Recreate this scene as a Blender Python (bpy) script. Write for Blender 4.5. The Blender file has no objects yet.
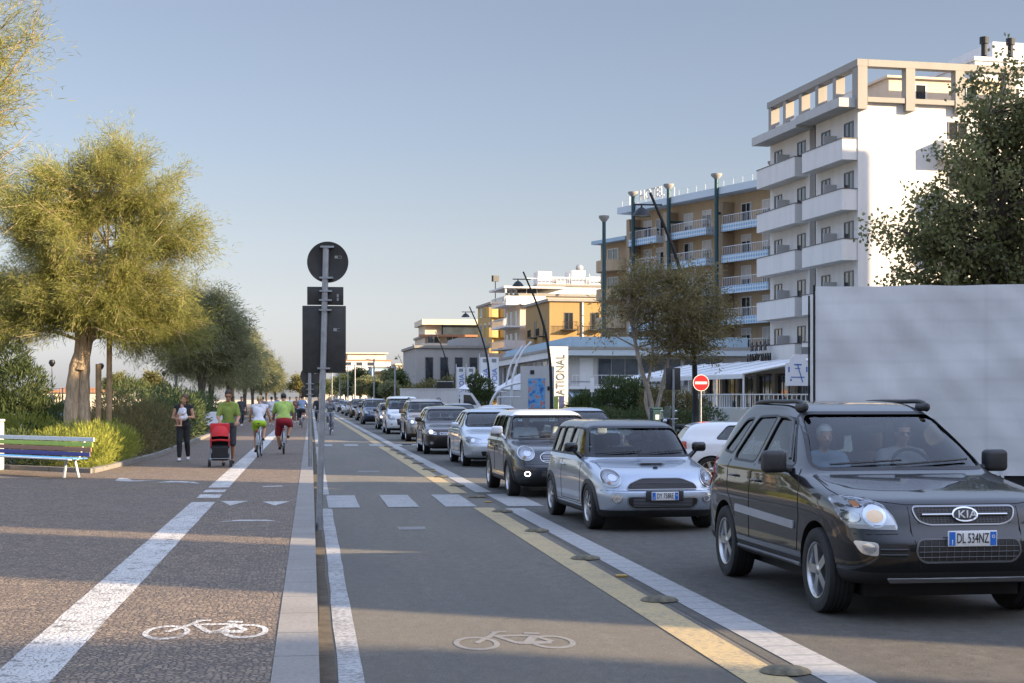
import bpy, bmesh, math, random
import numpy as np
from mathutils import Vector, Matrix
from mathutils.bvhtree import BVHTree
R = math.radians
PI = math.pi
sc = bpy.context.scene
col = sc.collection

# ------------------------------------------------------------------ camera
FPX, CAMH, HORIZ, VPX = 1564.0, 1.74, 398.0, 311.0
YAW = math.atan((512 - VPX) / FPX)
cd = bpy.data.cameras.new("Camera")
cam = bpy.data.objects.new("Camera", cd)
col.objects.link(cam)
cam.location = (0, 0, CAMH)
cam.rotation_euler = (PI / 2, 0, -YAW)
cd.sensor_width = 36
cd.lens = FPX * 36 / 1024
cd.shift_y = (HORIZ - 341.5) / 1024
cd.clip_start = 0.1
cd.clip_end = 9000
sc.camera = cam

# ------------------------------------------------------------------ light
SUN_EL = R(19)
SDIR = Vector((math.cos(R(-30)), math.sin(R(-30)), 0))          # horizontal direction towards the sun
w = bpy.data.worlds.new("World")
sc.world = w
w.use_nodes = True
nt = w.node_tree
bg = nt.nodes["Background"]
sky = nt.nodes.new("ShaderNodeTexSky")
sky.sky_type = 'NISHITA'
sky.sun_disc = False
sky.sun_elevation = SUN_EL
# sky rotation: 0 looks towards +Y, clockwise positive
sky.sun_rotation = math.atan2(SDIR.x, SDIR.y)
sky.altitude = 0
sky.air_density = 1.0
sky.dust_density = 1.0
sky.ozone_density = 2.0
hs = nt.nodes.new("ShaderNodeHueSaturation")
hs.inputs["Saturation"].default_value = .60
hs.inputs["Value"].default_value = 1.0
nt.links.new(sky.outputs[0], hs.inputs["Color"])
tint = nt.nodes.new("ShaderNodeMix"); tint.data_type = 'RGBA'; tint.blend_type = 'MULTIPLY'; tint.inputs[0].default_value = 1.0
tint.inputs[7].default_value = (1.0, .99, 1.06, 1)
nt.links.new(hs.outputs[0], tint.inputs[6])
# hazy evening sky: paler and dimmer low down, brighter overhead
geo = nt.nodes.new("ShaderNodeNewGeometry")
sx = nt.nodes.new("ShaderNodeSeparateXYZ"); nt.links.new(geo.outputs["Incoming"], sx.inputs[0])
up = nt.nodes.new("ShaderNodeMath"); up.operation = 'MULTIPLY'; up.inputs[1].default_value = -1.0
nt.links.new(sx.outputs[2], up.inputs[0])
rp = nt.nodes.new("ShaderNodeValToRGB")
for el_, (p_, c_) in zip([rp.color_ramp.elements[0], rp.color_ramp.elements[1]] + [rp.color_ramp.elements.new(q) for q in (.12, .26, .8)], ((0, .205), (1, 1.0), (.12, .163), (.26, .156), (.8, .95))):
    el_.position = p_; el_.color = (c_, c_, c_, 1)
nt.links.new(up.outputs[0], rp.inputs[0])
mr = nt.nodes.new("ShaderNodeMath"); mr.operation = 'MULTIPLY'; mr.inputs[1].default_value = 2.0
nt.links.new(rp.outputs[0], mr.inputs[0])
rs = nt.nodes.new("ShaderNodeMapRange")          # the air greys out towards the horizon
rs.inputs[1].default_value = 0.0; rs.inputs[2].default_value = .16; rs.inputs[3].default_value = .18; rs.inputs[4].default_value = .66
nt.links.new(up.outputs[0], rs.inputs[0]); nt.links.new(rs.outputs[0], hs.inputs["Saturation"])
ml = nt.nodes.new("ShaderNodeMix"); ml.data_type = 'RGBA'; ml.blend_type = 'MULTIPLY'; ml.inputs[0].default_value = 1.0
nt.links.new(tint.outputs[2], ml.inputs[6]); nt.links.new(mr.outputs[0], ml.inputs[7])
nt.links.new(ml.outputs[2], bg.inputs[0])
bg.inputs[1].default_value = 0.15
sd = bpy.data.lights.new("Sun", 'SUN')
sun = bpy.data.objects.new("Sun", sd)
col.objects.link(sun)
sd.energy = 5.0
sd.angle = R(0.6)
sd.color = (1.0, 0.75, 0.46)
v = Vector((SDIR.x * math.cos(SUN_EL), SDIR.y * math.cos(SUN_EL), math.sin(SUN_EL)))
sun.rotation_euler = v.to_track_quat('Z', 'Y').to_euler()
sun.location = (60, -60, 80)
sc.view_settings.view_transform = 'Standard'
sc.view_settings.look = 'None'
sc.view_settings.exposure = 1.6
sc.view_settings.gamma = 1.0
sc.view_settings.use_curve_mapping = False
sc.cycles.max_bounces = 7
sc.cycles.transparent_max_bounces = 14
sc.cycles.use_denoising = True
sc.cycles.caustics_reflective = False
sc.cycles.caustics_refractive = False


def at(px, D, z=0.0, py=None):
    """a world point seen in column px at depth D (only used to lay the scene out)"""
    l = (px - 512) / FPX * D
    s, c = math.sin(YAW), math.cos(YAW)
    if py is not None:
        z = CAMH + (HORIZ - py) / FPX * D
    return Vector((D * s + l * c, D * c - l * s, z))


# ------------------------------------------------------------------ object helpers
def tag(o, label=None, cat=None, group=None, kind=None):
    if label: o['label'] = label
    if cat: o['category'] = cat
    if group: o['group'] = group
    if kind: o['kind'] = kind
    return o


def empty(name, loc=(0, 0, 0), rz=0.0, label=None, cat=None, group=None):
    o = bpy.data.objects.new(name, None)
    col.objects.link(o)
    o.location = loc
    o.rotation_euler = (0, 0, rz)
    o.empty_display_size = 0.2
    return tag(o, label, cat, group)


def copy_tree(o, parent=None):
    c = o.copy()
    col.objects.link(c)
    if parent is not None:
        c.parent = parent
    for ch in list(o.children):
        copy_tree(ch, c)
    return c


def link_mesh(name, me, mats, parent=None, smooth=None):
    if mats is not None:
        if not isinstance(mats, (list, tuple)): mats = [mats]
        me.materials.clear()
        for m in mats: me.materials.append(m)
    o = bpy.data.objects.new(name, me)
    col.objects.link(o)
    if parent is not None: o.parent = parent
    if smooth is not None: shade(me, smooth)
    return o


def shade(me, ang):
    n = len(me.polygons)
    if n == 0: return
    me.polygons.foreach_set("use_smooth", [True] * n)
    if ang < 179:
        me.set_sharp_from_angle(angle=R(ang))


def xf(M, vs):
    return [M @ Vector(v) for v in vs]


def catmull(pts, k=6):
    pts = [Vector(p) for p in pts]
    if len(pts) < 3: return pts
    P = [pts[0] * 2 - pts[1]] + pts + [pts[-1] * 2 - pts[-2]]
    out = []
    for i in range(1, len(P) - 2):
        p0, p1, p2, p3 = P[i - 1], P[i], P[i + 1], P[i + 2]
        for j in range(k):
            t = j / k
            out.append(0.5 * ((2 * p1) + (p2 - p0) * t + (2 * p0 - 5 * p1 + 4 * p2 - p3) * t * t + (3 * p1 - p0 - 3 * p2 + p3) * t ** 3))
    out.append(pts[-1])
    return out


class MB:
    """collects shapes and links them as ONE mesh object"""
    def __init__(s):
        s.v, s.f, s.m = [], [], []

    def add(s, vs, fs, mi=0, M=None):
        b = len(s.v)
        if M is not None: vs = xf(M, vs)
        s.v += [tuple(v) for v in vs]
        s.f += [tuple(b + i for i in f) for f in fs]
        s.m += [mi] * len(fs)
        return s

    def box(s, c, d, rz=0, mi=0, M=None):
        x, y, z = d[0] / 2, d[1] / 2, d[2] / 2
        vs = [(-x, -y, -z), (x, -y, -z), (x, y, -z), (-x, y, -z), (-x, -y, z), (x, -y, z), (x, y, z), (-x, y, z)]
        T = Matrix.Translation(c) @ Matrix.Rotation(rz, 4, 'Z')
        if M is not None: T = M @ T
        return s.add(vs, [(0, 3, 2, 1), (4, 5, 6, 7), (0, 1, 5, 4), (1, 2, 6, 5), (2, 3, 7, 6), (3, 0, 4, 7)], mi, T)

    def bb(s, lo, hi, mi=0, M=None):
        return s.box([(a + b) / 2 for a, b in zip(lo, hi)], [abs(b - a) for a, b in zip(lo, hi)], 0, mi, M)

    def rbox(s, c, d, r=0.03, mi=0, M=None, seg=2):
        bm = bmesh.new()
        bmesh.ops.create_cube(bm, size=1)
        for v in bm.verts: v.co = Vector((v.co.x * d[0], v.co.y * d[1], v.co.z * d[2]))
        bmesh.ops.bevel(bm, geom=bm.edges[:], offset=min(r, min(d) * .49), segments=seg, affect='EDGES', profile=.5)
        bm.verts.index_update()
        T = Matrix.Translation(c)
        if M is not None: T = M @ T
        s.add([v.co.copy() for v in bm.verts], [[v.index for v in f.verts] for f in bm.faces], mi, T)
        bm.free()
        return s

    def tube(s, pts, r, n=8, mi=0, caps=True, M=None):
        pts = [Vector(p) for p in pts]
        k = len(pts)
        rs = r if isinstance(r, (list, tuple)) else [r] * k
        vs, fs = [], []
        up = None
        for i, p in enumerate(pts):
            t = (pts[min(i + 1, k - 1)] - pts[max(i - 1, 0)])
            t = t.normalized() if t.length > 1e-9 else Vector((0, 0, 1))
            if up is None:
                up = t.orthogonal().normalized()
            a = (up - t * up.dot(t))
            a = a.normalized() if a.length > 1e-6 else t.orthogonal().normalized()
            up = a
            b = t.cross(a)
            for j in range(n):
                q = 2 * PI * j / n
                vs.append(p + (a * math.cos(q) + b * math.sin(q)) * rs[i])
        for i in range(k - 1):
            for j in range(n):
                fs.append((i * n + j, i * n + (j + 1) % n, (i + 1) * n + (j + 1) % n, (i + 1) * n + j))
        if caps:
            fs.append(tuple(range(n))[::-1])
            fs.append(tuple((k - 1) * n + j for j in range(n)))
        return s.add(vs, fs, mi, M)

    def lathe(s, prof, n=24, mi=0, M=None, close=False):
        """prof: (r, z) pairs turned about local Z"""
        vs, fs = [], []
        k = len(prof)
        for (r, z) in prof:
            for j in range(n):
                q = 2 * PI * j / n
                vs.append((r * math.cos(q), r * math.sin(q), z))
        rng = k if close else k - 1
        for i in range(rng):
            i2 = (i + 1) % k
            for j in range(n):
                fs.append((i * n + j, i * n + (j + 1) % n, i2 * n + (j + 1) % n, i2 * n + j))
        return s.add(vs, fs, mi, M)

    def prism(s, poly, a, b, mi=0, M=None, axis='z'):
        """2D polygon extruded from a to b along axis (x: poly is (y,z); y: poly is (x,z); z: poly is (x,y))"""
        n = len(poly)
        def P(p, h):
            if axis == 'z': return (p[0], p[1], h)
            if axis == 'y': return (p[0], h, p[1])
            return (h, p[0], p[1])
        vs = [P(p, a) for p in poly] + [P(p, b) for p in poly]
        fs = [tuple(range(n))[::-1], tuple(range(n, 2 * n))] + [(i, (i + 1) % n, n + (i + 1) % n, n + i) for i in range(n)]
        bm = bmesh.new()
        bv = [bm.verts.new(v) for v in vs]
        for f in fs: bm.faces.new([bv[i] for i in f])
        bmesh.ops.recalc_face_normals(bm, faces=bm.faces[:])
        bm.verts.index_update()
        s.add([v.co.copy() for v in bm.verts], [[v.index for v in f.verts] for f in bm.faces], mi, M)
        bm.free()
        return s

    def ball(s, c, r, mi=0, M=None, u=12, v=8):
        if not isinstance(r, (tuple, list)): r = (r, r, r)
        vs, fs = [], []
        for i in range(v + 1):
            th = PI * i / v
            for j in range(u):
                ph = 2 * PI * j / u
                vs.append((c[0] + r[0] * math.sin(th) * math.cos(ph), c[1] + r[1] * math.sin(th) * math.sin(ph), c[2] + r[2] * math.cos(th)))
        for i in range(v):
            for j in range(u):
                fs.append((i * u + j, (i + 1) * u + j, (i + 1) * u + (j + 1) % u, i * u + (j + 1) % u))
        return s.add(vs, fs, mi, M)

    def mesh(s, name):
        me = bpy.data.meshes.new(name)
        me.from_pydata(s.v, [], s.f)
        if s.m and max(s.m) > 0: me.polygons.foreach_set("material_index", s.m)
        me.update()
        return me

    def build(s, name, mats, parent=None, smooth=35, loc=None):
        o = link_mesh(name, s.mesh(name), mats, parent, smooth)
        if loc is not None: o.location = loc
        return o


def quads_mesh(name, verts, nq, tint=None):
    """a numpy array of nq quads (nq*4 verts) as one mesh, with an optional per-quad tint"""
    me = bpy.data.meshes.new(name)
    me.vertices.add(nq * 4)
    me.vertices.foreach_set("co", verts.astype(np.float32).ravel())
    me.loops.add(nq * 4)
    me.loops.foreach_set("vertex_index", np.arange(nq * 4, dtype=np.int32))
    me.polygons.add(nq)
    me.polygons.foreach_set("loop_start", np.arange(0, nq * 4, 4, dtype=np.int32))
    me.polygons.foreach_set("loop_total", np.full(nq, 4, dtype=np.int32))
    if tint is not None:
        a = me.attributes.new("tint", 'FLOAT', 'FACE')
        a.data.foreach_set("value", tint.astype(np.float32))
    me.update(calc_edges=True)
    return me


def text_mesh(body, size, extrude=0.01, align='CENTER', shear=0.0, spacing=1.0, width=1.0):
    cu = bpy.data.curves.new("lettering", 'FONT')
    cu.body = body
    cu.size = size
    cu.extrude = extrude
    cu.align_x = align
    cu.align_y = 'CENTER'
    cu.shear = shear
    cu.space_character = spacing
    cu.resolution_u = 3
    o = bpy.data.objects.new("lettering", cu)
    col.objects.link(o)
    dg = bpy.context.evaluated_depsgraph_get()
    dg.update()
    me = bpy.data.meshes.new_from_object(o.evaluated_get(dg))
    bpy.data.objects.remove(o)
    bpy.data.curves.remove(cu)
    if width != 1.0:
        me.transform(Matrix.Diagonal((width, 1, 1, 1)))
    return me


def text_obj(name, body, size, M, mat, parent, extrude=0.004, **kw):
    me = text_mesh(body, size, extrude, **kw)
    me.transform(M)
    return link_mesh(name, me, mat, parent)


FACE_FRONT = Matrix.Rotation(PI / 2, 4, 'X')                                 # letters read from -Y
FACE_LEFT = Matrix.Rotation(-PI / 2, 4, 'Z') @ Matrix.Rotation(PI / 2, 4, 'X')   # letters read from -X


def evaluate(objs_mods_owner):
    dg = bpy.context.evaluated_depsgraph_get()
    dg.update()
    return bpy.data.meshes.new_from_object(objs_mods_owner.evaluated_get(dg))


def boolean(me, cutters):
    """difference of mesh me with each cutter mesh; keeps materials"""
    o = bpy.data.objects.new("work", me)
    col.objects.link(o)
    tmp = []
    for c in cutters:
        t = bpy.data.objects.new("cut", c)
        col.objects.link(t)
        tmp.append(t)
        m = o.modifiers.new("b", 'BOOLEAN')
        m.operation = 'DIFFERENCE'
        m.solver = 'EXACT'
        m.material_mode = 'TRANSFER'
        m.object = t
    r = evaluate(o)
    for t in [o] + tmp:
        d = t.data
        bpy.data.objects.remove(t)
    return r


def remesh(me, voxel, smooth_it=2):
    o = bpy.data.objects.new("work", me)
    col.objects.link(o)
    m = o.modifiers.new("r", 'REMESH')
    m.mode = 'VOXEL'
    m.voxel_size = voxel
    if smooth_it:
        q = o.modifiers.new("s", 'SMOOTH')
        q.factor = .5
        q.iterations = smooth_it
    r = evaluate(o)
    bpy.data.objects.remove(o)
    return r


# ------------------------------------------------------------------ materials
MATS = {}


def newmat(name):
    m = bpy.data.materials.new(name)
    m.use_nodes = True
    MATS[name] = m
    n = m.node_tree.nodes
    return m, n, m.node_tree.links, n["Principled BSDF"]


def N(n, t, **kw):
    x = n.new(t)
    for k, val in kw.items():
        if k in x.inputs.keys():
            x.inputs[k].default_value = val
        else:
            setattr(x, k, val)
    return x


def ramp(n, l, src, stops):
    r = n.new("ShaderNodeValToRGB")
    e = r.color_ramp.elements
    while len(e) < len(stops): e.new(0.5)
    for el, (p, c) in zip(e, stops):
        el.position = p
        el.color = (c, c, c, 1) if isinstance(c, (int, float)) else (*c[:3], 1)
    l.new(src, r.inputs[0])
    return r.outputs[0]


def mixc(n, l, fac, a, b, mode='MIX'):
    x = n.new("ShaderNodeMix")
    x.data_type = 'RGBA'
    x.blend_type = mode
    for sock, val in ((x.inputs[0], fac), (x.inputs[6], a), (x.inputs[7], b)):
        if isinstance(val, (int, float)):
            sock.default_value = val
        elif isinstance(val, (tuple, list)):
            sock.default_value = (*val[:3], 1)
        else:
            l.new(val, sock)
    return x.outputs[2]


def noise(n, l, scale, detail=4, rough=.55, vec=None, dist=0):
    x = N(n, "ShaderNodeTexNoise", Scale=scale, Detail=detail, Roughness=rough, Distortion=dist)
    if vec is not None: l.new(vec, x.inputs["Vector"])
    return x.outputs["Fac"]


def coords(n, l, scale=(1, 1, 1)):
    t = n.new("ShaderNodeTexCoord")
    mp = n.new("ShaderNodeMapping")
    mp.inputs["Scale"].default_value = scale
    l.new(t.outputs["Object"], mp.inputs[0])
    return mp.outputs[0]


def bump(n, l, src, strength, dist, bsdf, prev=None):
    b = N(n, "ShaderNodeBump", Strength=strength, Distance=dist)
    l.new(src, b.inputs["Height"])
    if prev is not None: l.new(prev, b.inputs["Normal"])
    l.new(b.outputs[0], bsdf.inputs["Normal"])
    return b.outputs[0]


def simple(name, c, rough=.5, metal=0.0, var=0.12, vscale=3.0, bmp=0.0, bscale=40, coat=0.0, spec=None, emit=None, estr=0):
    if name in MATS: return MATS[name]
    m, n, l, b = newmat(name)
    b.inputs["Roughness"].default_value = rough
    b.inputs["Metallic"].default_value = metal
    b.inputs["Coat Weight"].default_value = coat
    b.inputs["Coat Roughness"].default_value = .03
    if spec is not None: b.inputs["Specular IOR Level"].default_value = spec
    v_ = coords(n, l)
    if var > 0:
        f = noise(n, l, vscale, 5, .6, v_)
        k0, k1 = 1 - var, 1 + var
        cr = ramp(n, l, f, [(.3, [min(1, x * k0) for x in c]), (.7, [min(1, x * k1) for x in c])])
        l.new(cr, b.inputs["Base Color"])
    else:
        b.inputs["Base Color"].default_value = (*c, 1)
    if bmp > 0:
        bump(n, l, noise(n, l, bscale, 4, .6, v_), bmp, .01, b)
    if emit:
        b.inputs["Emission Color"].default_value = (*emit, 1)
        b.inputs["Emission Strength"].default_value = estr
    return m


def paint(name, c, metal=0.0, rough=.35, flake=0.0):
    if name in MATS: return MATS[name]
    m, n, l, b = newmat(name)
    v_ = coords(n, l)
    f = noise(n, l, 2.2, 6, .65, v_)
    dust = ramp(n, l, f, [(.5, 0.0), (.85, .02)])
    cc = mixc(n, l, dust, c, (.22, .2, .17))
    l.new(cc, b.inputs["Base Color"])
    b.inputs["Metallic"].default_value = metal
    b.inputs["Roughness"].default_value = rough
    b.inputs["Coat Weight"].default_value = 1.0
    b.inputs["Specular IOR Level"].default_value = .12 if metal < .1 else .4
    rr = ramp(n, l, noise(n, l, 5, 5, .7, v_), [(.35, .01), (.85, .05)])
    l.new(rr, b.inputs["Coat Roughness"])
    return m


def glassmat(name, tint, ior=1.55, rough=0.0):
    if name in MATS: return MATS[name]
    m, n, l, b = newmat(name)
    out = n["Material Output"]
    n.remove(b)
    tr = N(n, "ShaderNodeBsdfTransparent")
    tr.inputs[0].default_value = (*tint, 1)
    gl = N(n, "ShaderNodeBsdfGlossy", Roughness=rough)
    gl.inputs[0].default_value = (1, 1, 1, 1)
    fr = N(n, "ShaderNodeFresnel", IOR=ior)
    mx = n.new("ShaderNodeMixShader")
    l.new(fr.outputs[0], mx.inputs[0])
    l.new(tr.outputs[0], mx.inputs[1])
    l.new(gl.outputs[0], mx.inputs[2])
    l.new(mx.outputs[0], out.inputs[0])
    return m


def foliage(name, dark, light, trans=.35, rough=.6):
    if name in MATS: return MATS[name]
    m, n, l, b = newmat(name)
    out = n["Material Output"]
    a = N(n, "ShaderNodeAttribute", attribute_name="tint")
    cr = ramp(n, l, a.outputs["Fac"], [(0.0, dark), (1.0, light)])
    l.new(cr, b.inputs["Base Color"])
    b.inputs["Roughness"].default_value = rough
    b.inputs["Specular IOR Level"].default_value = .25
    t = n.new("ShaderNodeBsdfTranslucent")
    l.new(cr, t.inputs[0])
    mx = n.new("ShaderNodeMixShader")
    mx.inputs[0].default_value = trans
    l.new(b.outputs[0], mx.inputs[1])
    l.new(t.outputs[0], mx.inputs[2])
    l.new(mx.outputs[0], out.inputs[0])
    return m


def bark(name, c):
    if name in MATS: return MATS[name]
    m, n, l, b = newmat(name)
    v_ = coords(n, l, (1, 1, .25))
    f = noise(n, l, 14, 6, .65, v_, .4)
    l.new(ramp(n, l, f, [(.3, [x * .5 for x in c]), (.55, c), (.8, [x * 1.3 for x in c])]), b.inputs["Base Color"])
    b.inputs["Roughness"].default_value = .9
    bump(n, l, f, .8, .03, b)
    return m


def cobble_nodes(n, l):
    """small setts laid in fans: returns joint mask (1 on stone, 0 in joints), per-stone random, coords"""
    v_ = coords(n, l)
    d = N(n, "ShaderNodeTexNoise", Scale=.9, Detail=2)
    l.new(v_, d.inputs["Vector"])
    off = n.new("ShaderNodeVectorMath"); off.operation = 'SCALE'
    off.inputs["Scale"].default_value = .22
    l.new(d.outputs["Color"], off.inputs[0])
    ad = n.new("ShaderNodeVectorMath"); ad.operation = 'ADD'
    l.new(v_, ad.inputs[0]); l.new(off.outputs[0], ad.inputs[1])
    e = N(n, "ShaderNodeTexVoronoi", feature='DISTANCE_TO_EDGE', Scale=24, Randomness=.8)
    k = N(n, "ShaderNodeTexVoronoi", feature='F1', Scale=24, Randomness=.8)
    l.new(ad.outputs[0], e.inputs["Vector"]); l.new(ad.outputs[0], k.inputs["Vector"])
    stone = ramp(n, l, e.outputs["Distance"], [(.03, 0), (.12, 1)])
    return stone, k.outputs["Color"], v_, e.outputs["Distance"]


def make_mats():
    # asphalt
    for nm, c, s in (("asphalt", (.200, .178, .140), 1.0), ("asphalt_lane", (.118, .106, .088), 1.3)):
        m, n, l, b = newmat(nm)
        v_ = coords(n, l)
        fine = noise(n, l, 85, 4, .8, v_)
        mid = noise(n, l, 6, 6, .65, v_)
        big = noise(n, l, .35, 4, .55, coords(n, l, (1, .25, 1)))
        grit = noise(n, l, 45, 3, .8, v_)
        c0 = mixc(n, l, ramp(n, l, fine, [(.35, 0), (.7, 1)]), [x * .32 for x in c], [x * 1.8 for x in c])
        c1 = mixc(n, l, ramp(n, l, grit, [(.36, .75), (.58, 0)]), c0, [x * .45 for x in c])
        chip = noise(n, l, 11, 9, .95, coords(n, l, (1, .45, 1)))
        c1 = mixc(n, l, ramp(n, l, chip, [(.36, .75), (.50, 0)]), c1, [x * .45 for x in c])
        c1 = mixc(n, l, ramp(n, l, chip, [(.52, 0), (.66, .75)]), c1, [x * 1.8 for x in c])
        c2 = mixc(n, l, ramp(n, l, mid, [(.35, .0), (.75, .5)]), c1, (.20, .19, .165))
        c3 = mixc(n, l, ramp(n, l, big, [(.35, 0), (.7, .6)]), c2, (.095, .103, .10))
        streak = noise(n, l, 3.5, 5, .7, coords(n, l, (1, .05, 1)))
        c3 = mixc(n, l, ramp(n, l, streak, [(.4, 0), (.7, .5)]), c3, [x * .68 for x in c])
        cr = N(n, "ShaderNodeTexVoronoi", feature='DISTANCE_TO_EDGE', Scale=.42)
        dv = n.new("ShaderNodeVectorMath"); dv.operation = 'ADD'
        nd = N(n, "ShaderNodeTexNoise", Scale=2.2, Detail=4)
        l.new(v_, nd.inputs["Vector"]); l.new(v_, dv.inputs[0]); l.new(nd.outputs["Color"], dv.inputs[1])
        l.new(dv.outputs[0], cr.inputs["Vector"])
        crack = ramp(n, l, cr.outputs["Distance"], [(.0, .22), (.006, 0)])
        c4 = mixc(n, l, crack, c3, (.05, .05, .05))
        l.new(c4, b.inputs["Base Color"])
        b.inputs["Roughness"].default_value = .82
        b.inputs["Specular IOR Level"].default_value = .35
        bump(n, l, fine, 1.0, .02, b)
    # setts
    m, n, l, b = newmat("setts")
    stone, rnd, v_, dist = cobble_nodes(n, l)
    sep = n.new("ShaderNodeSeparateColor"); l.new(rnd, sep.inputs[0])
    sc_ = ramp(n, l, sep.outputs[0], [(0, (.110, .080, .055)), (.5, (.185, .135, .092)), (1, (.29, .215, .145))])
    big = noise(n, l, .5, 5, .6, v_)
    sc2 = mixc(n, l, ramp(n, l, big, [(.4, 0), (.75, .45)]), sc_, (.16, .13, .10))
    cc = mixc(n, l, stone, (.055, .043, .034), sc2)
    l.new(cc, b.inputs["Base Color"])
    b.inputs["Roughness"].default_value = .7
    hb = n.new("ShaderNodeMath"); hb.operation = 'MINIMUM'; hb.inputs[1].default_value = .16
    l.new(dist, hb.inputs[0])
    bump(n, l, hb.outputs[0], 1.0, .07, b)
    # paint on setts
    m, n, l, b = newmat("sett_paint")
    stone, rnd, v_, dist = cobble_nodes(n, l)
    wear = noise(n, l, 7, 6, .7, v_)
    k = ramp(n, l, wear, [(.36, 0.25), (.46, 1)])
    mm = n.new("ShaderNodeMath"); mm.operation = 'MULTIPLY'
    st2 = ramp(n, l, dist, [(.015, 0), (.06, 1)])
    l.new(st2, mm.inputs[0]); l.new(k, mm.inputs[1])
    tone = ramp(n, l, noise(n, l, 1.4, 4, .6, v_), [(.3, (.40, .39, .365)), (.7, (.55, .535, .50))])
    l.new(mixc(n, l, mm.outputs[0], (.06, .05, .042), tone), b.inputs["Base Color"])
    b.inputs["Roughness"].default_value = .65
    bump(n, l, dist, .5, .03, b)
    # worn road paints
    for nm, c, lo, hi in (("road_paint", (.29, .29, .28), .38, .54), ("yellow_paint", (.40, .30, .14), .36, .54), ("faded_paint", (.19, .183, .165), .42, .58), ("worn_paint", (.34, .34, .33), .44, .58)):
        m, n, l, b = newmat(nm)
        v_ = coords(n, l)
        f = noise(n, l, 22, 6, .75, v_)
        g = noise(n, l, 2.5, 4, .6, v_)
        a = n.new("ShaderNodeMath"); a.operation = 'MULTIPLY_ADD'; a.inputs[1].default_value = .35; 
        l.new(g, a.inputs[0]); l.new(f, a.inputs[2])
        k = ramp(n, l, a.outputs[0], [(lo + .14, 0.12), (hi + .16, 1)])
        fine = noise(n, l, 110, 2, .7, v_)
        c2 = mixc(n, l, ramp(n, l, fine, [(.3, 0), (.7, 1)]), [x * .8 for x in c], [x * 1.12 for x in c])
        l.new(mixc(n, l, k, (.12, .116, .11), c2), b.inputs["Base Color"])
        b.inputs["Roughness"].default_value = .7
        bump(n, l, fine, .4, .004, b)
    # laid white stone strip (with cross joints) in the separator
    m, n, l, b = newmat("white_strip")
    v_ = coords(n, l)
    wv = N(n, "ShaderNodeTexWave", wave_type='BANDS', bands_direction='Y', Scale=.8, Distortion=.25)
    wv.inputs["Detail"].default_value = 2
    l.new(v_, wv.inputs["Vector"])
    j = ramp(n, l, wv.outputs["Fac"], [(.0, .55), (.06, 0)])
    f = noise(n, l, 18, 5, .7, v_)
    c2 = mixc(n, l, ramp(n, l, f, [(.35, 0), (.7, 1)]), (.22, .215, .205), (.34, .335, .32))
    l.new(mixc(n, l, j, c2, (.13, .13, .13)), b.inputs["Base Color"])
    b.inputs["Roughness"].default_value = .7
    # concrete kerb
    m, n, l, b = newmat("kerb_stone")
    v_ = coords(n, l)
    bk = N(n, "ShaderNodeTexWave", wave_type='BANDS', bands_direction='Y', Scale=.314)
    l.new(v_, bk.inputs["Vector"])
    j = ramp(n, l, bk.outputs["Fac"], [(.0, .7), (.0008, 0)])
    f = noise(n, l, 30, 6, .7, v_)
    g = noise(n, l, 1.3, 4, .6, v_)
    c2 = mixc(n, l, ramp(n, l, f, [(.3, 0), (.7, 1)]), (.16, .15, .135), (.26, .245, .22))
    c3 = mixc(n, l, ramp(n, l, g, [(.4, 0), (.7, .4)]), c2, (.14, .13, .115))
    l.new(mixc(n, l, j, c3, (.07, .065, .06)), b.inputs["Base Color"])
    b.inputs["Roughness"].default_value = .85
    bump(n, l, f, .4, .01, b)
    # pavement slabs, terrain, sand, soil
    m, n, l, b = newmat("pavement")
    v_ = coords(n, l)
    br = N(n, "ShaderNodeTexBrick", Scale=1.6)
    br.inputs["Color1"].default_value = (.2, .19, .175, 1); br.inputs["Color2"].default_value = (.25, .24, .22, 1)
    br.inputs["Mortar"].default_value = (.1, .1, .09, 1); br.inputs["Mortar Size"].default_value = .01
    l.new(v_, br.inputs["Vector"])
    l.new(mixc(n, l, ramp(n, l, noise(n, l, 1.1, 5, .6, v_), [(.4, 0), (.7, .4)]), br.outputs[0], (.13, .12, .11)), b.inputs["Base Color"])
    b.inputs["Roughness"].default_value = .85
    simple("terrain_soil", (.16, .14, .10), .95, var=.3, vscale=.4)
    simple("sand", (.42, .35, .25), .95, var=.15, vscale=.5)
    simple("bed_soil", (.07, .055, .035), .95, var=.4, vscale=6, bmp=.6, bscale=30)
    simple("verge_grass", (.055, .085, .025), .9, var=.4, vscale=8, bmp=.8, bscale=60)
    simple("sea_water", (.03, .06, .075), .15, var=.1)
    # walls
    def wall(nm, c, rough=.85):
        m, n, l, b = newmat(nm)
        v_ = coords(n, l)
        st = noise(n, l, 1.2, 5, .65, coords(n, l, (1, 1, .18)))
        gr = noise(n, l, 8, 5, .7, v_)
        c1 = mixc(n, l, ramp(n, l, st, [(.42, 0), (.8, .4)]), c, [x * .62 for x in c])
        c2 = mixc(n, l, ramp(n, l, gr, [(.4, 0), (.75, .2)]), c1, [min(1, x * 1.12) for x in c])
        l.new(c2, b.inputs["Base Color"])
        b.inputs["Roughness"].default_value = rough
        bump(n, l, noise(n, l, 25, 4, .6, v_), .15, .02, b)
    wall("wall_white", (.66, .65, .63)); wall("wall_tan", (.42, .31, .19)); wall("wall_tan_dark", (.33, .24, .15))
    wall("wall_ochre", (.34, .22, .085)); wall("wall_yellow", (.40, .28, .10)); wall("wall_cream", (.60, .53, .42))
    wall("wall_grey", (.32, .315, .30)); wall("wall_beige", (.55, .46, .36)); wall("frame_tan", (.29, .275, .25))
    wall("wall_lightgrey", (.45, .45, .44)); wall("concrete", (.33, .32, .30)); wall("wall_blue", (.30, .42, .52)); wall("roof_tile", (.32, .16, .09))
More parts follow.
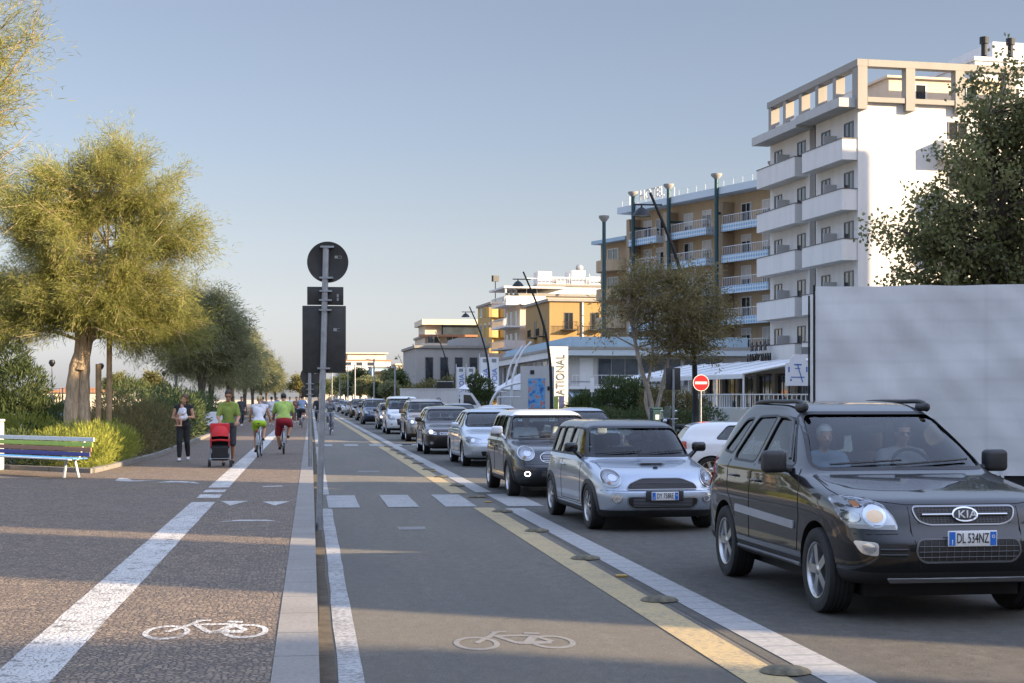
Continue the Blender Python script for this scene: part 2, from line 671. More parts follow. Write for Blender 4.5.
    wall("fascia_blue", (.34, .46, .54))
    # scalloped blue and white balcony trim
    m, n, l, b = newmat("blue_scallop")
    v_ = coords(n, l)
    ck = N(n, "ShaderNodeTexVoronoi", feature='F1', Scale=2.6, Randomness=0.0)
    l.new(v_, ck.inputs["Vector"])
    l.new(ramp(n, l, ck.outputs["Distance"], [(.3, (.17, .32, .46)), (.42, (.48, .55, .60))]), b.inputs["Base Color"])
    b.inputs["Roughness"].default_value = .6
    # metals, plastics, rubber
    simple("steel_galv", (.30, .32, .34), .45, .7, var=.2, vscale=9)
    simple("sign_back", (.035, .035, .032), .55, .2, var=.3, vscale=8)
    simple("sign_edge", (.3, .3, .3), .5, .5)
    simple("black_metal", (.02, .022, .025), .45, .5, var=.2)
    simple("teal_metal", (.022, .064, .072), .5, .3, var=.15)
    simple("white_metal", (.62, .63, .64), .4, .0, var=.06)
    simple("grey_metal", (.25, .26, .27), .45, .6)
    simple("chrome_dark", (.22, .22, .225), .2, 1.0, var=0)
    simple("chrome", (.50, .50, .51), .16, 1.0, var=0)
    simple("alloy", (.55, .56, .57), .28, 1.0, var=.08)
    simple("lamp_bowl", (.8, .8, .82), .12, 1.0, var=.0)
    simple("lamp_housing", (.62, .63, .65), .25, .7, var=.0)
    simple("rubber", (.018, .018, .018), .8, var=.25, vscale=12, bmp=.3, bscale=80)
    simple("black_plastic", (.022, .022, .023), .55, var=.2, vscale=12)
    simple("trim_grey", (.10, .10, .105), .5, var=.1)
    simple("mould_grey", (.30, .31, .33), .4, var=.1)
    simple("interior", (.016, .016, .017), .8, var=.2)
    simple("seat_cloth", (.04, .04, .042), .9, var=.2)
    simple("mesh_black", (.012, .012, .012), .5, var=0)
    simple("seam", (.006, .006, .006), .8, var=0)
    simple("plate_white", (.70, .70, .68), .4, var=.03)
    simple("plate_blue", (.02, .14, .52), .4, var=.0)
    simple("ink_black", (.01, .01, .012), .5, var=0)
    simple("ink_blue", (.03, .12, .42), .5, var=0)
    simple("lens_red", (.45, .02, .02), .15, var=0, coat=1)
    simple("lens_orange", (.75, .25, .03), .15, var=0, coat=1)
    simple("lamp_lit", (1, .9, .7), .3, var=0, emit=(1, .62, .30), estr=.12)  # faint warm glow stands in for the reflection in the headlamp bowl
    simple("lamp_lit_white", (1, 1, 1), .3, var=0, emit=(1, .96, .9), estr=1.6)
    simple("sign_red", (.55, .015, .02), .4, var=.05)
    simple("sign_white", (.75, .75, .75), .4, var=.03)
    simple("canvas_white", (.66, .67, .67), .8, var=.06, vscale=1.5)
    simple("rubber_bump", (.10, .085, .05), .75, var=.6, vscale=14, bmp=.5, bscale=40)
    simple("reflector_yellow", (.36, .21, .03), .35, var=.1)
    simple("wood_stake", (.32, .22, .12), .85, var=.25, vscale=6)
    simple("roof_gravel", (.25, .24, .22), .9)
    simple("shutter", (.50, .48, .44), .6, var=.08)
    simple("dark_pane", (.02, .024, .028), .06, var=.3, vscale=1.5, coat=.5)
    simple("sky_pane", (.045, .06, .075), .04, var=.4, vscale=.8, coat=1.0)
    # tarpaulin
    m, n, l, b = newmat("tarpaulin")
    v_ = coords(n, l)
    f = noise(n, l, 1.3, 6, .6, coords(n, l, (1, 1, .5)), .6)
    g = noise(n, l, 9, 5, .7, v_)
    c1 = mixc(n, l, ramp(n, l, f, [(.35, 0), (.7, 1)]), (.64, .64, .63), (.68, .68, .67))
    c2 = mixc(n, l, ramp(n, l, noise(n, l, 2.5, 6, .7, coords(n, l, (1, 1, .12))), [(.5, 0), (.8, .25)]), c1, (.46, .45, .43))
    hz = N(n, "ShaderNodeTexWave", wave_type='BANDS', bands_direction='Z', Scale=1.1, Distortion=1.2)
    l.new(v_, hz.inputs["Vector"])
    sm = N(n, "ShaderNodeTexWave", wave_type='BANDS', bands_direction='X', Scale=.13)
    l.new(v_, sm.inputs["Vector"])
    c2 = mixc(n, l, ramp(n, l, hz.outputs["Fac"], [(0, .16), (.2, 0)]), c2, (.45, .45, .44))
    c2 = mixc(n, l, ramp(n, l, sm.outputs["Fac"], [(0, .12), (.0008, 0)]), c2, (.35, .35, .34))
    l.new(c2, b.inputs["Base Color"])
    b.inputs["Roughness"].default_value = .55
    bp = bump(n, l, g, .25, .012, b)
    wr = N(n, "ShaderNodeTexWave", wave_type='BANDS', bands_direction='DIAGONAL', Scale=.7, Distortion=7)
    wr.inputs["Detail"].default_value = 3
    l.new(v_, wr.inputs["Vector"])
    bump(n, l, wr.outputs["Fac"], .15, .03, b, bp)
    glassmat("windscreen", (.72, .78, .76), 1.5)
    glassmat("side_glass", (.35, .38, .38), 1.7)
    glassmat("clear_lens", (.93, .94, .95), 1.4)
    glassmat("shop_glass", (.45, .55, .55), 1.6)
    # foliage
    foliage("leaf_tamarisk", (.125, .15, .04), (.38, .37, .115), .5)
    foliage("leaf_tamarisk_far", (.12, .135, .066), (.28, .285, .14), .4)
    foliage("leaf_poplar", (.10, .118, .048), (.27, .27, .115), .45, .4)
    foliage("leaf_olive", (.11, .10, .042), (.29, .24, .10), .45)
    foliage("leaf_hedge", (.035, .055, .02), (.10, .13, .045), .3)
    foliage("leaf_bright", (.15, .18, .03), (.42, .42, .08), .4)
    foliage("leaf_rust", (.085, .085, .035), (.21, .17, .065), .3)
    foliage("leaf_autumn", (.10, .10, .035), (.22, .20, .07), .35)
    bark("bark_tamarisk", (.44, .335, .22)); bark("bark_pale", (.30, .26, .21)); bark("bark_dark", (.10, .08, .06))
    # skin, hair
    simple("skin", (.52, .29, .19), .5, var=.08); simple("skin_tan", (.42, .22, .13), .5, var=.08)
    simple("hair_dark", (.02, .014, .01), .6, var=.3, vscale=40); simple("hair_brown", (.09, .045, .02), .6, var=.3, vscale=40)
    simple("hair_blond", (.42, .30, .14), .6, var=.3, vscale=40); simple("hair_white", (.6, .58, .55), .6, var=.2, vscale=40)
    simple("eye_dark", (.01, .008, .006), .3, var=0); simple("lip", (.35, .10, .08), .5, var=0)


make_mats()
M_ = MATS
# ------------------------------------------------------------------ the ground
def struct(o): return tag(o, kind='structure')


def sheet(name, x0, x1, y0, y1, z, mat, nx=1, ny=1):
    mb = MB()
    xs = np.linspace(x0, x1, nx + 1); ys = np.linspace(y0, y1, ny + 1)
    vs = [(x, y, z) for y in ys for x in xs]
    fs = [(j * (nx + 1) + i, j * (nx + 1) + i + 1, (j + 1) * (nx + 1) + i + 1, (j + 1) * (nx + 1) + i) for j in range(ny) for i in range(nx)]
    mb.add(vs, fs)
    return struct(mb.build(name, mat, None, None))


def sh(y):
    """the separator drifts slightly towards the kerb further up the road"""
    return -.0058 * (min(max(y, 0), 150) - 12)


sheet("terrain", -4000, 4000, -600, 6000, -.08, M_["terrain_soil"])
sheet("beach_sand", -150, -16.02, -200, 1500, -.03, M_["sand"])
sheet("sea", -3900, -150, -500, 5900, -.07, M_["sea_water"])
sheet("road", .0, 13.3, -60, 700, 0, M_["asphalt"], 1, 8)
sheet("traffic_lane", 3.0, 13.3, -60, 700, .003, M_["asphalt_lane"], 1, 8)
sheet("side_street", 13.3, 26, 15, 33, 0, M_["asphalt_lane"])
mb = MB(); mb.bb((-16, -60, -.2), (-.235, 700, .10))
struct(mb.build("promenade", M_["setts"], None, None))
mb = MB(); mb.bb((-.232, -60, -.2), (.05, 700, .106))
struct(mb.build("kerb", M_["kerb_stone"], None, None))
for a, b in ((-60, 15), (33, 700)):
    mb = MB(); mb.bb((13.48, a, -.2), (60, b, .12))
    struct(mb.build("pavement", M_["pavement"], None, None))
    mb = MB(); mb.bb((13.3, a, -.2), (13.478, b, .123))
    struct(mb.build("pavement_kerb", M_["kerb_stone"], None, None))


def strip(name, mat, x0, x1, y0, y1, z=.0055, drift=True, seg=4.0, jit=0.0):
    n = max(1, int(abs(y1 - y0) / seg))
    rng = random.Random(int(abs(y0) * 10) + int(abs(x0) * 100))
    vs, fs = [], []
    for i in range(n + 1):
        y = y0 + (y1 - y0) * i / n
        d = sh(y) if drift else 0
        vs += [(x0 + d + rng.uniform(-jit, jit), y, z), (x1 + d + rng.uniform(-jit, jit), y, z)]
    for i in range(n):
        fs.append((2 * i, 2 * i + 1, 2 * i + 3, 2 * i + 2))
    return struct(link_mesh(name, MB().add(vs, fs).mesh(name), mat))


# bike lane edge, separator bands
strip("lane_edge_line", M_["worn_paint"], .17, .325, 2, 24.7, drift=False, seg=.7, jit=.006)
strip("lane_edge_line", M_["worn_paint"], .17, .325, 28.3, 56, drift=False, seg=.7, jit=.006)
strip("lane_edge_line", M_["worn_paint"], .17, .325, 59.5, 300, drift=False, seg=4)
strip("gutter_strip", M_["bed_soil"], .052, .15, 2, 300, z=.004, drift=False, seg=1.5, jit=.02)
strip("yellow_band", M_["yellow_paint"], 2.62, 2.93, 2, 24.6)
strip("yellow_band", M_["yellow_paint"], 2.62, 2.93, 28.4, 56.2)
strip("yellow_band", M_["yellow_paint"], 2.62, 2.93, 59.4, 420)
strip("white_separator_strip", M_["white_strip"], 3.10, 3.40, 2, 24.4, z=.0075)
strip("white_separator_strip", M_["white_strip"], 3.10, 3.40, 28.6, 420, z=.0075)
for y0, y1, m in ((24.85, 28.0, "road_paint"), (56.6, 59.0, "worn_paint")):
    for k, x in enumerate((.27, 1.21, 2.13, 3.13)):
        strip("crossing_stripe", M_[m], x, x + (.50 if k < 3 else .58), y0, y1, z=.008, drift=False, seg=1, jit=.006)
strip("worn_dash", M_["faded_paint"], 1.15, 1.52, 20.6, 21.1, drift=False)
strip("worn_dash", M_["faded_paint"], 1.1, 1.6, 36.6, 37.4, drift=False)
strip("give_way_bar", M_["worn_paint"], 4.2, 5.2, 29.0, 29.6, z=.008)
strip("give_way_bar", M_["worn_paint"], 3.6, 4.6, 57.2, 58.6, z=.008)

# promenade line
for y0, y1 in ((2, 25.05), (26.1, 27.05), (27.65, 28.4), (29.1, 300)):
    strip("promenade_line", M_["sett_paint"], -1.865, -1.495, y0, y1, z=.1022, drift=False, seg=.6 if y1 < 40 else 5, jit=.004)


def flat_shape(name, polys, mat, z):
    mb = MB()
    for p in polys:
        mb.add([(x, y, z) for k, (x, y) in enumerate(p)], [tuple(range(len(p)))])
    return struct(link_mesh(name, mb.mesh(name), mat))


def bike_symbol(name, cx, cy, sx, sy, mat, z):
    """flat painted bicycle: wheels as rings, frame as bars (unit symbol is 2 wide and 1.2 high)"""
    mb = MB()
    def P(x, y): return (cx + x * sx, cy + y * sy, z)
    def ring(x, y, r, w):
        vs, fs = [], []
        for j in range(28):
            q = 2 * PI * j / 28
            vs += [P(x + r * math.cos(q), y + r * math.sin(q)), P(x + (r - w) * math.cos(q), y + (r - w) * math.sin(q))]
        for j in range(28):
            a, b = 2 * j, 2 * ((j + 1) % 28)
            fs.append((a, a + 1, b + 1, b))
        mb.add(vs, fs)
    zz = [0.0]
    def bar(a, b, w):
        d = Vector((b[0] - a[0], b[1] - a[1])); nn = Vector((-d.y, d.x)).normalized() * w / 2
        zz[0] += .0001
        vs = [P(a[0] + nn.x, a[1] + nn.y), P(a[0] - nn.x, a[1] - nn.y), P(b[0] - nn.x, b[1] - nn.y), P(b[0] + nn.x, b[1] + nn.y)]
        mb.add([(p[0], p[1], p[2] + zz[0]) for p in vs], [(0, 1, 2, 3)])
    ring(-.62, 0, .38, .095); ring(.64, 0, .38, .095)
    bar((-.62, .02), (-.24, .48), .10)
    bar((-.24, .40), (.36, .40), .10)
    bar((-.20, .38), (.06, -.04), .10)
    bar((.06, -.03), (.62, -.03), .15)
    bar((.20, 0), (.44, .42), .10)
    bar((.40, .40), (.66, .02), .10)
    bar((-.28, .46), (-.16, .62), .085)
    bar((-.24, .62), (.02, .64), .085)
    bar((.30, .54), (.56, .50), .10)
    return struct(link_mesh(name, mb.mesh(name), mat))


bike_symbol("bicycle_marking", -.735, 11.15, .43, .88, M_["sett_paint"], .1028)
bike_symbol("bicycle_marking", 1.43, 11.02, .43, .80, M_["faded_paint"], .003)
flat_shape("give_way_triangle", [[(-1.42, 25.25), (-1.22, 24.2), (-.98, 25.25)]], M_["sett_paint"], .1028)
flat_shape("give_way_triangle", [[(-.76, 25.05), (-.55, 24.1), (-.33, 25.05)]], M_["sett_paint"], .1028)
flat_shape("worn_dash", [[(-1.25, 21.0), (-.95, 21.35), (-.6, 21.3), (-.42, 21.0), (-.65, 21.1), (-.95, 21.12)]], M_["sett_paint"], .1028)
flat_shape("walking_marking", [[(-3.85, 31.7), (-3.55, 31.4), (-3.3, 31.5), (-2.95, 31.9), (-3.3, 31.75), (-3.5, 31.75), (-3.7, 32.6), (-3.9, 32.8)]], M_["sett_paint"], .1028)
flat_shape("walking_marking", [[(-3.0, 30.9), (-2.75, 31.5), (-2.5, 31.4), (-2.25, 31.05), (-2.1, 30.4), (-2.35, 30.75), (-2.55, 31.0), (-2.75, 30.95)]], M_["sett_paint"], .1028)
flat_shape("worn_dash", [[(-.9, 29.4), (-.55, 29.6), (-.5, 29.3), (-.85, 29.15)]], M_["sett_paint"], .1028)

# rubber domes and cat's eyes along the separator
for k in range(14):
    y = 9.6 + 3.52 * k
    mb = MB(); mb.lathe([(0, .036), (.05, .035), (.10, .029), (.145, .016), (.165, .0)], 20)
    o = mb.build("separator_dome", M_["rubber_bump"], None, 60)
    o.location = (2.965 + sh(y), y, .011)
    lab = {0: "worn black and yellow rubber dome on the separator, the nearest of its row", 1: "second nearest worn rubber dome beside the yellow band",
           2: "third worn rubber dome up the yellow band, near the black car", 3: "fourth worn rubber dome up the yellow band, before the silver car",
           4: "worn rubber dome just before the painted crossing"}.get(k, "worn rubber dome on the yellow band beyond the painted crossing")
    tag(o, lab, "rubber dome", "rubber domes along the lane separator")
for k, y in enumerate((14.95, 25.9, 36.9)):
    mb = MB(); mb.rbox((0, 0, .007), (.11, .09, .02), .007)
    o = mb.build("road_stud", M_["reflector_yellow"], None, 40)
    o.location = (3.01 + sh(y), y, .006)
    tag(o, ["yellow road stud between the two nearest separator bands", "yellow road stud lying in the painted crossing", "yellow road stud well beyond the crossing"][k], "road stud", "yellow road studs")
# planting bed along the promenade with its stone edging
bed = [(-4.75, 35.2), (-4.52, 40), (-4.3, 45), (-4.4, 80), (-4.7, 300), (-10, 300), (-10, 40.2)]
flat_shape("bed_soil", [bed], M_["bed_soil"], .13)
mb = MB()
pl = [(-10, 40.1), (-4.75, 35.1), (-4.5, 40), (-4.28, 45), (-4.38, 80), (-4.68, 300)]
for a, b in zip(pl, pl[1:]):
    d = Vector((b[0] - a[0], b[1] - a[1])); c = ((a[0] + b[0]) / 2, (a[1] + b[1]) / 2, .13)
    mb.box(c, (d.length + .06, .14, .14), math.atan2(d.y, d.x))
struct(mb.build("bed_kerb", M_["kerb_stone"], None, None))
mb = MB(); mb.bb((13.9, 50, .125), (30, 56.5, .16)); mb.bb((16.3, 57, .125), (30, 84, .161)); mb.bb((17.5, 84.1, .125), (30, 140, .162))
struct(mb.build("grass_verge", M_["verge_grass"], None, None))
# ------------------------------------------------------------------ vegetation
def blades(rng, cen, dirs, length, width, droop=0.0, cross=True):
    """thin quads at cen along dirs; returns (4n,3)"""
    n = len(cen)
    d = dirs.copy()
    d[:, 2] -= droop
    d /= np.linalg.norm(d, axis=1)[:, None] + 1e-9
    s = rng.normal(size=(n, 3))
    s -= d * (s * d).sum(1)[:, None]
    s /= np.linalg.norm(s, axis=1)[:, None] + 1e-9
    L = (length * rng.uniform(.6, 1.3, n))[:, None]
    W = (width * rng.uniform(.7, 1.3, n))[:, None]
    v = np.empty((n, 4, 3))
    v[:, 0] = cen - s * W * .35
    v[:, 1] = cen + d * L * .5 - s * W * .6
    v[:, 2] = cen + d * L
    v[:, 3] = cen + d * L * .5 + s * W * .6
    return v.reshape(-1, 3)


def crown_tree(name, loc, seed, trunks, lobes, limbs, twigs, per_twig, leaf, mats, droop=.3, twig_len=.8, spread=.9,
               label=None, cat="tree", group=None, limb_r=.05, start=(.45, 1.0), tint_z=None, clump=0):
    """trunks: list of (points, r0, r1); lobes: (x,y,z,rx,ry,rz,weight). Limbs run from trunk tops into the lobes,
    twigs leave the limbs, leaf blades sit on the twigs."""
    rng = np.random.default_rng(seed)
    root = empty(name, loc, 0, label, cat, group)
    wood = MB()
    tops = []
    for pts, r0, r1 in trunks:
        c = catmull(pts, 5)
        rs = [(r0 + (r1 - r0) * (i / (len(c) - 1)) ** .8) * (1 + .07 * math.sin(i * 2.1 + seed)) for i in range(len(c))]
        rs[0] *= 1.25
        wood.tube(c, rs, 9)
        tops += [(p, r) for p, r in zip(c[len(c) * 3 // 5:], rs[len(c) * 3 // 5:])]
    wsum = sum(l[6] for l in lobes)
    cen, dirs, tint = [], [], []
    for _ in range(limbs):
        u = rng.uniform(0, wsum)
        for lb in lobes:
            u -= lb[6]
            if u <= 0: break
        q = rng.normal(size=3); q /= np.linalg.norm(q)
        q *= rng.uniform(.25, 1) ** .4
        tgt = Vector((lb[0] + q[0] * lb[3], lb[1] + q[1] * lb[4], lb[2] + q[2] * lb[5]))
        p0, r0 = min((tops[i] for i in rng.integers(0, len(tops), 4)), key=lambda t: (t[0] - tgt).length + max(0, t[0].z - tgt.z) * 1.5)
        mid = p0.lerp(tgt, .5) + Vector((rng.normal(0, .18), rng.normal(0, .18), .12 * (tgt - p0).length))
        pl = catmull([p0, mid, tgt], 5)
        k = len(pl)
        ra = min(r0 * .6, limb_r)
        wood.tube(pl, [ra * (1 - .85 * i / (k - 1)) for i in range(k)], 5, caps=False)
        ltint = rng.uniform(0, 1)
        for t in range(twigs):
            f = rng.uniform(*start) * (k - 1)
            i = min(int(f), k - 2)
            p = pl[i].lerp(pl[i + 1], f - i)
            ax = (pl[i + 1] - pl[i]).normalized()
            dv = Vector(rng.normal(size=3)) * spread + ax * .9
            dv.normalize()
            tl = twig_len * rng.uniform(.5, 1.2)
            e = p + dv * tl + Vector((0, 0, -droop * tl * .35))
            if t % 3 == 0: wood.tube([p, e], [.008, .003], 3, caps=False)
            nb = int(per_twig * rng.uniform(.6, 1.4))
            s = rng.uniform(0.1, 1.0, nb)[:, None]
            a, b = np.array(p)[None], np.array(e)[None]
            cc = a + (b - a) * s + rng.normal(0, leaf[2], (nb, 3))
            dd = np.array(dv)[None] * .8 + rng.normal(0, leaf[3], (nb, 3))
            cen.append(cc); dirs.append(dd)
            tint.append(np.clip(ltint * .55 + rng.uniform(0, .2) + rng.uniform(0, .35, nb), 0, 1))
    cen = np.concatenate(cen); dirs = np.concatenate(dirs); tint = np.concatenate(tint)
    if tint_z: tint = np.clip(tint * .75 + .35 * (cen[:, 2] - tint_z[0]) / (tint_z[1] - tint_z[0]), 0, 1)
    v = blades(rng, cen, dirs, leaf[0], leaf[1], droop)
    wood.build("trunk", mats[0], root, 60)
    link_mesh("crown", quads_mesh("crown", v, len(cen), tint), mats[1], root)
    return root


def shrub(name, loc, seed, lobes, n, leaf, mat, label, cat="shrub", group=None, up=.8, stems=False):
    """leaf sprays spread through the volume of several lobes, with short stems"""
    rng = np.random.default_rng(seed)
    root = empty(name, loc, 0, label, cat, group)
    wt = np.array([l[3] * l[4] * l[5] for l in lobes]) ** .7
    wt /= wt.sum()
    idx = rng.choice(len(lobes), n, p=wt)
    L = np.array([l[:6] for l in lobes])[idx]
    q = rng.normal(size=(n, 3)); q /= np.linalg.norm(q, axis=1)[:, None]
    rad = (rng.uniform(.35, 1, n) ** .45)[:, None]
    # ragged edge
    ph = np.sin(q[:, :1] * 7 + seed) * np.cos(q[:, 1:2] * 6) * .14 + rng.normal(0, .05, (n, 1))
    cen = L[:, :3] + q * L[:, 3:6] * (rad + ph)
    cen[:, 2] = np.maximum(cen[:, 2], .02)
    dirs = q * .7 + rng.normal(0, .5, (n, 3)); dirs[:, 2] += up
    tint = np.clip(rng.uniform(0, .6, n) + .4 * rng.uniform(0, 1, len(lobes))[idx], 0, 1)
    v = blades(rng, cen, dirs, leaf[0], leaf[1])
    link_mesh("foliage", quads_mesh("foliage", v, n, tint), mat, root)
    if stems:
        mb = MB()
        for l in lobes:
            for _ in range(4):
                mb.tube([(l[0] + rng.normal(0, .08), l[1] + rng.normal(0, .08), 0), (l[0] + rng.normal(0, l[3] * .4), l[1] + rng.normal(0, l[4] * .4), l[2] + l[5] * .4)], [.02, .006], 5)
        mb.build("stem", M_["bark_dark"], root, 60)
    return root


# the big tamarisk by the bench
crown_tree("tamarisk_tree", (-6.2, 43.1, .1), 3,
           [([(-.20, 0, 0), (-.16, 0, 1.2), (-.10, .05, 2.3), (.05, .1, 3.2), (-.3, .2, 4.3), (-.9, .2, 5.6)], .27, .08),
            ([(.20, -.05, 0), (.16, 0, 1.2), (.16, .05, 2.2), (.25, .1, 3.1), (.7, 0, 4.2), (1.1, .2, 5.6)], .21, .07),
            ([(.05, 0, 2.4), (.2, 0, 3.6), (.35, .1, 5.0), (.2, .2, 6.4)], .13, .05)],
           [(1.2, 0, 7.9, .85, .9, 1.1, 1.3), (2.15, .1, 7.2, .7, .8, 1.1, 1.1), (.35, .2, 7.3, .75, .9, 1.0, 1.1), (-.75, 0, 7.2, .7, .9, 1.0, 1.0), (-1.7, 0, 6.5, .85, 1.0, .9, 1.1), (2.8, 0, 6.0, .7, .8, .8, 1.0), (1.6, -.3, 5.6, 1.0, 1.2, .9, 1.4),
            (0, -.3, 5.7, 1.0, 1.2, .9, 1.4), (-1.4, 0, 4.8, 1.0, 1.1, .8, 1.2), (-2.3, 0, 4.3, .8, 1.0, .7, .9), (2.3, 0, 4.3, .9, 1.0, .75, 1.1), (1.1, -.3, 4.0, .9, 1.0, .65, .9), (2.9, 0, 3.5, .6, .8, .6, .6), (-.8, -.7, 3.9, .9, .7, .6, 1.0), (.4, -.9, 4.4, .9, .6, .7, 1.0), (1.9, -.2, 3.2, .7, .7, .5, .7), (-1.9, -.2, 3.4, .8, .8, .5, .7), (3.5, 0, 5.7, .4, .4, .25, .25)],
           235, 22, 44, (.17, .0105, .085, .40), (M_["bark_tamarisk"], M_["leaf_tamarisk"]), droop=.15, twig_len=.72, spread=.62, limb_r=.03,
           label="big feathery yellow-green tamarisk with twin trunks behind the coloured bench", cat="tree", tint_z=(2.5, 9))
# tamarisk overhanging from the left edge
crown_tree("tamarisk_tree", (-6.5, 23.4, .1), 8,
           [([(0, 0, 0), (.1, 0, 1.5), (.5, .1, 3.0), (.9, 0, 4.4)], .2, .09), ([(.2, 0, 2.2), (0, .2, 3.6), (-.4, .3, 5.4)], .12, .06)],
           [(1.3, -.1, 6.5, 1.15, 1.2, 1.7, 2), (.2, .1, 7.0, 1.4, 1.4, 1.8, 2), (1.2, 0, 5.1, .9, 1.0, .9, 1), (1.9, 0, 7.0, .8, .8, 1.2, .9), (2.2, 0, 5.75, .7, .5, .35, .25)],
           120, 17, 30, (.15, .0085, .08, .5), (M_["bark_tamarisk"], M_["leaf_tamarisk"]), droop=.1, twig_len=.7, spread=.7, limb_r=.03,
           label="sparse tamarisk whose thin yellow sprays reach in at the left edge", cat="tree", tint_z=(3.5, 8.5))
# the dark row of tamarisks along the promenade
def row_tree(seed, h, r):
    t = [([(0, 0, 0), (.1, 0, 1.2), (.05, .1, 2.3), (-.3, .1, 3.8), (-.6, 0, 5.2)], .2, .06), ([(.1, 0, 1.5), (.3, 0, 2.8), (.8, .1, 4.6)], .14, .05)]
    s = h / 8.0
    lob = [(-.5, 0, 4.9 * s, r, r, 2.2 * s, 3), (.9, .2, 4.7 * s, r * .9, r * .9, 2.0 * s, 3), (0, 0, 6.4 * s, r * .7, r * .7, 1.5 * s, 1.6), (-1.5, .2, 3.9 * s, r * .7, r * .7, 1.3 * s, 1), (1.9, 0, 3.7 * s, r * .6, r * .7, 1.2 * s, 1)]
    return crown_tree("tamarisk_tree", (0, 0, 0), seed, t, lob, 150, 12, 22, (.28, .024, .14, .5), (M_["bark_dark"], M_["leaf_tamarisk_far"]), droop=.25, twig_len=.9,
                      spread=.9, cat="tree", group="dark tamarisks lining the promenade")


protos = [row_tree(21, 8.0, 2.0), row_tree(22, 7.6, 2.2), row_tree(23, 8.2, 1.9)]
rowspots = [(-5.9, 85), (-6.0, 96), (-6.8, 107), (-6.3, 120), (-6.5, 135), (-6.2, 151), (-6.3, 170), (-6.0, 192), (-6.0, 218), (-5.6, 250)]
rng0 = random.Random(5)
for i, (x, y) in enumerate(rowspots):
    o = protos[i] if i < 3 else copy_tree(protos[i % 3])
    o.location = (x, y, .1)
    o.rotation_euler.z = rng0.uniform(0, 6.28) if i else 0.3
    k = rng0.uniform(.95, 1.12)
    o.scale = (k, k, k)
    o['label'] = ["grey-green tamarisk first in the dark row, behind the woman with the baby", "grey-green tamarisk second in the dark row along the promenade", "grey-green tamarisk third in the dark row along the promenade"][i] if i < 3 else "grey-green tamarisk far along the dark promenade row, its crown merging with the next"
# right: poplar beside the trailer
crown_tree("poplar_tree", (15.6, 34.6, .12), 31,
           [([(0, 0, 0), (.05, 0, 1.6), (-.1, .1, 3.2), (.1, 0, 5.2), (.0, 0, 8.2)], .2, .04)],
           [(-.2, 0, 5.2, 2.3, 2.0, 1.9, 3), (.6, 0, 6.7, 2.0, 1.9, 1.6, 2.4), (.3, 0, 8.3, 1.2, 1.2, 1.1, 1.1), (-1.35, -.1, 3.9, 1.3, 1.2, 1.1, 1.1), (1.9, 0, 5, 1.8, 1.6, 2.4, 2), (1.4, 0, 7.9, 1.1, 1.1, 1.2, 1.3), (-2.0, 0, 5.6, .8, .8, .7, .5), (.9, 0, 3.3, 2.0, 1.5, 1.1, 1.0)],
           195, 12, 16, (.10, .075, .10, 1.0), (M_["bark_dark"], M_["leaf_poplar"]), droop=.2, twig_len=.6, spread=1.0,
           label="large dark green poplar rising behind the tarpaulin trailer", cat="tree", start=(.4, 1.02))
# thin-crowned multi-stem tree in front of the brown hotel
p = at(661, 63)
pt_ = crown_tree("pepper_tree", (p.x, p.y, .12), 41,
           [([(-.45, 0, 0), (-.35, 0, 1.3), (-.75, 0, 2.8), (-1.0, .1, 4.4), (-.9, 0, 5.6)], .12, .04), ([(-.3, .1, 0), (-.1, .1, 1.2), (.25, .1, 2.8), (.5, 0, 4.2), (.9, 0, 5.6)], .11, .04),
            ([(-.1, -.1, 0), (-.55, 0, 1.4), (-.3, .1, 3.0), (-.2, .2, 5.2)], .09, .03)],
           [(.9, 0, 4.8, 1.7, 1.5, 1.4, 3), (-.1, 0, 5.6, 1.8, 1.5, 1.2, 2.0), (1.7, 0, 3.8, 1.2, 1.2, 1.0, 1.4), (1.0, 0, 6.2, 1.2, 1.0, .8, 1.0), (-1.5, 0, 4.6, 1.1, 1.0, 1.4, .8), (.3, 0, 3.4, 1.4, 1.0, .7, .8), (1.9, 0, 4.7, 1.0, 1.0, 1.0, .9), (-.9, 0, 6.2, .9, 1, .7, .5)],
           150, 10, 12, (.17, .034, .12, .7), (M_["bark_pale"], M_["leaf_olive"]), droop=.35, twig_len=.6, spread=.9,
           label="open multi-stemmed tree with pale bark in front of the brown hotel", cat="tree")

pt_.scale = (1.14, 1.1, 1.06)
# shrubs of the promenade bed
shrub("low_shrub", (-5.0, 38.2, .12), 51, [(-.05, -1.5, .38, .55, .8, .5), (-.1, -.3, .45, .62, .9, .58), (0, 1.1, .45, .65, .9, .58), (.05, 2.5, .42, .65, .9, .55), (-1.0, .2, .4, .6, 1.1, .5), (-.9, 1.9, .45, .6, 1.0, .55)], 17000, (.13, .014), M_["leaf_bright"],
      "sunlit yellow-green shrub hugging the bed corner beside the bench", up=1.0)
shrub("low_shrub", (-4.95, 47.5, .12), 52, [(.05, -3, .5, .65, 1.2, .6), (0, -1, .6, .75, 1.5, .8), (.0, 1.5, .65, .8, 1.6, .9), (.0, 4, .6, .8, 1.6, .85), (-1, 0, .6, .8, 1.8, .8), (-1.1, 3, .7, .9, 1.8, 1.0)], 15000, (.16, .02), M_["leaf_rust"],
      "darker rust-tinged shrub in the bed behind the sunlit one", up=.8)
shrub("low_shrub", (-5.2, 58, .12), 53, [(.1, -3, .7, .9, 2.2, .9), (0, 1, .8, 1.0, 2.2, 1.1), (0, 5, .8, 1.0, 2.4, 1.1), (-1.6, 2, 1.0, 1.2, 2.6, 1.4)], 11000, (.2, .03), M_["leaf_hedge"],
      "dark green shrub in the bed behind the walking woman", up=.6)
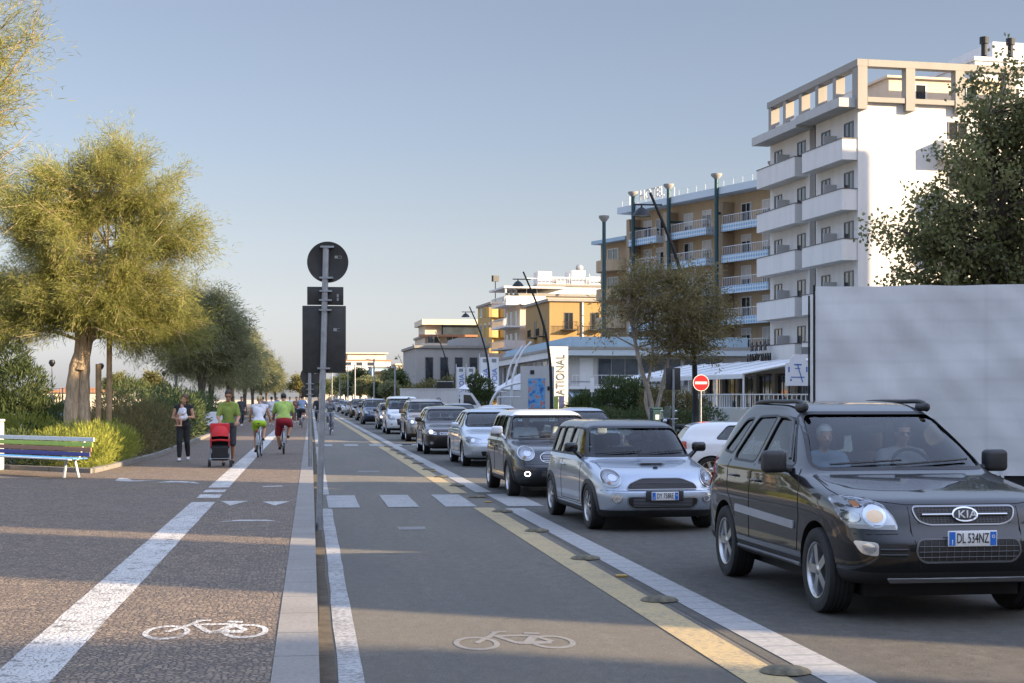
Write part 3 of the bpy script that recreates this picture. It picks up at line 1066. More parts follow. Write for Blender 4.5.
shrub("low_shrub", (-5.6, 72, .12), 54, [(.2, -3, .7, 1.0, 2.6, .9), (0, 3, .8, 1.1, 2.6, 1.1), (-1.5, 6, .9, 1.2, 3.6, 1.4), (0, 9, .8, 1.1, 3, 1.1)], 9000, (.25, .04), M_["leaf_hedge"],
      "dark green shrub mass under the first dark tamarisk", up=.6)
shrub("hedge", (-7.4, 38.9, .12), 55, [(-2.2, 1.3, .5, .7, .6, .55), (-1.3, .5, .5, .7, .6, .5), (-.4, -.2, .48, .7, .6, .5), (.5, -.9, .42, .7, .6, .45), (1.1, -1.5, .35, .6, .5, .38)], 11000, (.11, .02), M_["leaf_hedge"],
      "low dark hedge directly behind the coloured bench", cat="hedge", up=.7)
shrub("hedge", (-8.6, 44.5, .12), 56, [(-1.6, 0, .55, .9, .8, .6), (-.3, 0, .62, .9, .8, .7), (.9, 0, .6, .9, .8, .62)], 7000, (.13, .022), M_["leaf_bright"],
      "yellowish hedge behind the tamarisk trunks at the left", cat="hedge", up=.9)
shrub("conifer_bush", (-9.5, 51.8, .1), 57, [(0, 0, .9, 1.3, 1.3, .95), (.1, 0, 1.9, 1.05, 1.05, 1.0), (-.1, 0, 2.8, .65, .65, .75), (-1.4, .4, 1.3, 1.2, 1.1, 1.2), (1.2, .2, .8, .9, 1.0, .8)], 17000, (.2, .032), M_["leaf_hedge"],
      "dark bushy evergreen at the left edge behind the hedge", cat="bush", up=.9)
shrub("low_shrub", (-8.2, 60, .1), 58, [(0, 0, .5, 1.2, 1.5, .7), (1.2, 2, .5, 1.0, 1.5, .7), (-1.2, 2, .6, 1.0, 1.5, .8)], 5000, (.18, .035), M_["leaf_hedge"],
      "round dark shrub seen to the right of the tamarisk trunks", up=.6)
# right side hedges and bushes
p = at(628, 74)
shrub("hedge", (p.x, p.y, .15), 61, [(-2.6, -.2, .55, 1.1, .7, .65), (-1.0, 0, .55, 1.1, .7, .62), (.8, 0, .55, 1.2, .7, .6), (2.4, .1, .5, 1.1, .7, .55), (3.9, .3, .55, 1.0, .7, .6)], 8000, (.14, .035), M_["leaf_hedge"], "long clipped hedge along the verge opposite the promenade", cat="hedge", up=.6)
p = at(618, 84)
shrub("big_bush", (p.x, p.y, .15), 62, [(0, 0, 1.4, 1.2, 1.1, 1.3), (-.7, 0, 1.1, .8, 1.0, 1.0), (.9, 0, 1.4, 1.0, 1.1, 1.2), (1.7, .4, 1.0, .9, 1, 1.0)], 11000, (.2, .05), M_["leaf_hedge"], "tall dark bush left of the pale-stemmed tree", cat="bush", up=.6)
p = at(676, 78)
shrub("big_bush", (p.x, p.y, .15), 63, [(0, 0, 1.0, 1.2, 1.0, 1.0), (.9, 0, .9, .9, .9, .9), (-.9, 0, 1.2, 1.0, 1.0, 1.1)], 7000, (.17, .045), M_["leaf_rust"], "flowering bush behind the parked scooter", cat="bush", up=.6)
p = at(584, 100)
shrub("palm_bush", (p.x, p.y, .15), 64, [(0, 0, .8, .8, .7, .7), (.2, 0, 1.0, .6, .7, .6)], 1800, (.7, .05), M_["leaf_hedge"], "spiky palm bush at the foot of the lettered white pylon", cat="bush", up=.5)
p = at(479, 138)
shrub("big_bush", (p.x, p.y, .15), 65, [(0, 0, 1.2, 1.3, 1.2, 1.2), (.3, 0, 2.3, 1.1, 1.1, 1.1), (-.4, 0, 3.0, .7, .7, .7)], 5000, (.25, .07), M_["leaf_hedge"], "dark bush between the pair of white lettered banners", cat="bush", up=.6)
p = at(432, 185)
shrub("big_bush", (p.x, p.y, .15), 66, [(0, 0, 2, 2.2, 1.6, 1.8), (-2.2, 0, 1.6, 1.8, 1.4, 1.6), (2.5, 0, 2.2, 2.2, 1.5, 2.0), (4.6, 0, 2.6, 2.0, 1.5, 2.4)], 6000, (.35, .12), M_["leaf_autumn"], "ochre bush at the foot of the grey hall", cat="bush", up=.6)


def street_tree(seed, leafmat):
    return crown_tree("street_tree", (0, 0, 0), seed, [([(0, 0, 0), (.1, 0, 1.4), (0, .1, 2.6), (.2, 0, 4.2)], .2, .08)],
                      [(0, 0, 4.4, 2.0, 2.0, 1.5, 3), (1.1, .2, 4.0, 1.3, 1.3, 1.1, 1.2), (-1.1, 0, 3.9, 1.3, 1.3, 1.1, 1.2), (.1, 0, 5.5, 1.2, 1.2, .9, 1)], 80, 9, 12, (.34, .11, .16, .8),
                      (M_["bark_dark"], leafmat), droop=.2, twig_len=.8, cat="tree", group="street trees at the far end of the road")


sp = [street_tree(71, M_["leaf_hedge"]), street_tree(72, M_["leaf_tamarisk_far"])]
spots = [(398, 200, 0), (390, 190, 1), (378, 215, 0), (368, 235, 1), (360, 262, 0), (352, 290, 1), (346, 320, 0), (341, 350, 1), (335, 385, 0), (329, 420, 1), (395, 250, 1), (383, 300, 0), (408, 212, 0), (372, 350, 1), (322, 380, 0)]
for i, (px, D, k) in enumerate(spots):
    o = sp[k] if i < 2 else copy_tree(sp[k])
    p = at(px, D)
    o.location = (p.x, p.y, .1)
    s = (.66 if D < 230 else .9) * rng0.uniform(.85, 1.2)
    o.scale = (s * 1.15, s * 1.15, s)
    o.rotation_euler.z = rng0.uniform(0, 6.3)
    o['label'] = {0: "dark street tree whose crown shows just left of the white lorry", 12: "dark street tree beside the grey hall, partly behind the lorry"}.get(i, "round dark tree in the crowded row at the far end of the road")
# pale trees on the beach side
bt = street_tree(75, M_["leaf_autumn"])
for i, (px, D, s) in enumerate(((150, 170, .9), (30, 190, .7), (118, 210, 1.0), (300, 330, 1.3))):
    o = bt if i == 0 else copy_tree(bt)
    p = at(px, D); o.location = (p.x, p.y, 0); o.scale = (s, s, s * .8); o.rotation_euler.z = i * 1.3
    o['group'] = "yellowing trees on the beach side"
    o['label'] = ["yellowing round tree on the beach right of the tamarisk trunks", "small yellowing tree near the beach sheds at the far left", "yellowing tree beyond the beach fence, left of its twin", "pale yellowing tree at the far end of the promenade row"][i]
# ------------------------------------------------------------------ cars (local frame: front at y=0 facing -Y, rear at +Y, ground z=0)
def pchip(xs, ys, xq):
    xs = np.asarray(xs, float); ys = np.asarray(ys, float)
    h = np.diff(xs); d = np.diff(ys) / h
    m = np.zeros(len(xs))
    for i in range(1, len(xs) - 1):
        if d[i - 1] * d[i] > 0:
            w1, w2 = 2 * h[i] + h[i - 1], h[i] + 2 * h[i - 1]
            m[i] = (w1 + w2) / (w1 / d[i - 1] + w2 / d[i])
    m[0], m[-1] = d[0], d[-1]
    i = np.clip(np.searchsorted(xs, xq) - 1, 0, len(xs) - 2)
    t = (xq - xs[i]) / h[i]
    return ((2 * t**3 - 3 * t**2 + 1) * ys[i] + (t**3 - 2 * t**2 + t) * h[i] * m[i] + (-2 * t**3 + 3 * t**2) * ys[i + 1] + (t**3 - t**2) * h[i] * m[i + 1])


def stack(rows, npt=80, inset=0.0, matf=None, step=.055):
    """horizontal plan outlines stacked in z -> closed mesh. rows: (z, y_front, y_rear, half_width, n_front, n_rear)"""
    rows = [r if len(r) == 6 else (*r[:4], r[4] * 1.2, r[4] * 1.9) for r in rows]
    A = np.array(rows, float)
    dd = np.sqrt((np.diff(A[:, 0]) * 1.2) ** 2 + np.diff(A[:, 1]) ** 2 + (np.diff(A[:, 2]) * .7) ** 2 + np.diff(A[:, 3]) ** 2)
    t = np.concatenate([[0], np.cumsum(dd)])
    tq = []
    for i in range(len(t) - 1):
        k = max(1, int(round((t[i + 1] - t[i]) / step)))
        tq += list(t[i] + (t[i + 1] - t[i]) * np.arange(k) / k)
    tq.append(t[-1])
    tq = np.array(tq)
    I = [pchip(t, A[:, j], tq) for j in range(6)]
    vs, fs = [], []
    for z, yf, yr, w, nf, nr in zip(*I):
        yf += inset; yr -= inset; w -= inset
        yc, a = (yf + yr) / 2, (yr - yf) / 2
        for j in range(npt):
            q = 2 * PI * (j + .5) / npt
            s, c = math.sin(q), math.cos(q)
            n = nr if s > 0 else nf
            e = 2 / n
            vs.append((w * math.copysign(abs(c) ** e, c), yc + a * math.copysign(abs(s) ** e, s), z))
    K = len(tq)
    for i in range(K - 1):
        for j in range(npt):
            fs.append((i * npt + j, i * npt + (j + 1) % npt, (i + 1) * npt + (j + 1) % npt, (i + 1) * npt + j))
    fs.append(tuple(range(npt))[::-1])
    fs.append(tuple((K - 1) * npt + j for j in range(npt)))
    mb = MB().add(vs, fs)
    if matf:
        for k, f in enumerate(mb.f):
            c = [sum(mb.v[i][q] for i in f) / len(f) for q in range(3)]
            mb.m[k] = matf(*c)
    return mb


AX = {'f': (Vector((0, 1, 0)), lambda p: Vector((p[0], -2, p[1]))), 'r': (Vector((0, -1, 0)), lambda p: Vector((p[0], 9, p[1]))),
      'l': (Vector((1, 0, 0)), lambda p: Vector((-3, p[0], p[1]))), 'R': (Vector((-1, 0, 0)), lambda p: Vector((3, p[0], p[1]))),
      't': (Vector((0, 0, -1)), lambda p: Vector((p[0], p[1], 4)))}


ZMAP = [None]


def zm(z):
    return z if ZMAP[0] is None else float(np.interp(z, [a for a, _ in ZMAP[0]], [b for _, b in ZMAP[0]]))


def proj(bvh, p, axis, off):
    if axis != 't': p = (p[0], zm(p[1]))
    d, o = AX[axis]
    h = bvh.ray_cast(o(p), d)
    if h[0] is None:
        o0 = o(p)
        # nearest hit towards the middle of the car
        for k in range(1, 12):
            q = o0.copy()
            for i in range(3):
                if abs(d[i]) < .5:
                    q[i] += ((.75 if i == 2 else (0 if i == 0 else 2)) - q[i]) * .02 * k
            h = bvh.ray_cast(q, d)
            if h[0] is not None: break
        if h[0] is None: return o0 + d * 3
    n = h[1]
    if n.dot(d) > 0: n = -n
    n = (n - d * .35).normalized()
    return h[0] + n * off


def rounded(poly, r, seg=4):
    out = []
    n = len(poly)
    for i in range(n):
        p0, p1, p2 = (Vector(poly[(i + k) % n]) for k in (-1, 0, 1))
        a, b = (p0 - p1), (p2 - p1)
        rr = min(r, a.length * .45, b.length * .45)
        A, B = p1 + a.normalized() * rr, p1 + b.normalized() * rr
        for k in range(seg + 1):
            t = k / seg
            out.append(tuple((1 - t) ** 2 * A + 2 * t * (1 - t) * p1 + t * t * B))
    return out


def ellipse(cx, cz, rx, rz, n=28, rot=0):
    c, s = math.cos(rot), math.sin(rot)
    return [(cx + rx * math.cos(q) * c - rz * math.sin(q) * s, cz + rx * math.cos(q) * s + rz * math.sin(q) * c) for q in [2 * PI * i / n for i in range(n)]]


def mirror(poly): return [(-x, z) for x, z in poly][::-1]


def patch(mb, bvh, poly, axis, off, mi=0, step=.06, skirt=0.0, dome=0.0):
    """a panel of outline poly laid on the body surface"""
    bm = bmesh.new()
    f = bm.faces.new([bm.verts.new((x, z, 0)) for x, z in poly])
    xs = [p[0] for p in poly]; zs = [p[1] for p in poly]
    for k, (lo, hi) in enumerate(((min(xs), max(xs)), (min(zs), max(zs)))):
        n = int((hi - lo) / step)
        for i in range(1, n + 1):
            co = [0, 0, 0]; co[k] = lo + (hi - lo) * i / (n + 1)
            no = [0, 0, 0]; no[k] = 1
            bmesh.ops.bisect_plane(bm, geom=bm.verts[:] + bm.edges[:] + bm.faces[:], plane_co=co, plane_no=no, dist=1e-5)
    cx, cz = sum(xs) / len(xs), sum(zs) / len(zs)
    rm = max(math.hypot(x - cx, z - cz) for x, z in poly)
    if skirt:
        be = [e for e in bm.edges if e.is_boundary]
        r = bmesh.ops.extrude_edge_only(bm, edges=be)
        low = set(v for v in r['geom'] if isinstance(v, bmesh.types.BMVert))
    else:
        low = set()
    bm.verts.index_update()
    vs = []
    for v in bm.verts:
        p = (v.co.x, v.co.y)
        o = off
        if dome: o += dome * max(0, 1 - (math.hypot(p[0] - cx, p[1] - cz) / rm) ** 2)
        vs.append(proj(bvh, p, axis, o - (skirt if v in low else 0)))
    d = AX[axis][0]
    fs = []
    for f in bm.faces:
        ids = [v.index for v in f.verts]
        fs.append(ids)
    # orient outwards
    bm2 = bmesh.new()
    bv = [bm2.verts.new(v) for v in vs]
    for ids in fs:
        try: bm2.faces.new([bv[i] for i in ids])
        except ValueError: pass
    bmesh.ops.recalc_face_normals(bm2, faces=bm2.faces[:])
    bm2.normal_update()
    s = sum(f.normal.dot(d) * f.calc_area() for f in bm2.faces)
    if s > 0: bmesh.ops.reverse_faces(bm2, faces=bm2.faces[:])
    bm2.verts.index_update()
    mb.add([v.co.copy() for v in bm2.verts], [[v.index for v in f.verts] for f in bm2.faces], mi)
    bm.free(); bm2.free()
    return mb


def densify(poly, step=.05, closed=True):
    out = []
    n = len(poly)
    for i in range(n if closed else n - 1):
        a, b = Vector(poly[i]), Vector(poly[(i + 1) % n])
        k = max(1, int((b - a).length / step))
        out += [tuple(a.lerp(b, j / k)) for j in range(k)]
    if not closed: out.append(tuple(poly[-1]))
    return out


def inset_poly(poly, d):
    n = len(poly)
    ar = sum(poly[i][0] * poly[(i + 1) % n][1] - poly[(i + 1) % n][0] * poly[i][1] for i in range(n))
    sg = 1 if ar > 0 else -1
    out = []
    for i in range(n):
        p0, p1, p2 = (Vector(poly[(i + k) % n]) for k in (-1, 0, 1))
        e1, e2 = (p1 - p0), (p2 - p1)
        if e1.length < 1e-7 or e2.length < 1e-7:
            out.append(tuple(p1)); continue
        n1 = Vector((-e1.y, e1.x)).normalized() * sg
        n2 = Vector((-e2.y, e2.x)).normalized() * sg
        m = (n1 + n2)
        m = m.normalized() if m.length > 1e-6 else n1
        out.append(tuple(p1 + m * d / max(.4, m.dot(n1))))
    return out


def ringpatch(mb, bvh, poly, width, axis, off, mi=0, thick=.0):
    """a frame strip of given width inside outline poly"""
    a = densify(poly, .05)
    b = inset_poly(a, width)
    n = len(a)
    va = [proj(bvh, p, axis, off) for p in a]
    vb = [proj(bvh, p, axis, off) for p in b]
    fs = [(i, (i + 1) % n, n + (i + 1) % n, n + i) for i in range(n)]
    vs = va + vb
    if thick:
        vs += [proj(bvh, p, axis, off - thick) for p in a] + [proj(bvh, p, axis, off - thick) for p in b]
        fs += [(2 * n + i, 2 * n + (i + 1) % n, (i + 1) % n, i) for i in range(n)]
        fs += [(n + i, n + (i + 1) % n, 3 * n + (i + 1) % n, 3 * n + i) for i in range(n)]
    return mb.add(vs, fs, mi)


def line(mb, bvh, pts, axis, r=.004, off=.0, mi=0, n=5, step=.06):
    """a thin bead along a polyline laid on the body"""
    p = [proj(bvh, q, axis, off) for q in densify(pts, step, False)]
    return mb.tube(p, r, n, mi)


def make_wheel(parent, c, r, tw, side, style, name="wheel"):
    """tyre + alloy rim, axle along X; side=-1: outer face towards -X"""
    M = Matrix.Translation(c) @ Matrix.Rotation(side * PI / 2, 4, 'Y')   # local z -> outward
    rr = r * .66
    h = tw / 2
    hub = MB()
    hub.lathe([(0, -h * .2), (rr * .86, -h * .2), (rr * .86, -h * .05), (0, -h * .05)], 20, 0, M)
    hub.lathe([(rr * .45, h * .1), (rr * .78, h * .1), (rr * .78, h * .02)], 20, 0, M)
    wh = hub.build(name, M_["trim_grey"], parent, 40)
    ty = MB()
    prof = [(rr, -h * .92), (rr + (r - rr) * .55, -h), (r * .965, -h * .93), (r * .993, -h * .72)]
    for g in (-.5, -.17, .17, .5):
        prof += [(r, h * (g - .12)), (r, h * (g - .05)), (r * .975, h * (g - .03)), (r * .975, h * (g + .03)), (r, h * (g + .05))]
    prof += [(r * .993, h * .72), (r * .965, h * .93), (rr + (r - rr) * .55, h), (rr + .012, h * .95), (rr, h * .85), (rr * .97, h * .8)]
    ty.lathe(prof, 44, 0, M)
    ty.build("tyre", M_["rubber"], wh, 40)
    ri = MB()
    ri.lathe([(rr * .99, h * .86), (rr * 1.0, h * .93), (rr * .95, h * .90), (rr * .90, h * .62), (rr * .88, -h * .7)], 40, 0, M)
    ns, wsp, wend = {'five': (5, .30, .34), 'seven': (7, .17, .2), 'ten': (10, .13, .15)}.get(style, (5, .3, .34))
    for k in range(ns):
        q = 2 * PI * k / ns + .3
        T = M @ Matrix.Rotation(q, 4, 'Z')
        w0, w1 = rr * wsp * .5, rr * wend * .5
        z0, z1, z2 = h * .80, h * .62, h * .35
        vs = [(rr * .12, -w0, z0), (rr * .12, w0, z0), (rr * .93, w1, z1 + .02), (rr * .93, -w1, z1 + .02), (rr * .12, -w0, z2), (rr * .12, w0, z2), (rr * .93, w1, z2), (rr * .93, -w1, z2)]
        ri.add(vs, [(0, 1, 2, 3)[::-1], (4, 5, 6, 7), (0, 4, 5, 1)[::-1], (1, 5, 6, 2)[::-1], (2, 6, 7, 3)[::-1], (3, 7, 4, 0)[::-1]], 0, T)
    ri.lathe([(0, h * .88), (rr * .13, h * .87), (rr * .2, h * .78), (rr * .24, h * .4)], 20, 0, M)
    ri.build("rim", M_["alloy"], wh, 35)
    return wh


PLATES = {}


def plate(parent, x, y, z, text, s=1.0):
    z = zm(z)
    p = MB(); p.rbox((x, y, z), (.36, .012, .11), .006)
    o = p.build("number_plate", M_["plate_white"], parent, 40)
    q = MB()
    q.bb((x - .172, y - .009, z - .047), (x - .128, y - .0062, z + .047)); q.bb((x + .128, y - .009, z - .047), (x + .172, y - .0062, z + .047))
    q.build("plate_band", M_["plate_blue"], o, None)
    if text:
        me = text_mesh(text, .098, .0015, spacing=1.0, width=.545)
        me.transform(Matrix.Translation((x, y - .0085, z)) @ FACE_FRONT)
        link_mesh("plate_lettering", me, M_["ink_black"], o)
        for sx, ch in ((-.150, "I"), (.150, "o")):
            me = text_mesh(ch, .05, .001)
            me.transform(Matrix.Translation((x + sx, y - .0105, z - (.025 if sx < 0 else -.018))) @ FACE_FRONT)
            link_mesh("plate_lettering", me, M_["plate_white"], o)
    if s != 1.0:
        T = Matrix.Translation((x, y, z)) @ Matrix.Scale(s, 4) @ Matrix.Translation((-x, -y, -z))
        for ob in [o] + list(o.children): ob.data.transform(T)
    return o


def build_car(S, detail=True):
    root = empty("parked_car" if S.get('parked') else "car", (0, 0, 0), 0, S['label'], S.get('cat', 'car'), S.get('group'))
    if S.get('name'): root.name = S['name']
    W, L = S['W'], S['L']
    ZMAP[0] = S.get('zmap')
    S = dict(S, rows=[(zm(r[0]), *r[1:]) for r in S['rows']], belt=zm(S['belt']), roofz=zm(S.get('roofz', 9)) if S.get('roofz') else 9, seat_z=zm(S['seat_z']))
    bz = S['belt']
    pm = M_[S['paint']]
    mats = [pm, M_[S.get('roof', S['paint'])], M_["black_plastic"], M_["interior"], M_[S.get('pillar', S['paint'])]]
    roofz, lowz = S.get('roofz', 9), S.get('lowz', .27)
    def matf(x, y, z):
        if z < lowz: return 2
        if z > roofz: return 1
        if z > bz + .01 and S.get('pillar'): return 4
        return 0
    base = stack(S['rows'], matf=matf)
    bvh = BVHTree.FromPolygons([Vector(v) for v in base.v], base.f)
    cuts = []
    (y1, y2), wr, tw = S['axles'], S['wr'], S['tw']
    ar = wr + S.get('arch_gap', .045)
    for y in (y1, y2):
        for s in (-1, 1):
            c = MB()
            Mx = Matrix.Translation((s * (W / 2 - .13), y, wr)) @ Matrix.Rotation(PI / 2, 4, 'Y')
            c.lathe([(0, -.22), (ar, -.22), (ar, .22), (0, .22)], 40, 0, Mx)
            bm = bmesh.new(); me = c.mesh("arch"); bm.from_mesh(me)
            bmesh.ops.remove_doubles(bm, verts=bm.verts[:], dist=1e-5)
            bmesh.ops.recalc_face_normals(bm, faces=bm.faces[:]); bm.to_mesh(me); bm.free()
            me.materials.append(M_["mesh_black"])
            cuts.append(me)
    cav = S['cavity']
    crow = []
    for (z, yf, yr, w, nf, *nr) in S['rows']:
        if z < bz - .05: continue
        crow.append((z, max(yf, cav[0]), min(yr, cav[1]), w, nf, nr[0] if nr else nf * 1.5))
    zt = S['rows'][-1][0]
    crow = [r for r in crow if r[0] < zt - .05]
    f0 = crow[0]
    crow = [(zm(cav[2]), max(f0[1], cav[0]), min(f0[2], cav[1]), f0[3], f0[4], f0[5])] + crow
    cm = stack(crow, inset=.055, npt=48, step=.12).mesh("cavity"); cm.materials.append(M_["interior"])
    cuts.append(cm)
    def prism_cut(poly, a, b, axis):
        me = MB().prism([(p_[0], zm(p_[1])) for p_ in poly], a, b, 0, None, axis).mesh("win"); me.materials.append(M_["seam"]); return me
    sw = [rounded(p, .05, 3) for p in S['side_windows']]
    for p in sw: cuts.append(prism_cut(p, -2, 2, 'x'))
    ws, rw = rounded(S['windscreen'], .07, 4), rounded(S['rear_window'], .07, 4)
    mid = (cav[0] + cav[1]) / 2 + .3
    cuts.append(prism_cut(ws, -.5, mid, 'y')); cuts.append(prism_cut(rw, mid + .4, L + 1, 'y'))
    bme = base.mesh("body")
    for m in mats: bme.materials.append(m)
    body = boolean(bme, cuts)
    body.name = "body"
    bo = bpy.data.objects.new("body", body); col.objects.link(bo); bo.parent = root
    shade(body, 32)
    # glass
    patch(g := MB(), bvh, inset_poly(ws, -.012), 'f', -.012, 0, .09)
    g.build("windscreen", M_["windscreen"], root, 180)
    patch(g := MB(), bvh, inset_poly(rw, -.012), 'r', -.012, 0, .09)
    g.build("rear_window", M_["side_glass"], root, 180)
    for ax in ('l', 'R'):
        for p in sw:
            patch(g := MB(), bvh, inset_poly(p, -.01), ax, -.012, 0, .12)
            g.build("side_window", M_["side_glass"], root, 180)
    # rubber frames, seams
    fr = MB()
    ringpatch(fr, bvh, inset_poly(ws, -.022), .024, 'f', .002, 0)
    for ax in ('l', 'R'):
        for p in sw: ringpatch(fr, bvh, inset_poly(p, -.018), .02, ax, .002, 0)
    fr.build("window_seal", M_["black_plastic"], root, 180)
    se = MB()
    for ax in ('l', 'R'):
        for pl in S.get('seams', []): line(se, bvh, pl, ax, .0042, 0)
    for pl in S.get('front_seams', []): line(se, bvh, pl, 'f', .004, 0)
    for pl in S.get('top_seams', []): line(se, bvh, pl, 't', .004, 0)
    if se.v: se.build("panel_gap", M_["seam"], root, 180)
    # arches' trim
    if S.get('arch_trim'):
        for ax, s in (('l', -1), ('R', 1)):
            for y in (y1, y2):
                t = MB()
                w_ = S['arch_trim']
                n = 26
                a0, a1 = -.25, PI + .25
                qs = [a0 + (a1 - a0) * i / n for i in range(n + 1)]
                A = [(y + (ar - .004) * math.cos(q), wr + (ar - .004) * math.sin(q)) for q in qs]
                B = [(y + (ar + w_) * math.cos(q), wr + (ar + w_) * math.sin(q)) for q in qs]
                A = [p for p, b in zip(A, B) if min(p[1], b[1]) > S['rows'][0][0] + .02]
                B = [b for b in B if True][:len(B)]
                B = [b for b in B if b[1] > S['rows'][0][0] + .02]
                k = min(len(A), len(B)); A, B = A[:k], B[:k]
                vs = [proj(bvh, p, ax, .016) for p in A] + [proj(bvh, p, ax, .012) for p in B] + [proj(bvh, p, ax, -.005) for p in B]
                t.add(vs, [(i, i + 1, k + i + 1, k + i) for i in range(k - 1)] + [(k + i, k + i + 1, 2 * k + i + 1, 2 * k + i) for i in range(k - 1)])
                t.build("arch_trim", M_["black_plastic"], root, 60)
    # wheels
    tr = S.get('track', W / 2 - .02) - tw / 2
    for y in (y1, y2):
        for s in (-1, 1):
            make_wheel(root, (s * tr, y, wr), wr, tw, s, S.get('rim', 'five'))
    # underside
    u = MB(); u.bb((-W / 2 + .28, .5, .17), (W / 2 - .28, L - .5, S['rows'][0][0] + .06)); u.build("underbody", M_["interior"], root, None)
    if detail:
        # cabin: dash, seats, wheel
        d = MB(); y0 = cav[0]; d.rbox((0, y0 + .35, bz - .10), (W - .26, .62, .2), .06)
        d.build("dashboard", M_["interior"], root, 50)
        for y in S['seats']:
            for x in ((-.36, .36) if y == S['seats'][0] else (-.38, 0, .38)):
                s_ = MB(); zt_ = S['seat_z']
                s_.rbox((x, y, zt_ - .25), (.46, .14, .6), .06); s_.rbox((x, y - .02, zt_ + .16), (.26, .10, .19), .05); s_.tube([(x, y, zt_), (x, y, zt_ + .1)], .02, 6)
                s_.build("seat", M_["seat_cloth"], root, 50)
        stw = MB(); Mw = Matrix.Translation((.36, y0 + .68, bz + .0)) @ Matrix.Rotation(R(62), 4, 'X')
        stw.lathe([(.18 + .016 * math.cos(q), .016 * math.sin(q)) for q in [2 * PI * i / 8 for i in range(9)]], 24, 0, Mw); stw.box((0, 0, 0), (.34, .05, .02), 0, 0, Mw)
        stw.build("steering_wheel", M_["interior"], root, 50)
        mi = MB(); top = max(z for _, z in S['windscreen']); hit = proj(bvh, (0, top - .06), 'f', -.09); mi.rbox(hit, (.22, .03, .065), .02); mi.build("inner_mirror", M_["interior"], root, 40)
        wp = MB()
        zb = min(z for _, z in S['windscreen'])
        for a, b in (((-.62, zb + .015), (.02, zb + .045)), ((-.05, zb + .01), (.62, zb + .05))):
            line(wp, bvh, [a, b], 'f', .009, .014, n=5)
        wp.build("wiper", M_["black_plastic"], root, 60)
        for ax in ('l', 'R'):
            for (y, z) in S.get('handles', []):
                h = MB(); c = proj(bvh, (y, z), ax, .03); a = proj(bvh, (y - .09, z), ax, .0); b = proj(bvh, (y + .09, z), ax, .0)
                h.tube(catmull([a, proj(bvh, (y - .07, z), ax, .03), proj(bvh, (y + .07, z), ax, .03), b], 4), .012, 8)
                patch(h, bvh, ellipse(y, z, .07, .032, 16), ax, .002, 1)
                h.build("door_handle", [M_[S.get('handle_mat', S['paint'])], M_["seam"]], root, 60)
    # mirrors
    (my, mz) = S['mirror']
    for ax, s in (('l', -1), ('R', 1)):
        m = MB(); c = proj(bvh, (my, mz - .04), ax, .0)
        ms = S.get('mirror_size', (.2, .11, .15))
        cc = Vector((c.x + s * (ms[0] * .5 + .05), my + .02, mz + .03))
        m.rbox(cc, ms, .04, 0, None, 3)
        m.tube([c, cc - Vector((s * .05, 0, .05))], [.035, .03], 6)
        o = m.build("door_mirror", M_[S.get('mirror_mat', 'black_plastic')], root, 60)
        mg = MB(); mg.rbox(cc + Vector((0, ms[1] * .5, 0)), (ms[0] * .8, .012, ms[2] * .75), .005); mg.build("mirror_glass", M_["dark_pane"], o, 40)
    S['front'](root, bvh, S)
    # tail lamps
    for x in (-1, 1):
        t = MB(); pl = S.get('tail', [(.55, bz - .2), (.8, bz - .2), (.8, bz), (.6, bz)])
        pl = pl if x > 0 else mirror(pl)
        patch(t, bvh, rounded(pl, .03), 'r', .012, 0, .05, .02); t.build("tail_lamp", M_["lens_red"], root, 60)
    return root, bvh


def headlamp(root, bvh, poly, lit=None, bulb=None, bulbs2=(), axis='f', dome=.012, housing="lamp_housing"):
    h = MB(); patch(h, bvh, poly, axis, .004, 0, .04); h.build("headlamp_bowl", M_[housing], (o := MB_lens(root, bvh, poly, axis, dome)), 180)
    for (x, z, r, m) in bulbs2:
        b = MB(); patch(b, bvh, ellipse(x, z, r, r, 20), axis, .008, 0, .04); b.build("reflector", M_[m], o, 180)
        b = MB(); ringpatch(b, bvh, ellipse(x, z, r * 1.12, r * 1.12, 20), r * .14, axis, .010, 0); b.build("reflector_ring", M_["chrome"], o, 180)
    return o


def MB_lens(root, bvh, poly, axis, dome):
    g = MB(); patch(g, bvh, poly, axis, .014, 0, .04, .014, dome)
    return g.build("headlamp", M_["clear_lens"], root, 60)


def slats(mb, bvh, x0, x1, zs, off, r=.006, mi=0):
    for z in zs: line(mb, bvh, [(x0, z), (x1, z)], 'f', r, off, mi)


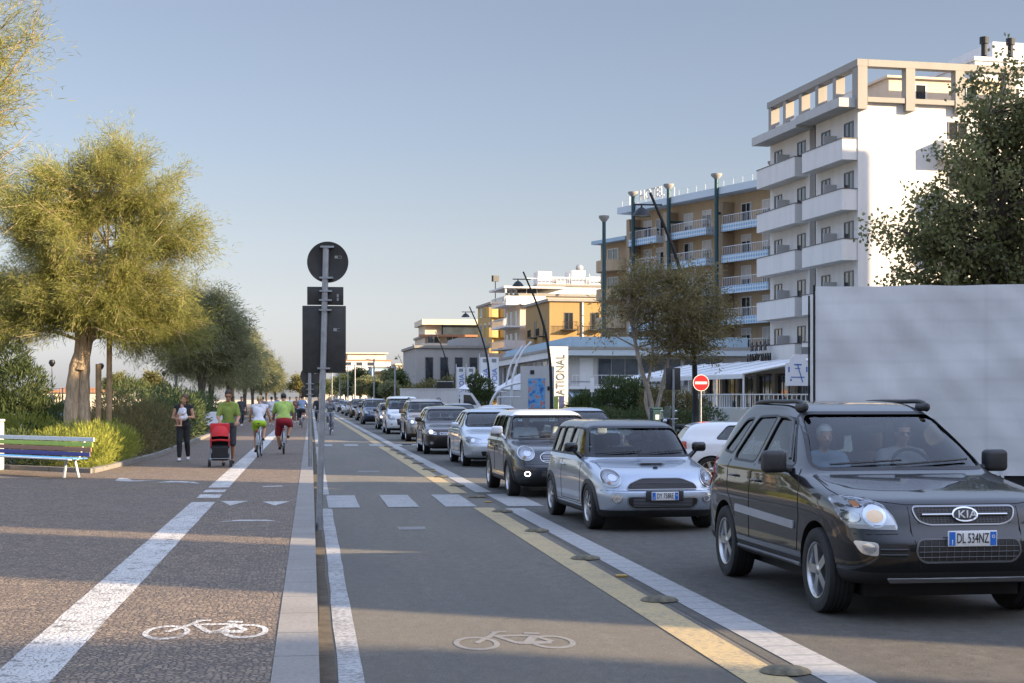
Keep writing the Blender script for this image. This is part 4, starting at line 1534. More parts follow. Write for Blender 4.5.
# ---------------------------------------------- front ends
def front_suv_hero(root, bvh, S):
    hl = rounded([(-.885, .955), (-.76, .965), (-.63, .905), (-.555, .80), (-.54, .725), (-.85, .735), (-.885, .83)], .04)
    for s in (-1, 1):
        pl = hl if s < 0 else mirror(hl)
        o = headlamp(root, bvh, pl, bulbs2=[(s * .70, .835, .082, "lamp_bowl"), (s * .80, .915, .022, "lens_orange"), (s * .835, .82, .04, "lamp_bowl")])
        b = MB(); patch(b, bvh, ellipse(s * .70, .83, .058, .046, 20), 'f', .012, 0, .03); b.build("bulb", M_["lamp_lit"], o, 180)
        b = MB(); lo = [(s * .56, .728), (s * .85, .738), (s * .85, .765), (s * .56, .765)]; patch(b, bvh, lo if s > 0 else lo[::-1], 'f', .009, 0, .05); b.build("side_marker", M_["plate_white"], o, 180)
        f = MB(); fp = rounded([(s * .845, .645), (s * .70, .635), (s * .70, .53), (s * .80, .545)], .03)
        patch(f, bvh, fp, 'f', .006, 0, .05, .01); fo = f.build("fog_lamp", M_["lamp_housing"], root, 60)
        f = MB(); patch(f, bvh, ellipse(s * .76, .59, .04, .04, 16), 'f', .012, 0, .04); f.build("bulb", M_["lamp_bowl"], fo, 180)
        v = MB(); vp = rounded([(s * .695, .63), (s * .49, .63), (s * .46, .56), (s * .49, .50), (s * .695, .525)], .02)
        patch(v, bvh, vp, 'f', .003, 0, .05); vo = v.build("bumper_vent", M_["mesh_black"], root, 180)
        v = MB(); slats(v, bvh, s * .69, s * .49, (.545, .585), .008, .009); v.build("vent_slat", M_["black_plastic"], vo, 60)
    g = rounded([(-.42, .90), (.42, .90), (.385, .80), (.30, .765), (-.30, .765), (-.385, .80)], .05)
    m = MB(); patch(m, bvh, g, 'f', .003, 0, .06); go = m.build("grille", M_["mesh_black"], root, 180)
    m = MB()
    for i in range(26):
        x = -.36 + .72 * i / 25
        line(m, bvh, [(x, .775), (x, .892)], 'f', .0028, .006, n=4, step=.2)
    for z in np.linspace(.782, .888, 7): line(m, bvh, [(-.38, z), (.38, z)], 'f', .0028, .006, n=4, step=.1)
    m.build("grille_mesh", M_["trim_grey"], go, 60)
    m = MB(); ringpatch(m, bvh, inset_poly(g, -.006), .011, 'f', .010, 0, .010); m.build("grille_frame", M_["chrome_dark"], go, 60)
    m = MB(); line(m, bvh, [(-.345, .838), (-.10, .838)], 'f', .011, .014, n=8); line(m, bvh, [(.10, .838), (.345, .838)], 'f', .011, .014, n=8); m.build("grille_bar", M_["chrome"], go, 60)
    e = ellipse(0, .838, .105, .054, 32)
    m = MB(); patch(m, bvh, e, 'f', .022, 0, .05, .022); bo = m.build("badge", M_["sign_back"], go, 40)
    m = MB(); ringpatch(m, bvh, e, .011, 'f', .026, 0, .01); m.build("badge_ring", M_["chrome"], bo, 60)
    c = proj(bvh, (0, .838), 'f', .026)
    me = text_mesh("KIA", .082, .003, width=1.22, spacing=1.02); me.transform(Matrix.Translation(c + Vector((0, -.045, 0))) @ FACE_FRONT)
    link_mesh("badge_lettering", me, M_["sign_white"], bo)
    lg = rounded([(-.40, .655), (.40, .655), (.415, .55), (.36, .49), (-.36, .49), (-.415, .55)], .05)
    m = MB(); patch(m, bvh, lg, 'f', .003, 0, .06); lo = m.build("lower_grille", M_["mesh_black"], root, 180)
    m = MB(); slats(m, bvh, -.40, .40, (.525, .565, .605), .008, .0035)
    for x in np.linspace(-.36, .36, 13): line(m, bvh, [(x, .497), (x, .648)], 'f', .0025, .008, n=4)
    m.build("grille_mesh", M_["trim_grey"], lo, 60)
    m = MB(); ringpatch(m, bvh, inset_poly(lg, -.012), .014, 'f', .008, 0, .008); m.build("grille_frame", M_["trim_grey"], lo, 60)
    p = proj(bvh, (0, .66), 'f', .02); plate(root, .02, p.y - .012, .665, "DL 534NZ", 1.1)
    m = MB(); patch(m, bvh, rounded([(-.62, .36), (.62, .36), (.58, .325), (-.58, .325)], .01), 'f', .012, 0, .08, .012); m.build("skid_strip", M_["mould_grey"], root, 60)
    # side moulding, roof rails, wind deflectors
    for ax, s in (('l', -1), ('R', 1)):
        m = MB(); patch(m, bvh, rounded([(1.40, .635), (3.12, .665), (3.12, .735), (1.40, .70)], .02), ax, .012, 0, .1, .012); m.build("side_moulding", M_["mould_grey"], root, 60)
        m = MB(); line(m, bvh, [(1.30, .345), (3.10, .345)], ax, .02, .0, n=6); m.build("sill_trim", M_["trim_grey"], root, 60)
        m = MB(); x = s * .60
        pts = [(s * .57, 2.12, 1.60), (s * .575, 2.25, 1.668), (s * .57, 2.7, 1.70), (s * .56, 3.2, 1.695), (s * .545, 3.6, 1.655), (s * .53, 3.72, 1.60)]
        pts = [(a, b, zm(c) - .008) for a, b, c in pts]; m.tube(catmull(pts, 5), .02, 8); m.rbox((s * .57, 2.22, zm(1.618)), (.06, .26, .075), .03); m.rbox((s * .542, 3.6, zm(1.60)), (.055, .22, .08), .03)
        m.build("roof_rail", M_["black_plastic"], root, 60)
        m = MB(); line(m, bvh, [(1.80, 1.20), (2.17, 1.50), (2.36, 1.53), (2.60, 1.535)], ax, .016, .012, n=6); m.build("wind_deflector", M_["trim_grey"], root, 60)


def round_lamp(root, bvh, x, z, rx, rz, rot=0):
    e = ellipse(x, z, rx, rz, 32, rot)
    o = headlamp(root, bvh, e, bulbs2=[(x - .015 * (1 if x > 0 else -1), z + .012, rx * .50, "lamp_bowl"), (x + .035 * (1 if x > 0 else -1), z - rz * .55, rx * .2, "lens_orange")], dome=.03)
    r = MB(); ringpatch(r, bvh, ellipse(x, z, rx + .012, rz + .012, 40, rot), .020, 'f', .014, 0, .014); r.build("lamp_ring", M_["chrome"], o, 60)
    return o


def front_mini(root, bvh, S):
    for s in (-1, 1):
        round_lamp(root, bvh, s * .64, .735, .102, .115, s * -.25)
        f = MB(); patch(f, bvh, ellipse(s * .595, .455, .055, .055, 20), 'f', .008, 0, .05, .01); fo = f.build("fog_lamp", M_["lamp_housing"], root, 60)
        f = MB(); ringpatch(f, bvh, ellipse(s * .595, .455, .065, .065, 24), .014, 'f', .012, 0, .012); f.build("lamp_ring", M_["chrome"], fo, 60)
        f = MB(); patch(f, bvh, ellipse(s * .595, .455, .03, .03, 12), 'f', .012, 0, .05); f.build("bulb", M_["lamp_bowl"], fo, 180)
    g = rounded([(-.475, .585), (-.43, .665), (-.26, .735), (.26, .735), (.43, .665), (.475, .585)], .06)
    m = MB(); patch(m, bvh, g, 'f', .004, 0, .06); go = m.build("grille", M_["mesh_black"], root, 180)
    m = MB(); slats(m, bvh, -.41, .41, np.linspace(.605, .67, 5), .008, .004)
    m.build("grille_mesh", M_["trim_grey"], go, 60)
    m = MB(); ringpatch(m, bvh, inset_poly(g, -.008), .011, 'f', .010, 0, .010); m.build("grille_frame", M_["chrome_dark"], go, 60)
    lg = rounded([(-.455, .465), (.455, .465), (.46, .38), (.38, .315), (-.38, .315), (-.46, .38)], .05)
    m = MB(); patch(m, bvh, lg, 'f', .004, 0, .06); lo = m.build("lower_grille", M_["mesh_black"], root, 180)
    m = MB(); slats(m, bvh, -.39, .39, np.linspace(.345, .445, 6), .008, .004); m.build("grille_mesh", M_["trim_grey"], lo, 60)
    m = MB(); ringpatch(m, bvh, inset_poly(lg, -.014), .018, 'f', .010, 0, .01); m.build("grille_frame", M_["chrome"], lo, 60)
    m = MB(); c = proj(bvh, (.02, .49), 'f', .012); m.rbox(c, (.50, .02, .13), .01); m.build("plate_holder", M_["black_plastic"], root, 40)
    plate(root, .02, c.y - .018, .49, "DY 758RE")
    m = MB(); patch(m, bvh, rounded([(-.20, .62), (.20, .62), (.20, .68), (-.20, .68)], .02), 't', .028, 0, .05, .03); sc_ = m.build("hood_scoop", M_[S['paint']], root, 60)
    m = MB(); c = proj(bvh, (0, .60), 't', .02); m.rbox(c, (.30, .025, .022), .008); m.build("scoop_mouth", M_["mesh_black"], sc_, 40)
    m = MB(); c = proj(bvh, (0, .40), 't', .006); m.ball(c, (.035, .02, .02)); m.build("badge", M_["black_metal"], root, 60)
    m = MB(); patch(m, bvh, rounded([(-.80, .285), (.80, .285), (.74, .20), (-.74, .20)], .03), 'f', .014, 0, .08, .015); m.build("front_lip", M_["black_plastic"], root, 60)


def front_countryman(root, bvh, S):
    for s in (-1, 1):
        round_lamp(root, bvh, s * .645, .83, .125, .125, 0)
        f = MB(); patch(f, bvh, ellipse(s * .64, .44, .05, .05, 20), 'f', .010, 0, .05, .012); fo = f.build("fog_lamp", M_["chrome"], root, 60)
        f = MB(); ringpatch(f, bvh, ellipse(s * .64, .44, .05, .05, 24), .014, 'f', .014, 0); f.build("bulb", M_["lamp_lit_white"], fo, 180)
    g = rounded([(-.40, .70), (-.42, .78), (-.34, .85), (.34, .85), (.42, .78), (.40, .70), (.34, .67), (-.34, .67)], .04)
    m = MB(); patch(m, bvh, g, 'f', .004, 0, .06); go = m.build("grille", M_["mesh_black"], root, 180)
    m = MB(); slats(m, bvh, -.38, .38, np.linspace(.70, .82, 4), .010, .008); m.build("grille_slat", M_["chrome"], go, 60)
    m = MB(); ringpatch(m, bvh, inset_poly(g, -.01), .013, 'f', .012, 0, .012); m.build("grille_frame", M_["chrome"], go, 60)
    lg = rounded([(-.42, .50), (.42, .50), (.40, .38), (-.40, .38)], .04)
    m = MB(); patch(m, bvh, lg, 'f', .004, 0, .06); lo = m.build("lower_grille", M_["mesh_black"], root, 180)
    m = MB(); slats(m, bvh, -.40, .40, np.linspace(.40, .48, 4), .008, .005); m.build("grille_mesh", M_["trim_grey"], lo, 60)
    p = proj(bvh, (0, .56), 'f', .02); plate(root, 0, p.y - .01, .57, "")


def front_generic(root, bvh, S):
    G = S['G']
    for s in (-1, 1):
        pl = G['lamp']; pl = rounded(pl if s > 0 else mirror(pl), .04)
        cx = sum(p[0] for p in pl) / len(pl); cz = sum(p[1] for p in pl) / len(pl)
        o = headlamp(root, bvh, pl, bulbs2=[(cx, cz, G.get('br', .05), "lamp_lit_white" if (G.get('lit') and (s in G['lit'])) else "lamp_bowl")], dome=.01)
        if G.get('fog'):
            f = MB(); patch(f, bvh, ellipse(s * G['fog'][0], G['fog'][1], .05, .045, 16), 'f', .008, 0, .05, .01); f.build("fog_lamp", M_["lamp_housing"], root, 60)
    g = rounded(G['grille'], .03)
    m = MB(); patch(m, bvh, g, 'f', .004, 0, .08); go = m.build("grille", M_["mesh_black"], root, 180)
    m = MB(); zs = [p[1] for p in g]; xs = [p[0] for p in g]
    slats(m, bvh, min(xs) * .85, max(xs) * .85, np.linspace(min(zs) + .02, max(zs) - .02, G.get('ns', 3)), .010, .007); m.build("grille_slat", M_["chrome" if G.get('chrome', 1) else "trim_grey"], go, 60)
    if G.get('chrome', 1):
        m = MB(); ringpatch(m, bvh, inset_poly(g, -.014), .016, 'f', .010, 0, .01); m.build("grille_frame", M_["chrome"], go, 60)
    if G.get('lower'):
        m = MB(); patch(m, bvh, rounded(G['lower'], .03), 'f', .004, 0, .08); m.build("lower_grille", M_["mesh_black"], root, 180)
    p = proj(bvh, (0, G['plate']), 'f', .02); plate(root, 0, p.y - .01, G['plate'], "")
    if G.get('mould'):
        for ax in ('l', 'R'):
            m = MB(); line(m, bvh, G['mould'], ax, .014, .004, n=6); m.build("side_moulding", M_["trim_grey"], root, 60)
    if G.get('rails'):
        for s in (-1, 1):
            m = MB(); m.tube(catmull([(s * G['rails'][0], y, z) for y, z in G['rails'][1]], 4), .02, 8); m.build("roof_rail", M_["trim_grey"], root, 60)


# ---------------------------------------------- paints and specs
paint("paint_black", (.005, .005, .006), .0, .3)
paint("paint_silver_blue", (.37, .42, .49), .55, .3)
paint("paint_silver", (.48, .53, .58), .6, .32)
paint("paint_anthracite", (.035, .037, .042), .4, .3)
paint("paint_dark_brown", (.035, .025, .022), .4, .3)
paint("paint_white", (.66, .67, .68), 0, .3)
paint("paint_white_roof", (.62, .64, .68), 0, .3)
paint("paint_dark_blue", (.02, .035, .08), .3, .3)
paint("paint_blue", (.05, .20, .50), .1, .3)
paint("paint_red", (.35, .02, .02), .1, .3)
paint("paint_grey", (.16, .17, .18), .5, .3)

SUV = dict(name="suv", label="black four wheel drive car with roof rails, nearest in the queue at the right", cat="car", paint="paint_black", zmap=[(0, 0), (1.12, 1.12), (1.67, 1.71)], W=1.84, L=4.35, belt=1.12, lowz=.40,
    rows=[(.27, .42, 4.10, .78, 5), (.30, .20, 4.20, .86, 5.5), (.36, .07, 4.30, .895, 6), (.46, .015, 4.34, .908, 6), (.60, .0, 4.35, .915, 6), (.67, .02, 4.34, .918, 6), (.72, .06, 4.31, .916, 6.5), (.82, .09, 4.28, .918, 6.5), (.90, .13, 4.26, .915, 6),
          (.945, .19, 4.25, .91, 5.2), (.985, .36, 4.24, .903, 5), (1.03, .68, 4.23, .896, 5), (1.075, 1.02, 4.22, .888, 5.5), (1.105, 1.20, 4.21, .872, 6), (1.13, 1.27, 4.20, .852, 6.5), (1.25, 1.47, 4.15, .785, 7), (1.40, 1.73, 4.06, .71, 7), (1.52, 1.97, 3.96, .645, 6.5),
          (1.59, 2.15, 3.86, .60, 6), (1.635, 2.36, 3.74, .57, 5), (1.66, 2.62, 3.55, .46, 4.5), (1.67, 2.9, 3.3, .25, 4)],
    cavity=(1.28, 4.12, .76), axles=(.88, 3.51), wr=.345, tw=.225, track=.915, arch_gap=.055, rim='five', seats=(2.28, 3.05), seat_z=1.17,
    side_windows=[[(1.66, 1.155), (2.14, 1.51), (2.58, 1.535), (2.66, 1.15)], [(2.76, 1.15), (2.69, 1.535), (3.22, 1.52), (3.44, 1.20), (3.40, 1.155)], [(3.56, 1.20), (3.36, 1.51), (3.58, 1.49), (3.86, 1.22)]],
    windscreen=[(-.755, 1.15), (.755, 1.15), (.59, 1.56), (-.59, 1.56)], rear_window=[(-.66, 1.16), (.66, 1.16), (.54, 1.50), (-.54, 1.50)],
    seams=[[(1.36, .46), (1.30, .75), (1.33, 1.0), (1.50, 1.13)], [(2.72, .45), (2.70, .8), (2.70, 1.13)], [(3.16, .62), (3.40, .85), (3.50, 1.14)], [(1.36, .46), (2.72, .45), (3.05, .46)], [(.30, .93), (.8, 1.005), (1.25, 1.085)]],
    front_seams=[[(-.86, .965), (-.45, .915), (.45, .915), (.86, .965)], [(-.9, .69), (-.55, .70)], [(.55, .70), (.9, .69)], [(-.44, .9), (-.44, .7), (-.38, .46), (-.36, .38)], [(.44, .9), (.44, .7), (.38, .46), (.36, .38)]],
    handles=[(2.50, .985), (3.22, 1.0)], mirror=(1.66, 1.16), mirror_size=(.21, .13, .19), front=front_suv_hero, tail=[(.60, .85), (.88, .85), (.84, 1.15), (.66, 1.15)])

MINI = dict(name="estate_car", label="silver-blue small estate car with black pillars, second in the queue", paint="paint_silver_blue", zmap=[(0, 0), (.3, .3), (.99, .92), (1.426, 1.43)], roof="paint_black", roofz=1.335, pillar="paint_black", W=1.68, L=3.94, belt=.99, lowz=.255,
    rows=[(.17, .35, 3.70, .72, 5), (.20, .14, 3.84, .79, 5), (.27, .05, 3.90, .82, 5), (.36, .01, 3.93, .832, 5), (.46, .0, 3.94, .838, 5), (.54, .01, 3.93, .84, 5), (.565, .035, 3.92, .84, 5), (.64, .06, 3.91, .842, 5), (.72, .10, 3.90, .84, 4.8),
          (.79, .17, 3.89, .835, 4.4), (.845, .30, 3.88, .828, 4), (.89, .52, 3.87, .82, 4), (.93, .78, 3.86, .812, 4.5), (.962, 1.0, 3.85, .80, 5), (.985, 1.09, 3.84, .782, 6), (1.0, 1.13, 3.835, .765, 7), (1.12, 1.30, 3.80, .72, 7), (1.25, 1.50, 3.76, .675, 7), (1.33, 1.64, 3.72, .645, 6.5),
          (1.375, 1.77, 3.66, .60, 6), (1.405, 1.95, 3.55, .53, 5), (1.42, 2.2, 3.4, .40, 4.5), (1.426, 2.5, 3.1, .2, 4)],
    cavity=(1.12, 3.75, .66), axles=(.74, 3.287), wr=.308, tw=.20, track=.845, arch_gap=.03, arch_trim=.06, rim='seven', seats=(2.1, 2.9), seat_z=1.03,
    side_windows=[[(1.42, 1.03), (1.74, 1.315), (2.40, 1.325), (2.46, 1.02)], [(2.54, 1.02), (2.48, 1.325), (3.02, 1.32), (3.04, 1.02)], [(3.12, 1.02), (3.10, 1.32), (3.46, 1.31), (3.54, 1.03)]],
    windscreen=[(-.70, 1.02), (.70, 1.02), (.60, 1.33), (-.60, 1.33)], rear_window=[(-.60, 1.02), (.60, 1.02), (.52, 1.30), (-.52, 1.30)],
    seams=[[(1.28, .34), (1.22, .7), (1.30, .93)], [(2.50, .33), (2.52, .99)], [(1.28, .34), (2.50, .33)], [(1.12, .30), (2.9, .30)]],
    front_seams=[[(-.82, .565), (-.45, .56), (.45, .56), (.82, .565)]],
    top_seams=[[(-.70, .45), (-.68, 1.0)], [(.70, .45), (.68, 1.0)]],
    handles=[(2.36, .85)], mirror=(1.46, 1.03), mirror_size=(.19, .12, .13), mirror_mat="paint_black", front=front_mini, tail=[(.62, .62), (.76, .62), (.76, .9), (.62, .9)])

COUNTRY = dict(name="crossover_car", label="dark grey crossover with white roof and a lit round fog lamp, third in the queue", paint="paint_anthracite", zmap=[(0, 0), (.3, .3), (1.07, .98), (1.56, 1.525)], roof="paint_white_roof", roofz=1.455, pillar="paint_black", W=1.79, L=4.10, belt=1.07, lowz=.33,
    rows=[(.21, .40, 3.80, .77, 5), (.25, .16, 3.98, .85, 5), (.33, .05, 4.06, .878, 5), (.44, .0, 4.09, .889, 5), (.56, .0, 4.10, .893, 5), (.64, .03, 4.09, .895, 5), (.74, .06, 4.07, .896, 5), (.82, .10, 4.06, .893, 4.8), (.89, .17, 4.05, .888, 4.4), (.945, .32, 4.04, .88, 4.2),
          (.985, .56, 4.03, .873, 4.2), (1.02, .86, 4.02, .865, 4.6), (1.05, 1.08, 4.01, .852, 5.4), (1.075, 1.18, 4.0, .83, 6.5), (1.2, 1.36, 3.96, .78, 7), (1.35, 1.59, 3.9, .72, 7), (1.45, 1.76, 3.84, .68, 6.5), (1.50, 1.90, 3.78, .63, 6), (1.535, 2.1, 3.66, .55, 5), (1.555, 2.4, 3.45, .4, 4.5), (1.56, 2.7, 3.2, .2, 4)],
    cavity=(1.18, 3.9, .72), axles=(.80, 3.395), wr=.325, tw=.215, track=.895, arch_gap=.035, arch_trim=.06, rim='five', seats=(2.1, 2.9), seat_z=1.12,
    side_windows=[[(1.52, 1.115), (1.88, 1.435), (2.36, 1.445), (2.44, 1.11)], [(2.52, 1.11), (2.44, 1.445), (3.05, 1.44), (3.14, 1.12)], [(3.22, 1.13), (3.14, 1.44), (3.50, 1.42), (3.60, 1.15)]],
    windscreen=[(-.75, 1.10), (.75, 1.10), (.64, 1.45), (-.64, 1.45)], rear_window=[(-.62, 1.12), (.62, 1.12), (.55, 1.4), (-.55, 1.4)],
    seams=[[(1.32, .42), (1.27, .8), (1.36, 1.02)], [(2.48, .42), (2.48, 1.09)], [(1.32, .42), (3.0, .42)]], front_seams=[[(-.86, .63), (.86, .63)]], top_seams=[[(-.72, .5), (-.7, 1.05)], [(.72, .5), (.7, 1.05)]],
    handles=[(2.32, .93), (3.08, .95)], mirror=(1.56, 1.12), mirror_size=(.20, .13, .15), mirror_mat="paint_white_roof", front=front_countryman, tail=[(.62, .72), (.78, .72), (.78, .98), (.62, .98)])


def sedan_rows(L, W, H, hood=.72, deck=.95, zb=.93):
    w = W / 2
    return [(.18, .35, L - .4, w * .86, 5), (.22, .14, L - .16, w * .95, 5), (.30, .04, L - .06, w * .985, 5.5), (.42, .0, L - .01, w * .995, 5.5), (.54, .0, L, w, 5.5), (.60, .03, L - .01, w, 5.5), (.68, .07, L - .03, w, 5.2), (.75, .14, L - .04, w * .995, 5), (.80, .26, L - .05, w * .99, 4.6),
            (.84, .50, L - .07, w * .98, 4.6), (.88, .80, L - .12, w * .97, 5), (zb - .01, 1.08, L - (.35 if deck > .5 else .12), w * .955, 5.5), (zb + .02, 1.20, L - max(.14, deck * .62), w * .925, 6.2), (zb + .06, 1.28, L - max(.16, deck * .75), w * .89, 6.8), (1.12, 1.52, L - max(.2, deck * .98), w * .82, 7),
            (1.27, 1.80, L - max(.32, deck * 1.22), w * .745, 6.8), (H - .10, 2.02, L - max(.46, deck * 1.4), w * .69, 6.2), (H - .05, 2.2, L - max(.6, deck * 1.55), w * .63, 5.5), (H - .02, 2.4, L - max(.8, deck * 1.7), w * .5, 4.8), (H, 2.65, L - max(1.1, deck * 1.9), w * .25, 4)]


def tall_rows(L, W, H, zb, hf, cowl):
    """hatch, SUV or van: hf = bonnet lip height, cowl = windscreen base y"""
    w = W / 2
    return [(.20, .38, L - .35, w * .87, 5), (.24, .15, L - .15, w * .95, 5), (.33, .04, L - .05, w * .985, 5.5), (.46, .0, L - .01, w * .995, 5.5), (.58, .0, L, w, 5.5), (.66, .03, L - .01, w, 5.5), (hf - .12, .07, L - .03, w, 5.3), (hf - .05, .12, L - .04, w * .998, 5), (hf, .24, L - .05, w * .99, 4.6),
            (hf + (zb - hf) * .35, .24 + (cowl - .24) * .45, L - .06, w * .98, 4.8), (hf + (zb - hf) * .75, .24 + (cowl - .24) * .85, L - .07, w * .965, 5.4), (zb + .02, cowl, L - .08, w * .935, 6.4), (zb + (H - zb) * .3, cowl + .26, L - .14, w * .86, 7), (zb + (H - zb) * .65, cowl + .55, L - .25, w * .78, 7),
            (H - .09, cowl + .76, L - .34, w * .72, 6.2), (H - .045, cowl + .94, L - .46, w * .66, 5.5), (H - .015, cowl + 1.2, L - .7, w * .52, 4.8), (H, cowl + 1.5, L - 1.0, w * .25, 4)]


SEDAN = dict(name="saloon_car", label="pale silver saloon car, fourth in the queue", paint="paint_silver", W=1.80, L=4.70, belt=.95, lowz=.24, rows=sedan_rows(4.7, 1.8, 1.46), cavity=(1.26, 3.9, .70), axles=(.92, 3.62), wr=.325, tw=.21, arch_gap=.035, rim='seven', seats=(2.2, 3.0), seat_z=1.02,
    side_windows=[[(1.62, 1.0), (2.06, 1.335), (2.50, 1.36), (2.56, .995)], [(2.64, .995), (2.57, 1.36), (3.05, 1.34), (3.42, 1.02), (3.40, 1.0)]], windscreen=[(-.72, 1.01), (.72, 1.01), (.60, 1.35), (-.60, 1.35)], rear_window=[(-.62, 1.04), (.62, 1.04), (.55, 1.3), (-.55, 1.3)],
    seams=[[(1.42, .36), (1.36, .7), (1.45, .92)], [(2.60, .35), (2.60, .97)], [(1.42, .36), (3.1, .35)]], front_seams=[[(-.85, .60), (.85, .60)]], handles=[(2.42, .84), (3.25, .86)], mirror=(1.68, 1.0), mirror_mat="paint_silver", front=front_generic,
    G=dict(lamp=[(.46, .69), (.50, .58), (.84, .62), (.85, .74), (.76, .76)], br=.05, grille=[(-.34, .71), (.34, .71), (.27, .54), (-.27, .54)], ns=5, lower=[(-.5, .40), (.5, .40), (.46, .28), (-.46, .28)], plate=.44, fog=(.66, .36)))
HATCH = dict(name="hatchback_car", label="dark brown hatchback with one bright headlamp, fifth in the queue", paint="paint_dark_brown", W=1.76, L=4.1, belt=1.0, lowz=.25, rows=tall_rows(4.1, 1.76, 1.48, .99, .80, 1.12), cavity=(1.18, 3.9, .70), axles=(.86, 3.4), wr=.31, tw=.2, arch_gap=.035, rim='five', seats=(2.1, 2.9), seat_z=1.05,
    side_windows=[[(1.50, 1.04), (1.88, 1.36), (2.40, 1.385), (2.46, 1.03)], [(2.54, 1.03), (2.47, 1.385), (3.02, 1.37), (3.28, 1.06)]], windscreen=[(-.72, 1.05), (.72, 1.05), (.60, 1.37), (-.60, 1.37)], rear_window=[(-.6, 1.06), (.6, 1.06), (.52, 1.35), (-.52, 1.35)],
    seams=[[(1.34, .36), (1.28, .7), (1.36, .96)], [(2.50, .35), (2.50, 1.01)], [(1.34, .36), (2.9, .35)]], handles=[(2.34, .88), (3.05, .9)], mirror=(1.54, 1.04), mirror_mat="paint_dark_brown", front=front_generic,
    G=dict(lamp=[(.50, .66), (.52, .60), (.80, .64), (.85, .78), (.74, .80)], lit=(-1,), br=.055, grille=[(-.42, .66), (.42, .66), (.40, .62), (-.40, .62)], ns=1, lower=[(-.55, .46), (.55, .46), (.5, .30), (-.5, .30)], plate=.54, fog=(.66, .36)))
BIGSUV = dict(name="suv", label="dark grey off-roader sixth in the queue, ahead of the white van", paint="paint_grey", W=1.86, L=4.5, belt=1.12, lowz=.32, rows=tall_rows(4.5, 1.86, 1.70, 1.11, .94, 1.25), cavity=(1.3, 4.3, .76), axles=(.92, 3.6), wr=.355, tw=.225, arch_gap=.045, arch_trim=.05, rim='five', seats=(2.3, 3.1), seat_z=1.2,
    side_windows=[[(1.66, 1.16), (2.06, 1.53), (2.56, 1.57), (2.62, 1.15)], [(2.70, 1.15), (2.64, 1.57), (3.2, 1.56), (3.3, 1.16)], [(3.4, 1.16), (3.3, 1.55), (3.72, 1.52), (3.9, 1.2)]], windscreen=[(-.77, 1.17), (.77, 1.17), (.66, 1.57), (-.66, 1.57)], rear_window=[(-.64, 1.18), (.64, 1.18), (.56, 1.54), (-.56, 1.54)],
    seams=[[(1.42, .45), (1.36, .8), (1.46, 1.08)], [(2.66, .44), (2.66, 1.13)], [(1.42, .45), (3.1, .44)]], handles=[(2.5, .99), (3.2, 1.0)], mirror=(1.68, 1.18), mirror_size=(.21, .13, .18), front=front_generic,
    G=dict(lamp=[(.52, .80), (.52, .70), (.84, .72), (.88, .86), (.70, .88)], lit=(-1,), br=.045, grille=[(-.42, .86), (.42, .86), (.38, .68), (-.38, .68)], ns=4, lower=[(-.6, .50), (.6, .50), (.55, .36), (-.55, .36)], plate=.58, rails=(.62, [(2.3, 1.66), (2.6, 1.74), (3.5, 1.73), (3.8, 1.64)])))
VAN = dict(name="people_carrier", label="white van-like people carrier, seventh in the queue", paint="paint_white", W=1.84, L=4.6, belt=1.16, lowz=.28, rows=tall_rows(4.6, 1.84, 1.83, 1.15, .98, 1.0), cavity=(1.05, 4.4, .78), axles=(.92, 3.7), wr=.33, tw=.21, arch_gap=.04, rim='five', seats=(2.0, 2.9), seat_z=1.25,
    side_windows=[[(1.42, 1.2), (1.84, 1.66), (2.3, 1.70), (2.36, 1.19)], [(2.46, 1.19), (2.42, 1.70), (3.2, 1.69), (3.26, 1.2)]], windscreen=[(-.76, 1.21), (.76, 1.21), (.66, 1.69), (-.66, 1.69)], rear_window=[(-.64, 1.22), (.64, 1.22), (.58, 1.64), (-.58, 1.64)],
    seams=[[(1.24, .4), (1.18, .8), (1.26, 1.1)], [(2.40, .4), (2.40, 1.17)]], handles=[(2.26, 1.0)], mirror=(1.46, 1.22), mirror_size=(.2, .13, .22), mirror_mat="black_plastic", front=front_generic,
    G=dict(lamp=[(.50, .78), (.52, .68), (.82, .74), (.86, .96), (.74, .94)], br=.05, grille=[(-.44, .74), (.44, .74), (.40, .44), (-.40, .44)], ns=3, chrome=0, plate=.80, fog=(.68, .48)))


def set_car(root, x, y, rz=0.0):
    root.location = (x, y, .004)
    root.rotation_euler = (0, 0, rz)
    return root


def recolour(root, old, new):
    for ch in root.children_recursive:
        for sl in ch.material_slots:
            if sl.material == M_[old]:
                sl.link = 'OBJECT'
                sl.material = M_[new]


def dim(root):
    for ch in root.children_recursive:
        for sl in ch.material_slots:
            if sl.material == M_["lamp_lit_white"]: sl.link = 'OBJECT'; sl.material = M_["lamp_bowl"]


